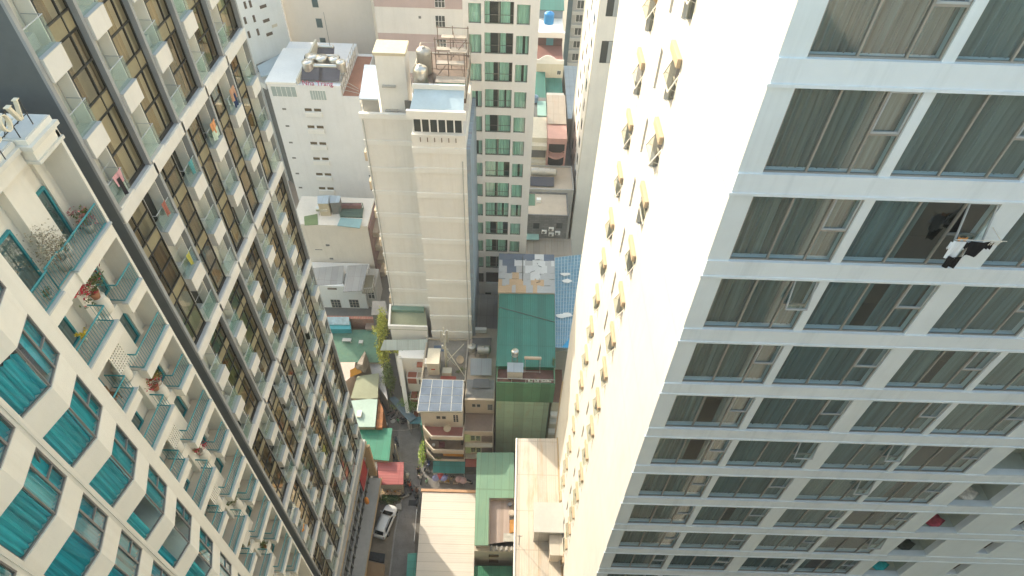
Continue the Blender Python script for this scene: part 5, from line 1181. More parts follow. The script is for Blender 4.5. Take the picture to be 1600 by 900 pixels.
tag(kb.build('handrail', M_steel, None, loc=(*p[0], 0)), 'pale metal handrail along the lane side of the big pale shed', 'handrail')
# ================================================================== sheds at the bottom
R_cream = corr('cream_sheet', (.70, .64, .55), 'y', .28, 1.05, .0, var=.07, rough=.55, lap=90)
R_rusty = corr('rusty_white_sheet', (.66, .59, .49), 'x', .25, 1.0, .9, (.52, .36, .21), var=.12, lap=4.2)
R_sage = corr('sage_sheet', (.20, .36, .24), 'x', .22, .9, .22, (.33, .36, .2), var=.12, lap=7.)
R_rib = corr('ribbed_floor_sheet', (.45, .36, .31), 'x', .42, 5, .1, lap=9)
R_deep = corr('deep_green_sheet', (.03, .20, .10), 'x', .22, .9, .1, (.1, .12, .06)); R_pale = corr('pale_green_wall', (.44, .60, .42), 'xz', .22, 1.25, .4, (.44, .36, .17), var=.16, lap=3.2)
R_tealr = corr('teal_roof_sheet', (.04, .21, .155), 'x', .25, 1.0, .5, (.05, .145, .11), var=.18, lap=4.1)
def roof_house(name, label, cat, pxs, zs, wm, rm, th=.12, ins=.15, hold=0.):
    p = [(*atz(x, y, z), z) for (x, y), z in zip(pxs, zs)]; cx = sum(q[0] for q in p)/len(p); cy = sum(q[1] for q in p)/len(p)
    t = thing(name, label, cat, (cx, cy, 0))
    foot = [(cx+(a-cx)*(1-ins/max(.5, abs(a-cx))), cy+(b-cy)*(1-ins/max(.5, abs(b-cy)))) for a, b, c in p]
    m = MB(); m.prism(foot, hold, [c-th-.01 for a, b, c in p]); m.build('wall', wm, t)
    m = MB(); n = len(p); b0 = len(m.v)
    m.prism([(a, b) for a, b, c in p], [c-th for a, b, c in p], [c for a, b, c in p]); m.build('roof', rm, t)
    return t
M_wallc = mat('shed_wall', (.50, .44, .35), var=.15, streak=.2)
t = roof_house('shed', 'big shed with a pale cream sheet roof crossed by a diagonal shadow, beside the lane', 'shed', ((660, 769), (743, 771), (739, 960), (645, 960)), (5, 5.0, 5, 5), M_wallc, R_cream)
p = [(*atz(x, y, 5), 5) for x, y in ((659, 768), (743, 770))]; m = MB(); m.box(p[0][0]-.1, p[1][0], p[0][1], p[0][1]+.35, 4.7, 5.12); m.build('ridge_cap', mat('orange_trim', (.55, .33, .19), var=.15), t)
t = roof_house('shed', 'long shed with a sage green sheet roof next to the big pale shed', 'shed', ((745, 707), (803, 707), (803, 778), (764, 778), (763, 852), (741, 852)), (8,)*6, M_wallc, R_sage)
z = 7.2; p = [(*atz(x, y, z), z) for x, y in ((764, 780), (803, 780), (803, 845), (762, 850))]
t = thing('lean_to', 'low lean-to with ribbed brownish roof between the sage green shed and the rusty white shed', 'shed', p[0]); m = MB(); m.prism([q[:2] for q in p], z-.1, z); m.build('roof', R_rib, t)
m = MB(); m.bar((p[0][0], p[0][1], z+.1), (p[3][0], p[3][1], z+.1), .09, 6); m.bar((p[0][0], p[0][1], z+.1), (p[1][0], p[1][1], z+.1), .09, 6); m.build('edge_trim', M_ribw, t)
# front wall of the green shed with broken block row, then green lower roof
y0 = p[3][1]; x0 = atz(741, 852, 8)[0]; x1 = p[2][0]
m = MB(); m.box(x0, x1, y0-.7, y0-.1, 0, 6.8); W = m.build('front_wall', mat('pale_block', (.56, .51, .40), var=.1, streak=.2), t)
xm0, xm1 = x0+(x1-x0)*.37, x0+(x1-x0)*.62
m = MB(); m.box(xm0, xm1, y0-.75, y0-.703, 5.2, 5.9); m.build('dark_opening', M_win, W); m = MB(); m.box(xm0+.1, xm1-.1, y0-.78, y0-.752, 5.3, 5.75); m.box(xm0, xm1, y0-.74, y0-.702, 3.4, 4.3); m.build('sign_board', mat('brown_board', (.22, .15, .08), var=.3), W)
m = MB()
for i in range(9): a = xm0+.1+i*.3; m.hexa([(a, y0-.65, 6.82), (a+.1, y0-.65, 6.82), (a+.1, y0-.2, 6.82), (a, y0-.2, 6.82), (a+.12*(-1)**i, y0-.65, 7.3), (a+.1+.12*(-1)**i, y0-.65, 7.3), (a+.1+.12*(-1)**i, y0-.2, 7.3), (a+.12*(-1)**i, y0-.2, 7.3)])
m.build('grille', M_grey, W)
t = roof_house('shed', 'deep green sheet roof at the very bottom, in front of the pale block wall', 'shed', ((740, 884), (801, 884), (800, 960), (738, 960)), (4.6,)*4, M_wallc, R_deep)
# clutter on the lean-to
for i, (px, py, nm, lb, ct, cl, s) in enumerate(((797, 790, 'bucket', 'grey bucket at the upper end of the lean-to roof', 'bucket', (.10, .11, .13), (.3, .3, .5)), (800, 803, 'sack', 'pale crumpled sack on the lean-to roof', 'sack', (.55, .47, .38), (.45, .35, .4)), (800, 823, 'board', 'rusty orange board leaning at the edge of the lean-to', 'board', (.45, .22, .05), (.3, .8, .25)), (801, 812, 'tarp', 'dark folded tarp on the lean-to', 'tarp', (.06, .055, .05), (.4, .4, .25)), (796, 840, 'panel', 'pale panel lying at the lower end of the lean-to roof', 'panel', (.5, .5, .45), (.7, .5, .1)))):
    x, y = atz(px, py, z); m = MB()
    if nm in ('bucket', 'sack'): m.lathe((x, y, z), [(s[0]*.7, 0), (s[0], s[2]*.5), (s[0]*.8, s[2]), (.05, s[2]*1.02)], 9)
    else: m.hexa([(x-s[0], y-s[1], z+.01), (x+s[0], y-s[1], z+.01), (x+s[0], y+s[1], z+.01), (x-s[0], y+s[1], z+.01), (x-s[0]*.9, y-s[1], z+s[2]*.6), (x+s[0]*.8, y-s[1]*.9, z+s[2]), (x+s[0]*.9, y+s[1], z+s[2]), (x-s[0], y+s[1]*.9, z+s[2]*.7)])
    tag(m.build(nm, mat('clutter_%d' % i, cl, var=.25, sc=2), None, loc=(x, y, z)), lb, ct)
# rusty white shed against the tower
z = 15.0
t = roof_house('shed', 'tall shed with a rusty white sheet roof tight against the white tower', 'shed', ((808, 685), (870, 685), (879, 960), (803, 960)), (z,)*4, M_wallc, R_rusty, hold=0)
p = [atz(*q, z) for q in ((808, 685), (870, 685), (803, 960))]
m = MB(); m.bar((p[0][0]-.05, p[0][1], z+.02), (p[2][0]-.05, p[2][1], z+.02), .12, 6); m.build('gutter', M_ribw, t)
bx0, bx1 = atz(833, 845, z)[0], atz(871, 845, z)[0]; by = atz(833, 846, z)[1]
B1 = thing('roof_box', 'plain grey sheet metal box house on the rusty white shed roof', 'box', (bx0, by, z)); m = MB(); m.box(bx0, 6.45, by, by+3.0, z+.004, z+2.6); m.build('wall', corr('grey_wall_sheet', (.50, .48, .43), 'xz', .3, 1.0), B1); m = MB(); m.box(bx0-.08, 6.47, by-.08, by+3.08, z+2.603, z+2.7); m.build('roof', mat('grey_zinc', (.55, .54, .50), var=.08), B1)
cx0, cx1 = atz(857, 860, z)[0], 6.42; cy = atz(857, 878, z)[1]
B2 = thing('roof_box', 'corrugated cream box in front of the grey box house on the rusty white shed', 'box', (cx0, cy, z)); m = MB(); m.box(cx0, cx1, cy, by-.05, z+.004, z+1.9); m.build('wall', R_rusty, B2); m = MB(); m.box(cx0-.05, cx1, cy-.05, by-.06, z+1.903, z+2.0); m.build('roof', corr('cream_rib_sheet', (.60, .54, .45), 'x', .5, 1.0, .1), B2)
x, y = atz(811, 851, z); m = MB(); m.bar((x, y, z), (x, y, z+2.4), .035, 5); m.bar((x-.3, y, z+2.3), (x+.3, y, z+2.3), .02, 5); m.bar((x-.2, y, z+2.1), (x+.2, y, z+2.1), .02, 5); tag(m.build('antenna', M_dgrey, None, loc=(x, y, z)), 'small antenna pole casting a long thin shadow on the rusty white shed roof', 'antenna')
m = MB(); m.bar((6.40, 20, z+.15), (6.40, p[1][1], z+.15), .07, 6); tag(m.build('pipe', M_tan, None, loc=(6.4, 30, z)), 'tan pipe running along the foot of the white tower', 'pipe')
# ================================================================== tall green steel building
Yg = 44.0; gx0, gx1 = -.0236*Yg, .1385*Yg
GBD = thing('green_steel_building', 'tall green sheet metal building with teal roof, brick red terrace and pale green front', 'building', (gx0, Yg, 0))
zf1 = zY(628, Yg, 820); zf2 = zY(599, Yg, 820); zt = zf2-.6; yr = 47.1; zr = zf2+.3
m = MB(); m.box(gx0+.02, gx1-.4, Yg+.2, yr, 0, zf1); m.build('front_wall', R_pale, GBD)
m = MB(); m.box(gx0, gx1, Yg, Yg+.15, zf1+.0, zf2); m.box(gx0, gx0+.12, Yg+.151, yr, zt-2, zf2); m.box(gx1-.12, gx1, Yg+.151, yr, zt-2, zf2); m.build('parapet', corr('grass_green_sheet', (.10, .27, .14), 'xz', .22, 1.1, .4, (.13, .21, .09), var=.2), GBD)
m = MB(); m.box(gx0+.13, gx1-.13, Yg+.16, yr, zt-.4, zt); m.build('terrace', mat('brick_terrace', (.20, .095, .07), var=.3, sc=1.2), GBD)
m = MB(); m.bar((gx0+.1, Yg+.1, zf2+.75), (gx1-.1, Yg+.1, zf2+.75), .05, 6)
for i in range(5): x = gx0+.1+(gx1-gx0-.2)*i/4; m.bar((x, Yg+.1, zf2), (x, Yg+.1, zf2+.75), .035, 5)
m.build('railing', M_steel2, GBD)
def rcorner(px, py, z): return (*atz(px, py, z), z)
A_ = rcorner(775, 572, zr); B_ = rcorner(868, 574, zr); C_ = rcorner(866, 457, zr+1.2); D_ = rcorner(780, 456, zr+1.2)
m = MB(); m.prism([(A_[0]+.1, A_[1]+.2), (B_[0]-.1, B_[1]+.2), (C_[0]-.1, C_[1]), (D_[0]+.1, D_[1])], 0, [zr-.2, zr-.2, zr+1, zr+1]); m.build('wall', R_deep, GBD)
m = MB(); m.hexa([(a, b, c-.15) for a, b, c in (A_, B_, C_, D_)]+[A_, B_, C_, D_]); m.build('roof', R_tealr, GBD)
sk = MB(); q0, q1 = Vector(D_).lerp(Vector(A_), .22), Vector(C_).lerp(Vector(B_), .42); sk.bar(q0+Vector((0, 0, .06)), q1+Vector((0, 0, .06)), .05, 5); sk.build('cable_tray', M_dgrey, GBD)
E_ = rcorner(780, 396, zr+2.4); F_ = rcorner(866, 398, zr+2.4); D2 = rcorner(778, 457, zr+1.4); C2 = rcorner(867, 458, zr+1.4)
t = thing('patched_roof', 'old roof of grey, white and peach sheets behind the teal roof', 'roof', (D2[0], D2[1], zr))
m = MB(); m.prism([D2[:2], C2[:2], F_[:2], E_[:2]], 0, [zr+1.2, zr+1.2, zr+2.2, zr+2.2]); m.build('wall', M_wallc, t)
def gl_(u, v): a = Vector(D2).lerp(Vector(C2), u); b = Vector(E_).lerp(Vector(F_), u); return a.lerp(b, v)
rr = random.Random(4); Pm = [mat('sheet_grey', (.50, .49, .47), var=.1), mat('sheet_peach', (.62, .42, .25), var=.12), mat('sheet_slate', (.16, .19, .24), var=.15), mat('sheet_white', (.70, .69, .66), var=.06)]
NU, NV = 12, 6; base = MB()
pat = ["111011010000", "101110011100", "000100033000", "002200333300", "022333033303", "222222223322"]
lay = [MB() for _ in range(4)]
for v in range(NV):
    cuts = [0]+sorted((u+rr.uniform(-.42, .42))/NU for u in range(1, NU))+[1]; v0_ = v/NV; v1_ = (v+1)/NV
    for u in range(NU):
        k = int(pat[v][u]); ja, jb = (0 if v == 0 else rr.uniform(-.02, .02)), (0 if v == NV-1 else rr.uniform(0, .03)); a, b, c, d = gl_(cuts[u], v0_+ja), gl_(cuts[u+1], v0_+ja), gl_(cuts[u+1], v1_+jb), gl_(cuts[u], v1_+jb); h = Vector((0, 0, -.06)); up = Vector((0, 0, rr.uniform(0, .02)))
        lay[k].hexa([a+h, b+h, c+h, d+h, a+up, b+up, c+up, d+up])
for k in range(4): lay[k].build('sheet', Pm[k], t)
m = MB()
for i in range(7): a = gl_(.72+rr.uniform(-.1, .08), .25+i*.1); b = a+Vector((rr.uniform(-.7, .7), rr.uniform(-.6, .2), .25)); m.bar(a+Vector((0, 0, .1)), b, .035, 5)
m.bar(gl_(.43, .3)+Vector((0, 0, .08)), gl_(.43, .95)+Vector((0, 0, .08)), .05, 5); tag(m.build('scrap_pile', M_dgrey, None, loc=gl_(.7, .4)), 'scattered scrap bars lying on the patched peach and white roof', 'scrap')
x, y = atz(804, 568, zr+.3); tank('water_tank', 'small upright steel water tank on tall legs on the teal roof', (x, y+.2, zr+.15), .42, .9, M_steel, stand=1.6)
p0, p1 = atz(793, 582, zt+1.6), atz(817, 582, zt+1.6)
t = thing('roof_cabinet', 'white and pale blue cabinet on the brick red terrace', 'cabinet', (p0[0], p0[1], zt)); m = MB(); m.box(p0[0], p1[0], p0[1], p0[1]+1.3, zt+.35, zt+1.7); m.build('body', mat('cabinet_white', (.68, .62, .54), var=.1), t); m = MB(); m.box(p0[0]-.05, p1[0]+.05, p0[1]-.05, p0[1]+1.35, zt+1.703, zt+1.8); m.build('lid', M_bsheet, t); m = MB()
for a in (p0[0]+.1, p1[0]-.1): m.box(a-.06, a+.06, p0[1]+.1, p0[1]+1.2, zt, zt+.349)
m.build('leg', M_rust, t)
p0, p1 = atz(819, 560, zr+1.0), atz(846, 560, zr+1.0)
t = thing('collector_frame', 'peach coloured barrel and rack at the front edge of the teal roof', 'solar heater', (p0[0], p0[1], zr)); m = MB(); m.lathe((p0[0], p0[1], zr+1.1), [(.05, 0), (.2, .04), (.2, p1[0]-p0[0]-.04), (.05, p1[0]-p0[0])], 12, (1, 0, 0)); m.build('barrel', mat('peach_barrel', (.66, .50, .36), rough=.35, var=.1), t, True)
m = MB()
for a in (p0[0]+.15, p1[0]-.15): m.bar((a, p0[1], zr+.1), (a, p0[1], zr+1.0), .035, 5); m.bar((a, p0[1]-1.2, zr-.3), (a, p0[1], zr+1.0), .03, 5)
m.bar((p0[0], p0[1]-1.1, zr-.2), (p1[0], p0[1]-1.1, zr-.2), .03, 5); m.build('rack', M_steel2, t)
for i, px in enumerate((829, 839, 850, 858)):
    x, y = atz(px, 602, zf2+.4); m = MB(); m.box(x-.28, x+.28, Yg+.2, Yg+.5, zt+.02, zt+.75); T = tag(m.build('planter', M_pot, None, loc=(x, Yg+.3, zt)), ['pale planter at the terrace edge of the green building, leftmost of the four', 'pale planter at the terrace edge of the green building, second from left', 'pale planter at the terrace edge of the green building, third from left', 'pale planter at the terrace edge of the green building, rightmost under the leafy vine'][i], 'planter', 'pale planters on the terrace edge')
    l = MB(); l.leaves((x, Yg+.35, zt+1.0), (.25, .18, .25), 60, .12, i); l.build('foliage', L_green, T)
m = MB(); m.leaves((gx1-.15, 46.9, zr+.2), (.22, .7, .6), 220, .14, 9); tag(m.build('climbing_plant', L_green, None, loc=(gx1, 46.9, zr)), 'leafy climber at the right front corner of the teal roof', 'plant')
# blue lattice yard roof right of the teal roof
zb = zr-.5; p = [rcorner(867, 403, zb+1.2), rcorner(908, 398, zb+1.2), rcorner(896, 545, zb), rcorner(868, 543, zb)]
t = thing('blue_yard_roof', 'translucent blue yard roof with a white grid between the teal roof and the white tower', 'roof', p[3])
m = MB(); q = [Vector(a) for a in (p[3], p[2], p[1], p[0])]; m.hexa([(a.x, a.y, a.z-.06) for a in q]+[tuple(a) for a in q]); m.build('roof', mat('blue_sheet', (.17, .34, .45), rough=.35, var=.2, sc=.6), t)
m = MB()
for i in range(9): a = q[0].lerp(q[1], i/8); b = q[3].lerp(q[2], i/8); m.bar(a+Vector((0, 0, .05)), b+Vector((0, 0, .05)), .035, 4)
for i in range(26): a = q[0].lerp(q[3], i/25); b = q[1].lerp(q[2], i/25); m.bar(a+Vector((0, 0, .05)), b+Vector((0, 0, .05)), .03, 4)
m.build('grid', mat('grid_pale', (.52, .64, .70), var=.1), t)
m = MB(); a, b, c = q[0].lerp(q[1], .35), q[1], q[1].lerp(q[2], .16); m.q(*[tuple(v+Vector((0, 0, .14))) for v in (a, b, c)]); m.build('sunlit_tip', mat('sunlit_blue_paint', (.04, .38, .68), rough=.4), t)  # sunlit tip of the roof, painted on as a brighter blue triangle
rr = random.Random(8)
for i, (u, v) in enumerate(((.45, .78), (.5, .70), (.25, .32), (.55, .33))):
    c = q[0].lerp(q[1], u).lerp(q[3].lerp(q[2], u), v)+Vector((0, 0, .14)); m = MB(); n = 9
    m.q(*[tuple(c+Vector((math.cos(2*math.pi*k/n)*rr.uniform(.5, 1.1), math.sin(2*math.pi*k/n)*rr.uniform(.2, .45), .02))) for k in range(n)]); m.build('white_scrap', M_ribw, t)
m = MB(); m.box(q[0].x+.1, q[1].x-.2, q[0].y+.6, q[3].y-.6, 0, zb-1.5); m.build('wall', M_grey, t)
# terrace with planters and arched house behind, seen in the slot beside the tower
t = thing('slot_house', 'narrow old house with an arched opening squeezed between the green building and the white tower', 'house', (6.15, 46, 0))
m = MB(); m.box(6.13, 7.6, 45.2, 54, 0, 12.0); m.build('wall', M_cream, t); m = MB(); m.box(6.14, 7.6, 45.25, 54, 12.003, 12.1); m.build('terrace', mat('brown_terrace', (.22, .11, .07), var=.25), t)
zz = zY(650, 45.2, 872); m = MB(); n = 10; m.q(*([(6.2, 45.19, zz-1.4), (6.42, 45.19, zz-1.4)]+[(6.31+.11*math.cos(math.pi*i/n), 45.19, zz+.1+.25*math.sin(math.pi*i/n)) for i in range(n+1)])); m.build('arch', M_win, t)
for i, h in enumerate((9.5, 7.9, 5.2)): m = MB(); m.box(6.1, 7.5, 44.5, 45.18, h, h+.5); m.build('ledge', M_ribw, t)
# ================================================================== roofs in front of the ribbed tower
t = block('flat_roofs', 'flat roofed house at the foot of the pale ribbed tower, crowded with telecom gear', 'house', -11.0, -5.15, 47.9, 54.9, 12.0, M_wallc, mat('grimy_roof', (.27, .245, .21), var=.3, spots=.4), 0, .35)
def rb(px0, py0, px1, py1, z): a, b = atz(px0, py0, z), atz(px1, py1, z); return a, b
zr0 = 12.06; a = atz(669, 586, zr0); b = atz(687, 586, zr0)
t = thing('equipment_cabin', 'cream telecom cabin with a small red mark on the flat roof', 'cabin', (*a, zr0)); m = MB(); m.box(a[0], b[0], a[1], a[1]+2.4, zr0, zr0+2.5); bevel(m.build('body', mat('cabin_cream', (.66, .58, .47), var=.08, streak=.1), t), .04); m = MB(); m.box(a[0]-.06, b[0]+.06, a[1]-.06, a[1]+2.46, zr0+2.503, zr0+2.62); m.build('roof', M_cream, t); m = MB(); m.box(a[0]+.5, a[0]+1.0, a[1]-.02, a[1]-.003, zr0+1.2, zr0+1.45); m.build('red_mark', mat('red_paint', (.5, .05, .03)), t)
m = MB(); m.box(a[0]-.45, a[0]-.03, a[1]+.6, a[1]+1.5, zr0+.9, zr0+1.7); m.build('cooler', M_ribw, t)
x, y = atz(698, 573, zr0); t = thing('telecom_mast', 'cream telecom mast with panel antennas and stay poles on the flat roof', 'mast', (x, y, zr0))
m = MB(); m.bar((x, y, zr0), (x, y, zr0+7.2), .20, 8, .13); m.bar((x, y, zr0+7.2), (x, y, zr0+8.2), .06, 6); m.build('pole', M_cream, t)
m = MB()
for a2 in (.6, 2.7, 4.9):
    c, s = math.cos(a2), math.sin(a2); px, py = x+c*.42, y+s*.42; m.box(px-.15, px+.15, py-.09, py+.09, zr0+5.1, zr0+7.4)
    m.bar((x, y, zr0+5.5), (px, py, zr0+5.5), .03, 5); m.bar((x, y, zr0+7), (px, py, zr0+7), .03, 5)
m.box(x-.4, x-.15, y-.3, y-.1, zr0+4.2, zr0+4.9); m.box(x+.12, x+.4, y-.3, y-.08, zr0+3.4, zr0+4.1); m.build('antenna_panel', mat('antenna_grey', (.52, .50, .44), var=.12), t)
m = MB(); b2 = atz(727, 590, zr0); m.bar((x+.1, y-.1, zr0+4.2), (b2[0], b2[1], zr0+.1), .07, 6); b2 = atz(712, 572, zr0); m.bar((x+.1, y, zr0+2.4), (b2[0], b2[1], zr0+.1), .06, 6); b2 = atz(725, 540, zr0); m.bar((x+.1, y, zr0+1.2), (b2[0], b2[1], zr0+.4), .06, 6); m.build('stay', M_cream, t)
x2, y2 = atz(695, 578, zr0); m = MB(); m.box(x2-.2, x2+1.0, y2-1.2, y2-.3, zr0, zr0+1.0); T = tag(m.build('battery_box', M_cream, None, loc=(x2, y2, zr0)), 'cream battery box with a red base below the telecom mast', 'box'); m = MB(); m.box(x2-.4, x2+1.6, y2-1.7, y2-1.2, zr0+.003, zr0+.3); m.build('base', mat('red_base', (.42, .09, .06), var=.2), T)
x, y = atz(720, 566, zr0); m = MB(); m.lathe((x, y, zr0+.6), [(.03, -.06), (.3, 0), (.52, .14), (.56, .18), (.5, .14), (.03, .02)], 16, (-.3, -.6, .75)); m.bar((x, y, zr0), (x, y, zr0+.6), .05, 5); tag(m.build('satellite_dish', mat('dish_tan', (.48, .38, .26), var=.1), None, True, loc=(x, y, zr0)), 'tan satellite dish on the flat roof right of the telecom mast', 'dish')
m = MB(); p = [atz(*q, zr0+.05) for q in ((678, 540), (694, 540), (694, 549), (678, 549))]; m.prism(p, zr0+.004, zr0+.08); tag(m.build('skylight', mat('blue_skylight', (.10, .14, .2), rough=.2), None, loc=(*p[0], zr0)), 'small dark blue skylight at the back of the flat roof', 'skylight')
m = MB(); x, y = atz(722, 582, zr0); m.leaves((x, y, zr0+.5), (.7, .5, .45), 260, .15, 5); tag(m.build('roof_plant', L_green, None, loc=(x, y, zr0)), 'green bush at the right edge of the telecom roof', 'plant')
# house with solar panels on the corner
zs = 13.0; Yf = 43.1
SH = thing('solar_house', 'corner house with a solar panel roof, stepped balconies, orange blind and teal awning', 'house', (-10.7, Yf, 0))
m = MB(); m.box(-10.55, -5.25, Yf+.1, 47.85, 0, zs-1.0); m.build('wall', mat('house_cream', (.70, .62, .50), var=.08, streak=.2), SH)
p = [rcorner(660, 593, zs+.5), rcorner(724, 595, zs+.5), rcorner(722, 643, zs-.5), rcorner(652, 643, zs-.5)]
m = MB(); m.hexa([(a, b, c-.35) for a, b, c in (p[3], p[2], p[1], p[0])]+[(a, b, c-.2) for a, b, c in (p[3], p[2], p[1], p[0])]); m.build('roof', M_cream, SH)

q = [Vector(p[i]) for i in (3, 2, 1, 0)]
m = MB()
for i in range(5): a, b = q[0].lerp(q[1], i/4), q[3].lerp(q[2], i/4); m.bar(a+Vector((0, 0, .06)), b+Vector((0, 0, .06)), .06, 4)
for i in range(5): a, b = q[0].lerp(q[3], i/4), q[1].lerp(q[2], i/4); m.bar(a+Vector((0, 0, .05)), b+Vector((0, 0, .05)), .04, 4)
SPN = m.build('solar_array', M_ribw, SH)
M_pv = mat('solar_glass', (.22, .26, .31), rough=.2, var=.22, sc=.7, spec=.9)
for i in range(4):
    for j in range(4):
        def pt(u, v): return q[0].lerp(q[1], u).lerp(q[3].lerp(q[2], u), v)
        u0, u1, v0, v1 = i/4+.008, (i+1)/4-.008, j/4+.01, (j+1)/4-.01; hh = Vector((0, 0, .10)); c = [pt(u0, v0), pt(u1, v0), pt(u1, v1), pt(u0, v1)]
        m = MB(); m.hexa([a+hh*.4 for a in c]+[a+hh for a in c]); m.build('panel', M_pv, SPN)
xL, xR, Yb1 = -10.35, -5.1, 41.4
def balc(zt, col, y0=Yb1, cham=1.3, par=.9):
    m = MB(); poly = [(xL, Yf+.1), (xL, y0+cham), (xL+cham*.9, y0), (xR, y0), (xR, Yf+.1)]
    m.prism(poly, zt-.25, zt); B = m.build('balcony', M_cream, SH)
    mm = MB(); inn = [(xL+.15, Yf+.05), (xL+.15, y0+cham+.06), (xL+cham*.9+.07, y0+.15), (xR-.1, y0+.15), (xR-.1, Yf+.05)]
    mm.prism(inn, zt+.004, zt+.02); mm.build('floor', mat('floor_%d' % int(col[0]*100), col, var=.2, sc=1), B)
    pp = MB()
    for a, b, c, d in zip(poly, poly[1:], inn, inn[1:]): pp.prism([a, b, d, c], zt+.021, zt+par)
    pp.build('parapet', mat('parapet_cream', (.70, .60, .48), var=.08, streak=.15), B); return B
balc(8.7, (.34, .13, .10), par=.55); balc(5.1, (.30, .22, .16), par=.65); balc(2.6, (.25, .2, .15), par=.55)
fz = 10.6
for x in (-8.55, -7.85): fwin(SH, x, x+.45, Yf+.1, fz, fz+.6, M_grey, M_win, 0)
for r_ in range(4):
    for c_ in range(2): m = MB(); m.box(-6.4+c_*.35, -6.17+c_*.35, Yf+.05, Yf+.097, fz-.6+r_*.42, fz-.3+r_*.42); m.build('vent', M_dark, SH)
m = MB(); m.box(-8.0, xR-.2, Yb1+.5, Yb1+.58, 3.2, 5.0); m.build('blind', mat('orange_blind', (.55, .25, .02), var=.12), SH)
m = MB(); m.box(-9.9, -8.1, Yf-.3, Yf-.25, 2.7, 4.8); m.build('opening', M_win, SH); m = MB(); m.box(-9.8, -5.3, Yf+.0, Yf+.09, 5.2, 7.6); m.build('opening', M_dgrey, SH)
m = MB(); m.box(xR-.45, xR-.1, Yf-.5, Yf-.0, 5.15, 7.6); m.build('dark_door', M_win, SH)
m = MB(); m.hexa([(-9.3, 40.0, 2.05), (-5.0, 40.0, 2.05), (-5.0, 41.38, 2.75), (-9.3, 41.38, 2.75), (-9.3, 40.0, 2.12), (-5.0, 40.0, 2.12), (-5.0, 41.38, 2.82), (-9.3, 41.38, 2.82)]); m.build('awning', corr('teal_awning', (.02, .21, .19), 'x', .2, .7, var=.15), SH)
for x in (-9.2, -5.1): m = MB(); m.bar((x, 40.1, 0), (x, 40.1, 2.05), .04, 6); m.build('awning_post', M_ribw, SH)
x, y = -7.2, 42.4
m = MB(); m.lathe((x, y, 9.75), [(.03, -.05), (.28, 0), (.46, .14), (.5, .17), (.44, .12), (.03, .02)], 14, (.2, -.7, .7)); m.bar((x, y, 8.72), (x, y, 9.75), .04, 5); tag(m.build('satellite_dish', mat('dish_tan', (.48, .38, .26)), None, True, loc=(x, y, 8.7)), 'tan satellite dish on the reddish top balcony of the solar panel house', 'dish')
for i, (xx, yy, nm, lb, cl) in enumerate(((-8.1, 42.2, 'chair', 'dark maroon chair on the middle balcony of the solar panel house', (.16, .05, .05)), (-9.2, 42.3, 'plant_pot', 'white pot on the middle balcony of the solar panel house', (.6, .58, .55)))):
    m = MB()
    if i == 0:
        m.box(xx-.4, xx+.4, yy-.3, yy+.3, 5.5, 5.58); m.box(xx-.4, xx+.4, yy+.25, yy+.32, 5.58, 6.0)
        for a, b in ((-.35, -.25), (.35, -.25), (-.35, .25), (.35, .25)): m.bar((xx+a, yy+b, 5.12), (xx+a, yy+b, 5.5), .03, 5)
    else: m.lathe((xx, yy, 5.12), [(.14, 0), (.22, .4), (.2, .45), (.12, .44)], 12)
    tag(m.build(nm, mat('bal_%d' % i, cl, var=.15), None, loc=(xx, yy, 5.1)), lb, nm.replace('_', ' '))
m = MB(); m.leaves((-9.0, 41.55, 3.3), (.9, .2, .3), 260, .13, 31); tag(m.build('balcony_hedge', L_green, None, loc=(-9, 41.6, 3)), 'row of green balcony plants beside the orange blind', 'plant')
x, y = atz(665, 705, 3); m = MB(); m.leaves((-10.75, 42.0, 3.6), (.5, 1.4, 2.0), 900, .20, 33); T = tag(m.build('climbing_plant', leafm('leaf_lime', (.10, .20, .012), (.38, .50, .06)), None, loc=(-10.7, 42, 0)), 'bright lime green climber on the chamfered corner of the solar panel house', 'plant'); m = MB(); m.bar((-10.6, 41.9, 0), (-10.7, 42, 3.2), .06, 5, .03); m.build('stem', M_wood, T)
m = MB(); m.box(-11.0, -10.5, 44.0, 46.5, 0, 7.5); tag(m.build('green_screen', mat('green_netting', (.02, .16, .14), var=.3, sc=1.5), None, loc=(-10.8, 45, 0)), 'dark teal netting wall on the left flank of the solar panel house', 'screen')
# narrow house next door with brown terrace
NH = thing('narrow_house', 'narrow house with a brown terrace and lime framed windows beside the solar panel house', 'house', (-5, 45, 0))
m = MB(); m.box(-5.05, -1.25, 45, 57, 0, 12.2); m.box(-5.05, -1.3, 42.3, 44.99, 0, 9.2); m.build('wall', mat('narrow_beige', (.52, .43, .33), var=.1, streak=.25), NH)
m = MB(); m.box(-4.95, -1.35, 45.1, 48.2, 12.203, 12.26); m.build('roof', mat('stained_concrete', (.26, .26, .25), var=.3, spots=.4, spotcol=(.14, .13, .12)), NH)
m = MB(); m.box(-5.05, -1.25, 44.8, 45.09, 12.21, 12.7); m.build('parapet', mat('narrow_beige', (.5, .4, .3)), NH)
m = MB(); m.box(-4.95, -1.4, 42.4, 44.95, 9.203, 9.26); m.build('terrace', mat('brown_sheet', (.25, .18, .14), var=.2, rough=.6), NH)
for x in (-4.1, -3.5): fwin(NH, x, x+.4, 45, 10.8, 11.4, M_grey, M_win, 0)
fwin(NH, -2.1, -1.5, 45, 10.2, 11.4, M_grey, M_win, 0, bars=4)
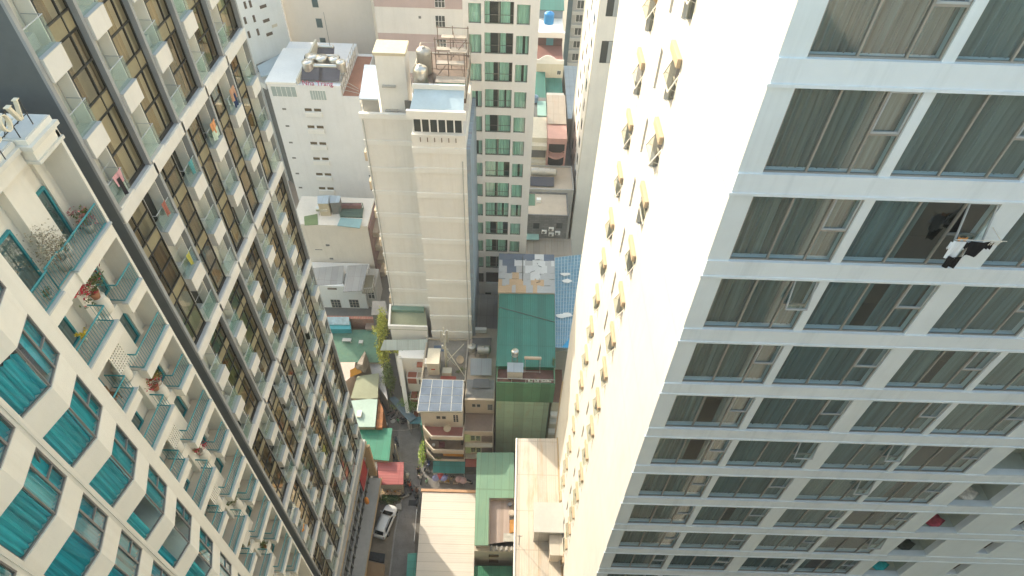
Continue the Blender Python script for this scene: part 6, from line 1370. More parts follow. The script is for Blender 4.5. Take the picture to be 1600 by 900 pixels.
for zz in (7.0, 3.9):
    for x in (-4.2, -3.5): fwin(NH, x, x+.5, 42.3, zz, zz+1.1, mat('lime_frame', (.42, .52, .24), var=.15), M_win, 0, bars=3)
    m = MB(); m.box(-5.0, -4.3, 42.2, 42.297, zz-.3, zz+1.4); m.build('shutter', mat('lime_frame', (.42, .52, .24)), NH)
    m = MB(); m.box(-2.8, -1.4, 42.22, 42.297, zz-.2, zz+1.2); m.build('opening', M_rust, NH); m = MB(); m.box(-5.0, -1.35, 41.7, 42.297, zz-.85, zz-.6); m.build('ledge', M_cream, NH)
m = MB(); m.hexa([(-5.0, 40.9, 2.3), (-3.4, 40.9, 2.3), (-3.4, 42.28, 2.9), (-5.0, 42.28, 2.9), (-5.0, 40.9, 2.36), (-3.4, 40.9, 2.36), (-3.4, 42.28, 2.96), (-5.0, 42.28, 2.96)]); m.build('awning', mat('red_awning', (.42, .12, .08), var=.2), NH)
quadroof([(735, 586), (768, 586), (768, 560), (735, 560)], [12.9, 12.9, 13.5, 13.5], corr('zinc_sheet', (.36, .38, .39), 'x', .3, 1.6, .1), NH, name='skylight_roof')
quadroof([(738, 606), (766, 606), (764, 592), (740, 592)], [12.5]*4, mat('dark_zinc', (.15, .155, .16), var=.2), NH, name='lower_sheet')
zz = 12.25
tank('water_tank', 'upright old steel water tank behind the zinc skylight of the narrow house', (*atz(738, 553, zz), zz), .55, 1.0, M_steel2, stand=.8)
tank('water_tank', 'lying ribbed steel water tank behind the zinc skylight of the narrow house', (*atz(756, 555, zz), zz), .6, 1.7, M_steel2, axis=(1, 0, 0), stand=.6)
m = MB(); a, b = atz(741, 519, zz), atz(760, 523, zz); m.box(a[0], b[0], b[1], b[1]+.5, zz+.3, zz+1.0); tag(m.build('white_duct', M_ribw, None, loc=(*a, zz)), 'white duct on the dark roof behind the steel tanks', 'duct')
t = block('dark_roof_house', 'house with a dim grey sheet roof at the foot of the green window tower', 'house', -5.0, -1.2, 57.1, 65.5, 10.0, M_dgrey, corr('dim_grey_roof', (.33, .32, .30), 'x', .25, 1.0, .2, (.22, .18, .14)))
quadroof([(738, 548), (766, 548), (768, 528), (738, 528)], [12.6]*4, mat('black_zinc', (.12, .12, .12), var=.3), NH, name='back_roof')
# ivy house, left of the telecom roof
IV = thing('ivy_roof_house', 'house with a pale green roof and white parapet at the foot of the ribbed tower', 'house', (-14, 55, 0))
z = 13.8; p = [rcorner(612, 480, z), rcorner(664, 478, z), rcorner(668, 516, z), rcorner(610, 514, z)]
m = MB(); m.prism([a[:2] for a in p], 0, z-.1); m.build('wall', M_ribw, IV); m = MB(); m.prism([a[:2] for a in p], z-.097, z); m.build('roof', mat('sage_roof', (.34, .36, .24), var=.15, spots=.2, spotcol=(.2, .24, .16)), IV)
m = MB()
for a, b, w_ in ((p[3], p[2], .25), (p[3], p[0], .25)):
    d = (Vector(b)-Vector(a)).normalized(); n = Vector((-d.y, d.x, 0))*w_; m.prism([a[:2], b[:2], (b[0]+n.x, b[1]+n.y), (a[0]+n.x, a[1]+n.y)], z+.003, z+.7)
m.build('parapet', M_ribw, IV)
m = MB(); q = [Vector(a) for a in (p[0], p[1])]; m.box(p[0][0]+.1, p[1][0], p[0][1]-.9, p[0][1]-.1, z+.01, z+.5); m.build('back_step', mat('teal_green', (.20, .32, .25), var=.15), IV)
zc = 11.5; p = [rcorner(600, 531, zc+1.2), rcorner(668, 530, zc+1.2), rcorner(667, 546, zc), rcorner(594, 547, zc)]
t = thing('white_terrace_house', 'white house with brick red balconies and a slanting white side wall', 'house', p[3])
m = MB(); m.hexa([(a, b, c-.1) for a, b, c in (p[3], p[2], p[1], p[0])]+[p[3], p[2], p[1], p[0]]); m.build('roof', corr('pale_blue_sheet', (.50, .56, .52), 'x', .3, 1.5, .1), t)
fl = [(11.2, 553), (8.0, 590), (4.4, 622)]
yy = [51.6, 50.0, 48.6]; yT = atz(605, 555, 11.2)
m = MB(); m.prism([(-14.6, 52.0), (-10.9, 52.0), (-10.9, 56), (-15.0, 56)], 0, zc-.1); m.build('wall', M_ribw, t)
M_brick = mat('brick_red', (.36, .12, .07), var=.2); prevz = 11.2
for i, (zt, fy) in enumerate(((8.0, 50.9), (4.6, 49.7), (1.4, 48.6))):
    m = MB(); m.box(-13.6+i*.25, -10.9, fy, 52.0-.003, 0 if i == 2 else zt-3.0, zt+.3); S_ = m.build('storey', M_ribw, t)
    m = MB(); m.box(-13.5+i*.25, -12.3, fy+.1, 51.9, zt+.303, zt+.34); m.box(-13.5+i*.25, -12.3, fy-.04, fy-.003, zt-1.0, zt+.2); m.build('brick_floor', M_brick, S_)
    m = MB(); m.box(-12.2, -10.95, fy+.1, 51.9, zt+.303, zt+.33); m.build('terrace_floor', mat('tan_tile', (.5, .4, .29), var=.12), S_)
    for k in range(4 if i == 0 else 2): x = -11.95+k*.28; m = MB(); m.box(x, x+.13, fy-.04, fy-.003, zt-1.1, zt-.1); m.build('window', M_win, S_)
m = MB(); m.box(-12.1, -10.95, 51.3, 51.99, zc-1.2, zc-.9); m.build('tiled_canopy', M_brick, t)
m = MB(); a, b, c = (-14.5, 51.4), (-13.35, 47.8), (-13.0, 47.9); m.prism([(-14.9, 52.2), (-13.7, 47.7), (-13.2, 47.7), (-14.2, 52.2)], 0, [11.6, 1.6, 1.6, 11.6]); m.build('side_wall', M_ribw, t)
L_mix = leafm('leaf_yellow_green', (.16, .21, .015), (.52, .50, .06))  # yellow-green leaf tones
iv = [((598, 508), 11.5, (.75, 1.9, 2.2), 2300, 'thick yellow green ivy hanging at the left corner of the pale green roof', L_mix), ((600, 550), 9.5, (.7, 1.2, 2.2), 1900, 'ivy curtain under the pale blue sheet roof corner', L_mix), ((607, 590), 6.0, (.75, .9, 3.0), 2000, 'ivy climbing the slanting white wall above the lane', leafm('leaf_green', (.035, .075, .012), (.16, .20, .04))), ((636, 550), 11, (2.6, .35, .35), 520, 'strip of ivy along the front edge of the pale blue sheet roof', L_mix)]
for (px, py), z, rd, n, lb, lf in iv:
    x, y = atz(px, py, z); m = MB(); m.leaves((x, y, z), rd, n, .30, int(px)); T = tag(m.build('ivy', lf, None, loc=(x, y, 0)), lb, 'ivy'); m = MB(); m.bar((x, y, 0), (x, y, z), .05, 5, .02); m.build('stem', M_wood, T)
x, y = atz(640, 632, 3.5); m = MB(); m.leaves((x, y, 4.0), (1.3, 1.0, 1.3), 1500, .2, 77); T = tag(m.build('garden_tree', leafm('leaf_bright', (.05, .12, .01), (.20, .30, .04)), None, loc=(x, y, 0)), 'round green garden tree in front of the white house, left of the solar panels', 'tree'); m = MB(); m.bar((x, y, 0), (x, y, 3.2), .12, 7, .06); m.bar((x, y, 2.4), (x+.6, y+.3, 3.8), .06, 5, .02); m.build('trunk', M_wood, T)
x, y = atz(664, 565, 9); m = MB(); m.leaves((x-.1, y, 9.5), (.5, .8, 1.6), 420, .2, 78); T = tag(m.build('ivy', L_green, None, loc=(x, y, 0)), 'dark ivy between the white house and the telecom cabin', 'ivy'); m = MB(); m.bar((x, y, 0), (x, y, 9), .04, 5); m.build('stem', M_wood, T)
# blue canopy over the lane corner
for i, (pxs, zc, lb, ml) in enumerate(((((607, 622), (617, 619), (651, 652), (640, 660)), 3.2, 'long slate blue canopy over the lane corner, tilted along the white house', mat('slate_canopy', (.09, .14, .17), rough=.75, var=.25, sc=1)), (((641, 652), (668, 650), (668, 662), (640, 662)), 3.0, 'teal blue canopy joining the slate one, in front of the garden tree', mat('petrol_canopy', (.03, .13, .16), rough=.5, var=.2)))):
    p = [atz(*q, zc) for q in pxs]; t = thing('canopy', lb, 'canopy', (*p[0], 0)); m = MB(); m.prism(p, zc-.08, zc); m.build('roof', ml, t); m = MB()
    for a in p: cxm = sum(b[0] for b in p)/4; cym = sum(b[1] for b in p)/4; m.bar((a[0]+(cxm-a[0])*.05, a[1]+(cym-a[1])*.05, 0), (a[0]+(cxm-a[0])*.05, a[1]+(cym-a[1])*.05, zc-.08), .04, 5)
    m.build('post', M_steel2, t)
# ================================================================== low roofs on the left
t = roof_house('low_house', 'wide low house with a moss and teal green flat roof left of the ivy', 'house', ((500, 515), (589, 515), (592, 566), (520, 566)), (5,)*4, M_wallc, mat('moss_roof', (.085, .19, .125), var=.3, sc=.25, spots=.5, spotcol=(.15, .20, .06)))
for i, (px, py, w_) in enumerate(((542, 532, 1.3), (564, 535, .6))):
    x, y = atz(px, py, 5.3); m = MB()
    for a, b in ((-w_/2, -.25), (w_/2, -.25), (w_/2, .25), (-w_/2, .25)): m.bar((x+a, y+b, 5), (x+a, y+b, 5.45), .03, 4)
    m.box(x-w_/2, x+w_/2, y-.3, y+.3, 5.45, 5.5); tag(m.build('bench', M_grey, None, loc=(x, y, 5)), ('long grey bench on the moss green roof' if i == 0 else 'small grey stool on the moss green roof'), 'bench')
t = thing('glazed_porch', 'pale blue and teal glazed porch in front of the small white house', 'porch', (*atz(516, 505, 5), 0)); p = [atz(*q, 6.2) for q in ((505, 513), (548, 513), (546, 494), (500, 494))]
m = MB(); m.prism(p, 0, 6.0); m.build('wall', M_teal, t)
quadroof([(505, 507), (546, 507), (545, 495), (500, 495)], [6.3, 6.3, 7.2, 7.2], mat('pale_blue_glass', (.45, .58, .62), rough=.15, var=.3, sc=1.5), t); quadroof([(505, 514), (547, 514), (546, 508), (505, 508)], [5.6, 5.6, 6.1, 6.1], mat('teal_paint', (.03, .27, .31)), t, name='lower_roof')
m = MB(); p = [atz(*q, 6.5) for q in ((500, 493), (600, 495), (600, 499), (500, 497))]; m.prism(p, 0, 6.5); tag(m.build('brick_wall', brickm('red_brick', (.27, .09, .06), (.33, .13, .08), (.3, .25, .2), .4, .12), None, loc=(*p[0], 0)), 'low dark red brick wall running behind the teal porch', 'wall')
t = roof_house('low_house', 'narrow low house with a rust brown yard roof beside the brick wall', 'house', ((573, 499), (590, 500), (590, 514), (570, 514)), (5.5,)*4, M_wallc, mat('brown_yard', (.26, .19, .15), var=.3))
t = roof_house('side_house', 'grey flat roofed house right of the small white house', 'house', ((582, 470), (602, 470), (606, 492), (580, 492)), (8,)*4, M_dgrey, mat('grey_flat', (.27, .25, .22), var=.25))
t = roof_house('low_house', 'low house with a grey and white tiled flat roof below the lean grey tent', 'house', ((576, 562), (596, 562), (606, 625), (582, 590)), (4.4,)*4, M_wallc, mat('grey_tile_roof', (.42, .41, .40), var=.25, sc=.8))
t = roof_house('low_house', 'low house with an olive green flat roof', 'house', ((558, 588), (592, 583), (590, 624), (548, 622)), (5,)*4, M_wallc, mat('olive_roof', (.30, .31, .20), var=.14))
t = roof_house('low_house', 'low house with a pale mint flat roof and a rusty orange edge', 'house', ((548, 626), (590, 622), (586, 667), (556, 667)), (5,)*4, M_wallc, mat('mint_roof', (.40, .52, .45), var=.14, spots=.2))
m = MB(); p = [atz(*q, 4.6) for q in ((592, 622), (599, 640), (597, 668), (587, 668))]; m.prism(p, 0, 4.6); tag(m.build('rusty_sheet', mat('rust_orange', (.38, .15, .05), var=.4, sc=1.5), None, loc=(*p[0], 0)), 'rusty orange sheet along the right edge of the mint roof', 'sheet')
x, y = atz(562, 648, 5.05); m = MB(); m.box(x-.3, x+.3, y-.5, y+.5, 5.01, 5.4); bevel(tag(m.build('cooler', M_ribw, None, loc=(x, y, 5)), 'small white cooler unit on the mint roof', 'cooler'), .04)
m = MB(); p = [atz(*q, 5.0) for q in ((528, 566), (555, 566), (553, 585), (535, 600))]; m.prism(p, 0, 5.0); tag(m.build('pink_terrace', mat('pale_pink_terrace', (.58, .46, .38), var=.12), None, loc=(*p[0], 0)), 'pale pink walled terrace behind the fin tower corner', 'terrace')
t = thing('grey_tent', 'crumpled grey brown tarpaulin tent on the low roofs', 'tent', (*atz(565, 565, 5), 5)); pp = [(*atz(x, y, z), z) for x, y, z in ((553, 580, 5.1), (571, 582, 5.1), (577, 566, 5.1), (570, 548, 5.1), (571, 552, 7.2), (558, 568, 6.6), (566, 570, 6.9))]
m = MB(); m.v = [tuple(q) for q in pp]; m.f = [(0, 6, 5), (0, 1, 6), (1, 2, 6), (2, 4, 6), (2, 3, 4), (4, 5, 6), (3, 5, 4), (3, 0, 5)]; m.mi = [0]*8; m.build('tarpaulin', mat('tarp_brown', (.30, .25, .20), var=.35, sc=1.6), t)
t = thing('orange_awning', 'small bright orange and cream awning beside the grey tent', 'awning', (*atz(553, 585, 5), 5)); p = [(*atz(*q, 5.3), 5.3) for q in ((547, 589), (565, 582), (562, 575), (548, 582))]; p[2] = (p[2][0], p[2][1], 5.9); p[3] = (p[3][0], p[3][1], 5.9); m = MB(); m.hexa([(a, b, c-.08) for a, b, c in p]+p); m.build('roof', mat('orange_cloth', (.62, .28, .03), var=.15), t); m = MB()
for a in p: m.bar((a[0], a[1], 4.9), (a[0], a[1], a[2]-.08), .03, 4)
m.build('post', M_steel2, t)
t = roof_house('sheet_shed', 'bright green sheet roof beside the lane, partly in shadow', 'shed', ((562, 668), (613, 669), (608, 720), (567, 716)), (4,)*4, M_wallc, corr('emerald_sheet', (.025, .22, .13), 'x', .22, .9, .2, (.06, .16, .10), var=.14))
t = roof_house('red_roof_stall', 'stall with a red sheet roof beside the lane, next to the green sheet roof', 'stall', ((589, 722), (631, 722), (630, 757), (593, 757)), (3.2, 3.2, 2.9, 2.9), M_wallc, corr('coral_sheet', (.43, .12, .11), 'y', .35, 1.1, .25, (.36, .20, .16), var=.14))
m = MB(); x, y = atz(612, 764, 1.5); m.box(x-1.3, x+1.3, y-.4, y+.5, 0, 1.0); m.build('counter', M_wood, t)
t = thing('goods_table', 'cluttered wooden goods table under the red roofed stall', 'table', (*atz(612, 767, 0), 0)); x, y = atz(612, 768, 1.0); m = MB(); m.box(x-1.3, x+1.2, y-.45, y+.35, .95, 1.02); m.build('table_top', mat('pale_wood', (.52, .38, .24), var=.2), t); m = MB()
for a, b in ((-1.2, -.4), (1.1, -.4), (-1.2, .3), (1.1, .3)): m.bar((x+a, y+b, 0), (x+a, y+b, .95), .04, 5)
m.build('leg', M_wood, t)
for i in range(5):
    m = MB(); a = x-1.0+i*.5; m.lathe((a, y+.05*(-1)**i, 1.025), [(.1, 0), (.13, .15), (.1, .3), (.04, .34)], 9); tag(m.build('jar', mat('jar_%d' % i, [(.6, .5, .4), (.45, .2, .08), (.65, .6, .5), (.55, .3, .1), (.3, .25, .2)][i], var=.1), None, True, loc=(a, y, 1.02)), ['pale jar at the left end of the goods table', 'brown jar second from left on the goods table', 'whitest jar in the middle of the goods table', 'amber jar right of the whitest jar on the goods table', 'dark jar at the right end of the goods table'][i], 'jar')
t = thing('white_sheet', 'narrow white sheet roof squeezed between the podium corner and the red roof', 'sheet', (*atz(585, 728, 3), 0)); p = [atz(*q, 3.0) for q in ((580, 718), (591, 720), (588, 738), (583, 738))]; m = MB(); m.prism(p, 2.9, 3.0); m.build('roof', M_ribw, t); m = MB(); m.bar((*p[1], 0), (*p[1], 2.9), .05, 5); m.bar((*p[2], 0), (*p[2], 2.9), .05, 5); m.build('post', M_steel2, t)
m = MB(); x, y = atz(623, 720, 0); m.bar((x, y, 0), (x, y, 4.6), .10, 7, .07); tag(m.build('utility_pole', M_cream, None, loc=(x, y, 0)), 'pale utility pole standing behind the red roofed stall', 'pole')
x, y = atz(609, 782, 0); m = MB(); m.leaves((x-.2, y, .75), (1.5, .75, .55), 1100, .17, 91); T = tag(m.build('hedge', L_green, None, loc=(x, y, 0)), 'dark green hedge between the red roofed stall and the white car', 'hedge')
for i in range(4): m = MB(); m.bar((x-1+i*.6, y, 0), (x-1+i*.6, y, .7), .03, 5); m.build('stem', M_wood, T)
m = MB(); p = [atz(*q, .6) for q in ((597, 773), (622, 774), (620, 780), (597, 779))]; m.prism(p, 0, .6); tag(m.build('green_trough', mat('dark_green_trough', (.02, .12, .09), var=.2), None, loc=(*p[0], 0)), 'dark green trough behind the hedge', 'trough')
m = MB(); p = [atz(*q, .5) for q in ((618, 788), (627, 786), (627, 796), (619, 796))]; m.prism(p, 0, .5); tag(m.build('stone_block', M_grey, None, loc=(*p[0], 0)), 'grey stone block at the corner of the forecourt beside the car bonnet', 'block')
m = MB(); p = [atz(*q, .1) for q in ((576, 862), (602, 866), (600, 880), (574, 874))]; m.prism(p, .013, .25); t = tag(m.build('ramp_grate', mat('iron_grate', (.05, .052, .055), var=.5, sc=3), None, loc=(*p[0], 0)), 'dark iron grate across the forecourt behind the car', 'grate')
m = MB(); p = [atz(*q, .4) for q in ((572, 876), (601, 882), (598, 935), (566, 935))]; m.prism(p, .012, .4); tag(m.build('timber_deck', corr('timber', (.40, .25, .12), 'x', .22, 9, .2, lap=30), None, loc=(*p[0], 0)), 'slatted timber deck at the bottom of the forecourt', 'deck')
m = MB(); p = [(*atz(*q, 3.0), 3.0) for q in ((637, 865), (651, 864), (649, 912), (634, 914))]; t = thing('mint_awning', 'mint green sheet awning on the lane side of the big pale shed', 'awning', p[0]); m.hexa([(a, b, c-.06) for a, b, c in (p[3], p[2], p[1], p[0])]+[p[3], p[2], p[1], p[0]]); m.build('roof', corr('mint_sheet', (.10, .42, .33), 'y', .25, .8, var=.2), t); m = MB(); m.bar(p[0], (p[0][0], p[0][1], 0), .04, 5); m.bar(p[3], (p[3][0], p[3][1], 0), .04, 5); m.build('post', M_steel2, t)
x, y = atz(548, 0, 5)
for i, (px, py, z, rr_, n, lb) in enumerate(((423, 172, 2.5, (3.5, 7, 3.2), 2600, 'dark green tree beyond the fin tower, left of the white hotel block'), (429, 196, 2, (2.0, 2.5, 1.7), 900, 'yellow green shrub at the foot of the white hotel block'))):
    x, y = atz(px, py, z); m = MB(); m.leaves((x, y, z+rr_[2]), rr_, n, .6, 200+i); T = tag(m.build('tree', [L_green, L_mix][i], None, loc=(x, y, 0)), lb, 'tree'); m = MB(); m.bar((x, y, 0), (x, y, z+rr_[2]), .25, 7, .1); m.bar((x, y, z+1), (x+1.5, y+1, z+rr_[2]), .1, 5, .04); m.build('trunk', M_wood, T)
p = [atz(*q, 0) for q in ((425, 205), (440, 215), (478, 330), (455, 330))]; m = MB(); m.q(*[(a, b, .004) for a, b in p]); struct('pavement', m, mat('pink_paving', (.46, .34, .26), var=.1))
# ================================================================== car, scooters, people, market
C0 = Vector((*atz(613, 793, .3), 0)); C1 = Vector((*atz(593, 840, .3), 0)); hd = (C0-C1); hd.normalize(); CL = 4.25
KC = 1.06
cc = (C0+C1)/2; sd = Vector((-hd.y, hd.x, 0))
CARM = mat('car_white', (.80, .80, .77), rough=.22, var=.02, spec=.6); M_cg = mat('car_glass', (.012, .014, .015), rough=.06, var=.1, spec=.8); M_tyre = mat('tyre', (.02, .02, .02), var=.1); M_rim = mat('rim', (.45, .45, .45), metal=.7, rough=.3); M_trim = mat('black_trim', (.03, .03, .03), rough=.5)
CAR = thing('parked_car', 'white hatchback parked on the forecourt beside the fin tower podium', 'car', tuple(cc))
def cp(l, s, z): return tuple(cc+hd*l*KC+sd*s*KC+Vector((0, 0, z*KC)))
def loft(secs, m_, nm, parent, sub=1):
    mb = MB(); n = len(secs[0])
    for s in secs: mb.v += [cp(*p) for p in s]
    for i in range(len(secs)-1):
        for j in range(n): mb.f.append((i*n+j, i*n+(j+1) % n, (i+1)*n+(j+1) % n, (i+1)*n+j)); mb.mi.append(0)
    mb.f.append(tuple(range(n-1, -1, -1))); mb.mi.append(0); mb.f.append(tuple(range((len(secs)-1)*n, len(secs)*n))); mb.mi.append(0)
    o = mb.build(nm, m_, parent); sm = o.modifiers.new('sub', 'SUBSURF'); sm.levels = sub; sm.render_levels = sub+1; o.data.polygons.foreach_set('use_smooth', [True]*len(o.data.polygons)); return o
def sec(l, w, zb, zs, zt, wt): return [(l, -w*.92, zb), (l, -w, (zb+zs)/2), (l, -w*.97, zs), (l, -wt, zt), (l, wt, zt), (l, w*.97, zs), (l, w, (zb+zs)/2), (l, w*.92, zb)]
loft([sec(-2.12, .70, .35, .75, .92, .62), sec(-2.05, .82, .26, .86, 1.02, .74), sec(-1.3, .87, .24, .92, 1.04, .80), sec(0, .88, .24, .92, 1.02, .80), sec(1.0, .87, .24, .88, .98, .78), sec(1.75, .83, .26, .78, .90, .66), sec(2.12, .64, .34, .62, .72, .48)], CARM, 'body', CAR)
loft([[(-1.95, -.66, 1.02), (-1.95, .66, 1.02), (-1.72, .60, 1.38), (-1.72, -.60, 1.38)], [(-1.6, -.76, 1.0), (-1.6, .76, 1.0), (-1.45, .62, 1.50), (-1.45, -.62, 1.50)], [(0, -.77, 1.0), (0, .77, 1.0), (0, .64, 1.54), (0, -.64, 1.54)], [(.8, -.76, .98), (.8, .76, .98), (.35, .60, 1.46), (.35, -.60, 1.46)], [(1.15, -.70, .95), (1.15, .70, .95), (1.0, .62, 1.02), (1.0, -.62, 1.02)]], CARM, 'cabin', CAR)
def pq(nm, pts, m_): mb = MB(); mb.q(*[cp(*p) for p in pts]); return mb.build(nm, m_, CAR)
pq('windscreen', [(1.10, -.62, 1.04), (1.10, .62, 1.04), (.46, .56, 1.49), (.46, -.56, 1.49)], M_cg); pq('rear_window', [(-1.93, -.56, 1.14), (-1.93, .56, 1.14), (-1.62, .52, 1.51), (-1.62, -.52, 1.51)], M_cg)
for s in (-1, 1):
    pq('side_window', [(.80, s*.772, 1.02), (-1.55, s*.772, 1.05), (-1.35, s*.665, 1.45), (.30, s*.665, 1.46)], M_cg)
    mb = MB(); a = Vector(cp(.85, s*.86, 1.0)); mb.bar(a, a+sd*(s*.16)+Vector((0, 0, .05)), .07, 8, .09); mb.build('wing_mirror', CARM, CAR, True)
    for l in (1.32, -1.32):
        mb = MB(); c = Vector(cp(l, s*.74, .32)); mb.lathe(c, [(.18, 0), (.31, .01), (.32, .06), (.32, .14), (.3, .17), (.19, .17)], 18, sd*s); w_ = mb.build('wheel', M_tyre, CAR, True); mb = MB(); mb.lathe(c, [(.02, .172), (.19, .172), (.18, .16)], 14, sd*s); mb.build('rim', M_rim, w_)
    mb = MB(); mb.lathe(cp(1.93, s*.5, .68), [(.01, 0), (.13, .02), (.11, .09), (.01, .11)], 10, hd); mb.build('headlight', M_rim, CAR, True); mb = MB(); c = cp(-2.02, s*.64, .92); mb.lathe(c, [(.02, 0), (.1, .02), (.08, .08), (.02, .09)], 8, -hd); mb.build('tail_light', mat('red_lamp', (.3, .01, .01), rough=.2), CAR, True)
mb = MB(); c0 = [cp(-.9, s, 1.565) for s in (-.55, .55)]
for s in (-.58, .58): mb.bar(cp(-1.3, s, 1.56), cp(.2, s, 1.57), .018, 5)
mb.build('roof_rail', M_trim, CAR)
# ---- scooters
def scooter(label, px, py, ang, col, group='scooters in the lane'):
    x, y = atz(px, py, .3); t = thing('scooter', label, 'scooter', (x, y, 0), group); c, s = math.cos(ang), math.sin(ang)
    def P(l, w, z): return (x+c*l-s*w, y+s*l+c*w, z)
    ax = (-s, c, 0); bm = mat('scooter_%d_%d_%d' % tuple(int(k*99) for k in col), col, rough=.3, var=.1)
    for l in (-.62, .62): mb = MB(); q = P(l, -.055, .27); mb.lathe(q, [(.13, 0), (.26, .01), (.27, .05), (.27, .07), (.26, .1), (.13, .11)], 14, ax); mb.build('wheel', M_tyre, t, True)
    mb = MB()
    for (l, w, z, l2, w2, z2) in ((-.75, .1, .5, -.1, .17, .72), (-.1, .13, .28, .35, .16, .38)):
        mb.hexa([P(l, -w, z-.1), P(l2, -w2, z-.1), P(l2, w2, z-.1), P(l, w, z-.1), P(l, -w*.7, z2), P(l2, -w2*.8, z2), P(l2, w2*.8, z2), P(l, w*.7, z2)])
    mb.hexa([P(.32, -.2, .3), P(.48, -.16, .3), P(.48, .16, .3), P(.32, .2, .3), P(.42, -.15, .95), P(.55, -.1, .95), P(.55, .1, .95), P(.42, .15, .95)])
    b = mb.build('body', bm, t); bevel(b, .03)
    mb = MB(); mb.hexa([P(-.72, -.12, .725), P(-.02, -.15, .725), P(-.02, .15, .725), P(-.72, .12, .725), P(-.7, -.09, .81), P(-.05, -.12, .80), P(-.05, .12, .80), P(-.7, .09, .81)]); bevel(mb.build('seat', M_trim, t), .02)
    mb = MB(); mb.bar(P(.45, -.33, 1.0), P(.45, .33, 1.0), .022, 6); mb.bar(P(.62, 0, .3), P(.46, 0, 1.0), .03, 6); mb.build('handlebar', M_trim, t)
    for w in (-.36, .36): mb = MB(); mb.bar(P(.45, w*.8, 1.0), P(.42, w, 1.18), .01, 4); mb.lathe(P(.42, w, 1.2), [(.01, 0), (.06, .005), (.06, .02), (.01, .025)], 8, (c, s, 0)); mb.build('mirror', M_trim, t)
    return t
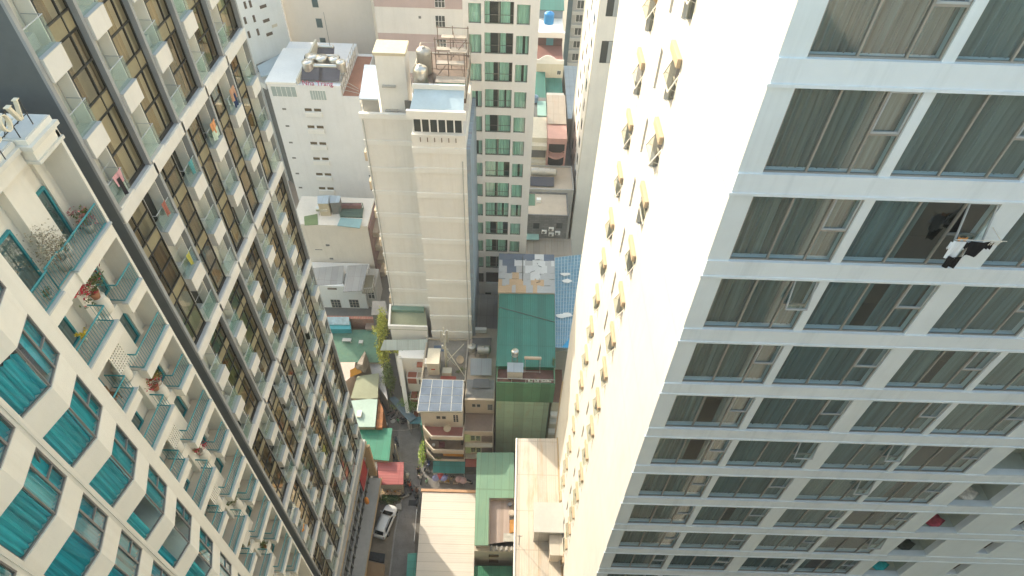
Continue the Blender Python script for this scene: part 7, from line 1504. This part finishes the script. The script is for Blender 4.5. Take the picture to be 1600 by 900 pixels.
# ---- people: one continuous skinned body per person
SKIN = mat('skin', (.42, .25, .16), rough=.6, var=.05); HAIR = mat('hair_black', (.015, .012, .01), var=.1)
def person(label, px, py, ang, shirt, trousers, pose='stand', seat=0., hat=None, group=None):
    x, y = atz(px, py, .9 if pose == 'stand' else .8); t = thing('person', label, 'person', (x, y, 0), group)
    if pose == 'stand': J = dict(pel=(0, 0, .92), spn=(0, 0, 1.15), chs=(.02, 0, 1.36), nek=(.03, 0, 1.48), hed=(.05, 0, 1.62)); knee = [(.03, .1, .5), (-.02, -.1, .5)]; ank = [(-.02, .11, .08), (-.05, -.11, .08)]; toe = [(.16, .12, .04), (.13, -.12, .04)]; elb = [(-.02, .27, 1.12), (.05, -.27, 1.12)]; hnd = [(.14, .27, .92), (.24, -.2, 1.0)]; hipz = .9
    else: J = dict(pel=(0, 0, .84+seat), spn=(.05, 0, 1.06+seat), chs=(.11, 0, 1.27+seat), nek=(.13, 0, 1.38+seat), hed=(.16, 0, 1.52+seat)); knee = [(.42, .16, .72+seat), (.42, -.16, .72+seat)]; ank = [(.33, .18, .32+seat), (.33, -.18, .32+seat)]; toe = [(.5, .19, .28+seat), (.5, -.19, .28+seat)]; elb = [(.25, .28, 1.08+seat), (.25, -.28, 1.08+seat)]; hnd = [(.46, .27, 1.03+seat), (.46, -.27, 1.03+seat)]; hipz = .82+seat
    V = [J['pel'], J['spn'], J['chs'], J['nek'], J['hed']]; Rr = [.15, .14, .16, .062, .095]; E = [(0, 1), (1, 2), (2, 3), (3, 4)]
    V.append((J['hed'][0]+.01, 0, J['hed'][2]+.1)); Rr.append(.075); E.append((4, 5))
    for i, sg in enumerate((1, -1)):
        b = len(V); V += [(J['pel'][0], sg*.1, hipz-.06), knee[i], ank[i], toe[i]]; Rr += [.1, .066, .045, .035]; E += [(0, b), (b, b+1), (b+1, b+2), (b+2, b+3)]
        b = len(V); sh = (J['chs'][0], sg*.19, J['chs'][2]+.04); V += [sh, elb[i], hnd[i], tuple(Vector(hnd[i])+(Vector(hnd[i])-Vector(elb[i])).normalized()*.1)]; Rr += [.065, .045, .035, .03]; E += [(2, b), (b, b+1), (b+1, b+2), (b+2, b+3)]
    c, s = math.cos(ang), math.sin(ang)
    me = bpy.data.meshes.new('body'); me.from_pydata([(a*c-b_*s, a*s+b_*c, z) for a, b_, z in V], E, []); ob = bpy.data.objects.new('tmp', me); COL.objects.link(ob)
    sk_ = ob.modifiers.new('s', 'SKIN'); sk_.use_smooth_shade = True; ob.modifiers.new('u', 'SUBSURF').levels = 1
    for i, v in enumerate(me.skin_vertices[0].data): v.radius = (Rr[i], Rr[i]); v.use_root = (i == 0)
    dg = bpy.context.evaluated_depsgraph_get(); m2 = bpy.data.meshes.new_from_object(ob.evaluated_get(dg)); bpy.data.objects.remove(ob)
    m2.name = 'body'
    for k in (SKIN, mat('shirt_%d_%d_%d' % tuple(int(q*99) for q in shirt), shirt, rough=.9, var=.15, sc=3), mat('legs_%d_%d_%d' % tuple(int(q*99) for q in trousers), trousers, rough=.9, var=.15, sc=3)): m2.materials.append(k)
    hz_ = J['nek'][2]-.02
    for p_ in m2.polygons:
        z = p_.center.z; l = p_.center.x*c+p_.center.y*s; w_ = abs(-p_.center.x*s+p_.center.y*c)
        hand = min((p_.center-Vector((h[0]*c-h[1]*s, h[0]*s+h[1]*c, h[2]))).length for h in hnd) < .13
        p_.material_index = 0 if (z > hz_ or hand) else (2 if z < J['pel'][2]+.03 or (pose != 'stand' and l > .2 and z < J['pel'][2]+.05) else 1)
        p_.use_smooth = True
    o = bpy.data.objects.new('body', m2); COL.objects.link(o); o.parent = t; ORG[o.name] = (x, y, 0)
    h = Vector((J['hed'][0]*c, J['hed'][0]*s, J['hed'][2]+.03))+Vector((x, y, 0)); mb = MB()
    if hat: mb.lathe(h+Vector((0, 0, .04)), [(.24, 0), (.25, .01), (.12, .07), (.11, .14), (.03, .16)], 14); mb.build('hat', mat('hat_%d' % int(hat[0]*99), hat, var=.1), t, True)
    else: mb.lathe(h-Vector((c*.015, s*.015, .0)), [(.10, -.02), (.112, .03), (.105, .08), (.07, .12), (.02, .135)], 12); mb.build('hair', HAIR, t, True)
    return t
up = math.pi/2
for i, (px, py, a, cl, lb) in enumerate(((664, 716, 1.2, (.30, .03, .03), 'dark red scooter parked at the foot of the solar panel house, nearest the climber'), (668, 728, 1.1, (.05, .08, .18), 'navy scooter parked just beyond the teal awning'), (634, 775, .5, (.45, .43, .40), 'silver scooter parked between the hedge and the lane'), (652, 782, up, (.04, .05, .05), 'black scooter leaning at the wall of the big pale shed'), (729, 752, 2.8, (.40, .38, .35), 'pale scooter parked at the right end of the market row'), (620, 690, 2.0, (.12, .16, .22), 'blue grey scooter parked beside the green sheet roof'))): scooter(lb, px, py, a, cl)
scooter('black scooter in the middle of the lane, ridden by a person in white', 657, 748, up+.15, (.02, .02, .022)); person('person in a white top riding the black scooter in the middle of the lane', 657, 747, up+.15, (.62, .6, .58), (.03, .03, .04), 'ride', .02)
scooter('black scooter just ahead of the ridden one in the lane', 653.5, 738, up+.1, (.025, .025, .025)); person('person in black riding the scooter furthest ahead in the lane', 653.5, 737, up+.1, (.03, .03, .035), (.05, .05, .07), 'ride', .02)
scooter('grey scooter at the corner of the big pale shed', 651, 769, up-.1, (.16, .13, .11)); person('person in a brown top riding the grey scooter by the big pale shed', 651, 768, up-.1, (.30, .17, .12), (.06, .06, .07), 'ride', .02)
scooter('orange red scooter parked beside the red roofed stall', 641, 760, up+.6, (.50, .10, .04)); person('person in a red shirt sitting on the orange red scooter by the stall', 641, 759, up+.6, (.52, .09, .04), (.08, .06, .05), 'ride', .02)
scooter('dark scooter parked against the wall above the red roof', 612, 708, 2.2, (.03, .03, .035))
scooter('dark scooter parked in the shade below the lime green climber', 662, 709, 1.9, (.05, .03, .03))
person('person in a pale cream shirt and white hat beside the red roofed stall', 637, 745, -.4, (.68, .58, .42), (.45, .40, .33), 'stand', 0, (.75, .73, .68)); person('person in dark clothes standing between the stall and the red scooter', 633, 755, .3, (.05, .06, .06), (.03, .03, .03))
person('person in a green and white top on the cross lane', 667, 752, 2.6, (.35, .62, .42), (.12, .16, .12)); person('person in green by the slate canopy', 622, 657, 1.0, (.04, .32, .10), (.05, .10, .06))
for i, (px, py, a, cl, lb) in enumerate(((612, 645, .6, (.30, .20, .19), 'maroon scooter under the slate canopy, nearest the mint roof'), (617, 650, .9, (.55, .5, .48), 'pale scooter under the slate canopy'), (629, 655, .4, (.05, .05, .05), 'black scooter right of the person in green'), (636, 660, .2, (.16, .13, .11), 'brownish scooter at the right end under the canopies'))): scooter(lb, px, py, a, cl, 'scooters under the canopies')
for i, (px, py, cl, lb) in enumerate(((602, 663, (.7, .68, .62), 'round white basin on the lane by the mint roof, left one'), (614, 658, (.65, .6, .55), 'round white basin beside the scooters, right one'))):
    x, y = atz(px, py, .2); m = MB(); m.lathe((x, y, .0), [(.22, .01), (.34, .2), (.37, .24), (.32, .2), (.2, .06)], 14); tag(m.build('basin', mat('basin_white', cl, var=.1), None, True, loc=(x, y, 0)), lb, 'basin')
# ---- market in front of the teal awning
cols = [((.20, .21, .34), 'lilac parasol at the left end of the market row', 681, 746), ((.40, .06, .06), 'red parasol second in the market row', 688, 743), ((.19, .20, .36), 'lilac parasol third in the market row', 693.5, 746), ((.45, .28, .25), 'salmon parasol near the right awning post', 717, 748), ((.52, .34, .30), 'paler pink parasol at the right end of the market row', 723.5, 750)]
for cl, lb, px, py in cols:
    x, y = atz(px, py, 1.8); t = thing('parasol', lb, 'parasol', (x, y, 0), 'parasols of the street market'); m = MB(); m.lathe((x, y, 1.65), [(.5, 0), (.5, .02), (.3, .13), (.04, .22)], 10); m.build('canopy', mat('parasol_%d_%d' % (int(cl[0]*99), int(cl[2]*99)), cl, var=.15, sc=2), t); m = MB(); m.bar((x, y, 0), (x, y, 1.9), .02, 6); m.build('pole', M_steel2, t)
for i, (px, py, cl, lb) in enumerate(((690, 750, (.10, .42, .08), 'crate of green vegetables at the market'), (699, 751, (.62, .36, .04), 'crate of oranges at the market'), (704, 748, (.55, .42, .2), 'crate of yellow fruit at the market'), (707, 745, (.04, .03, .03), 'black covered crate at the market'), (712, 752, (.4, .3, .2), 'brown crate at the market, left of the salmon parasol'))):
    x, y = atz(px, py, .4); m = MB(); m.box(x-.35, x+.35, y-.25, y+.25, .0, .38); T = tag(m.build('crate', M_wood, None, loc=(x, y, 0)), lb, 'crate', 'crates of the street market'); m = MB(); rn = random.Random(i)
    for k in range(14): m.lathe((x+rn.uniform(-.27, .27), y+rn.uniform(-.18, .18), .385), [(.03, 0), (.075, .05), (.05, .11), (.01, .13)], 6)
    m.build('produce', mat('produce_%d' % i, cl, var=.2, sc=3), T, True)
person('person in a red shirt tending the market stalls', 687, 748, -1.2, (.45, .05, .06), (.05, .05, .1)); person('person in a blue shirt at the market beside the lilac parasol', 697, 744, -1.8, (.08, .12, .35), (.06, .05, .05))
# overhead cables
for i, (a, b, za, zb_, lb) in enumerate((((623, 642), (626, 720), 6, 4.4, 'thin cable hanging along the lane from the canopy to the utility pole'), ((612, 672), (662, 664), 5, 5, 'pale cable sagging across the lane near the teal netting'), ((660, 690), (655, 765), 6, 4, 'thin cable running down the right side of the lane'), ((626, 718), (660, 722), 4.6, 5, 'slack cable from the utility pole to the lime green climber'), ((626, 719), (657, 768), 4.4, 5, 'slack cable from the utility pole to the corner of the big pale shed'), ((663, 735), (740, 738), 4.5, 4.5, 'thin cable strung above the market row'))):
    A = Vector((*atz(*a, za), za)); B = Vector((*atz(*b, zb_), zb_)); m = MB(); pv = A
    for k in range(1, 13): f = k/12; q = A.lerp(B, f)-Vector((0, 0, .6*math.sin(math.pi*f))); m.bar(pv, q, .022, 4); pv = q
    tag(m.build('cable', M_dgrey if i != 1 else M_steel2, None, loc=tuple(A)), lb, 'cable')
# ---- the building the view is taken from: its front wall and roof edge, below and behind the camera
t = thing('lookout_building', 'white building that the view is taken from, below and behind the camera', 'building', (0, -2.5, 0)); m = MB(); m.box(-8, 60, -14, -1.5, 0, H-2.2); m.build('wall', mat('lookout_wall', (.60, .57, .50), var=.05), t)

# ---- warm city haze
hb = MB(); hb.box(-260, 260, -60, 300, -1.2, 100); hz_o = hb.build('haze', bpy.data.materials.new('haze_air')); hz_o['kind'] = 'stuff'
hm = hz_o.data.materials[0]; hm.use_nodes = True; ht = hm.node_tree; ht.nodes.remove(ht.nodes['Principled BSDF'])
pv_ = ht.nodes.new('ShaderNodeVolumePrincipled'); pv_.inputs['Color'].default_value = (.93, .92, .88, 1); pv_.inputs['Density'].default_value = HAZE; pv_.inputs['Anisotropy'].default_value = 0.
ht.links.new(pv_.outputs[0], ht.nodes['Material Output'].inputs['Volume'])
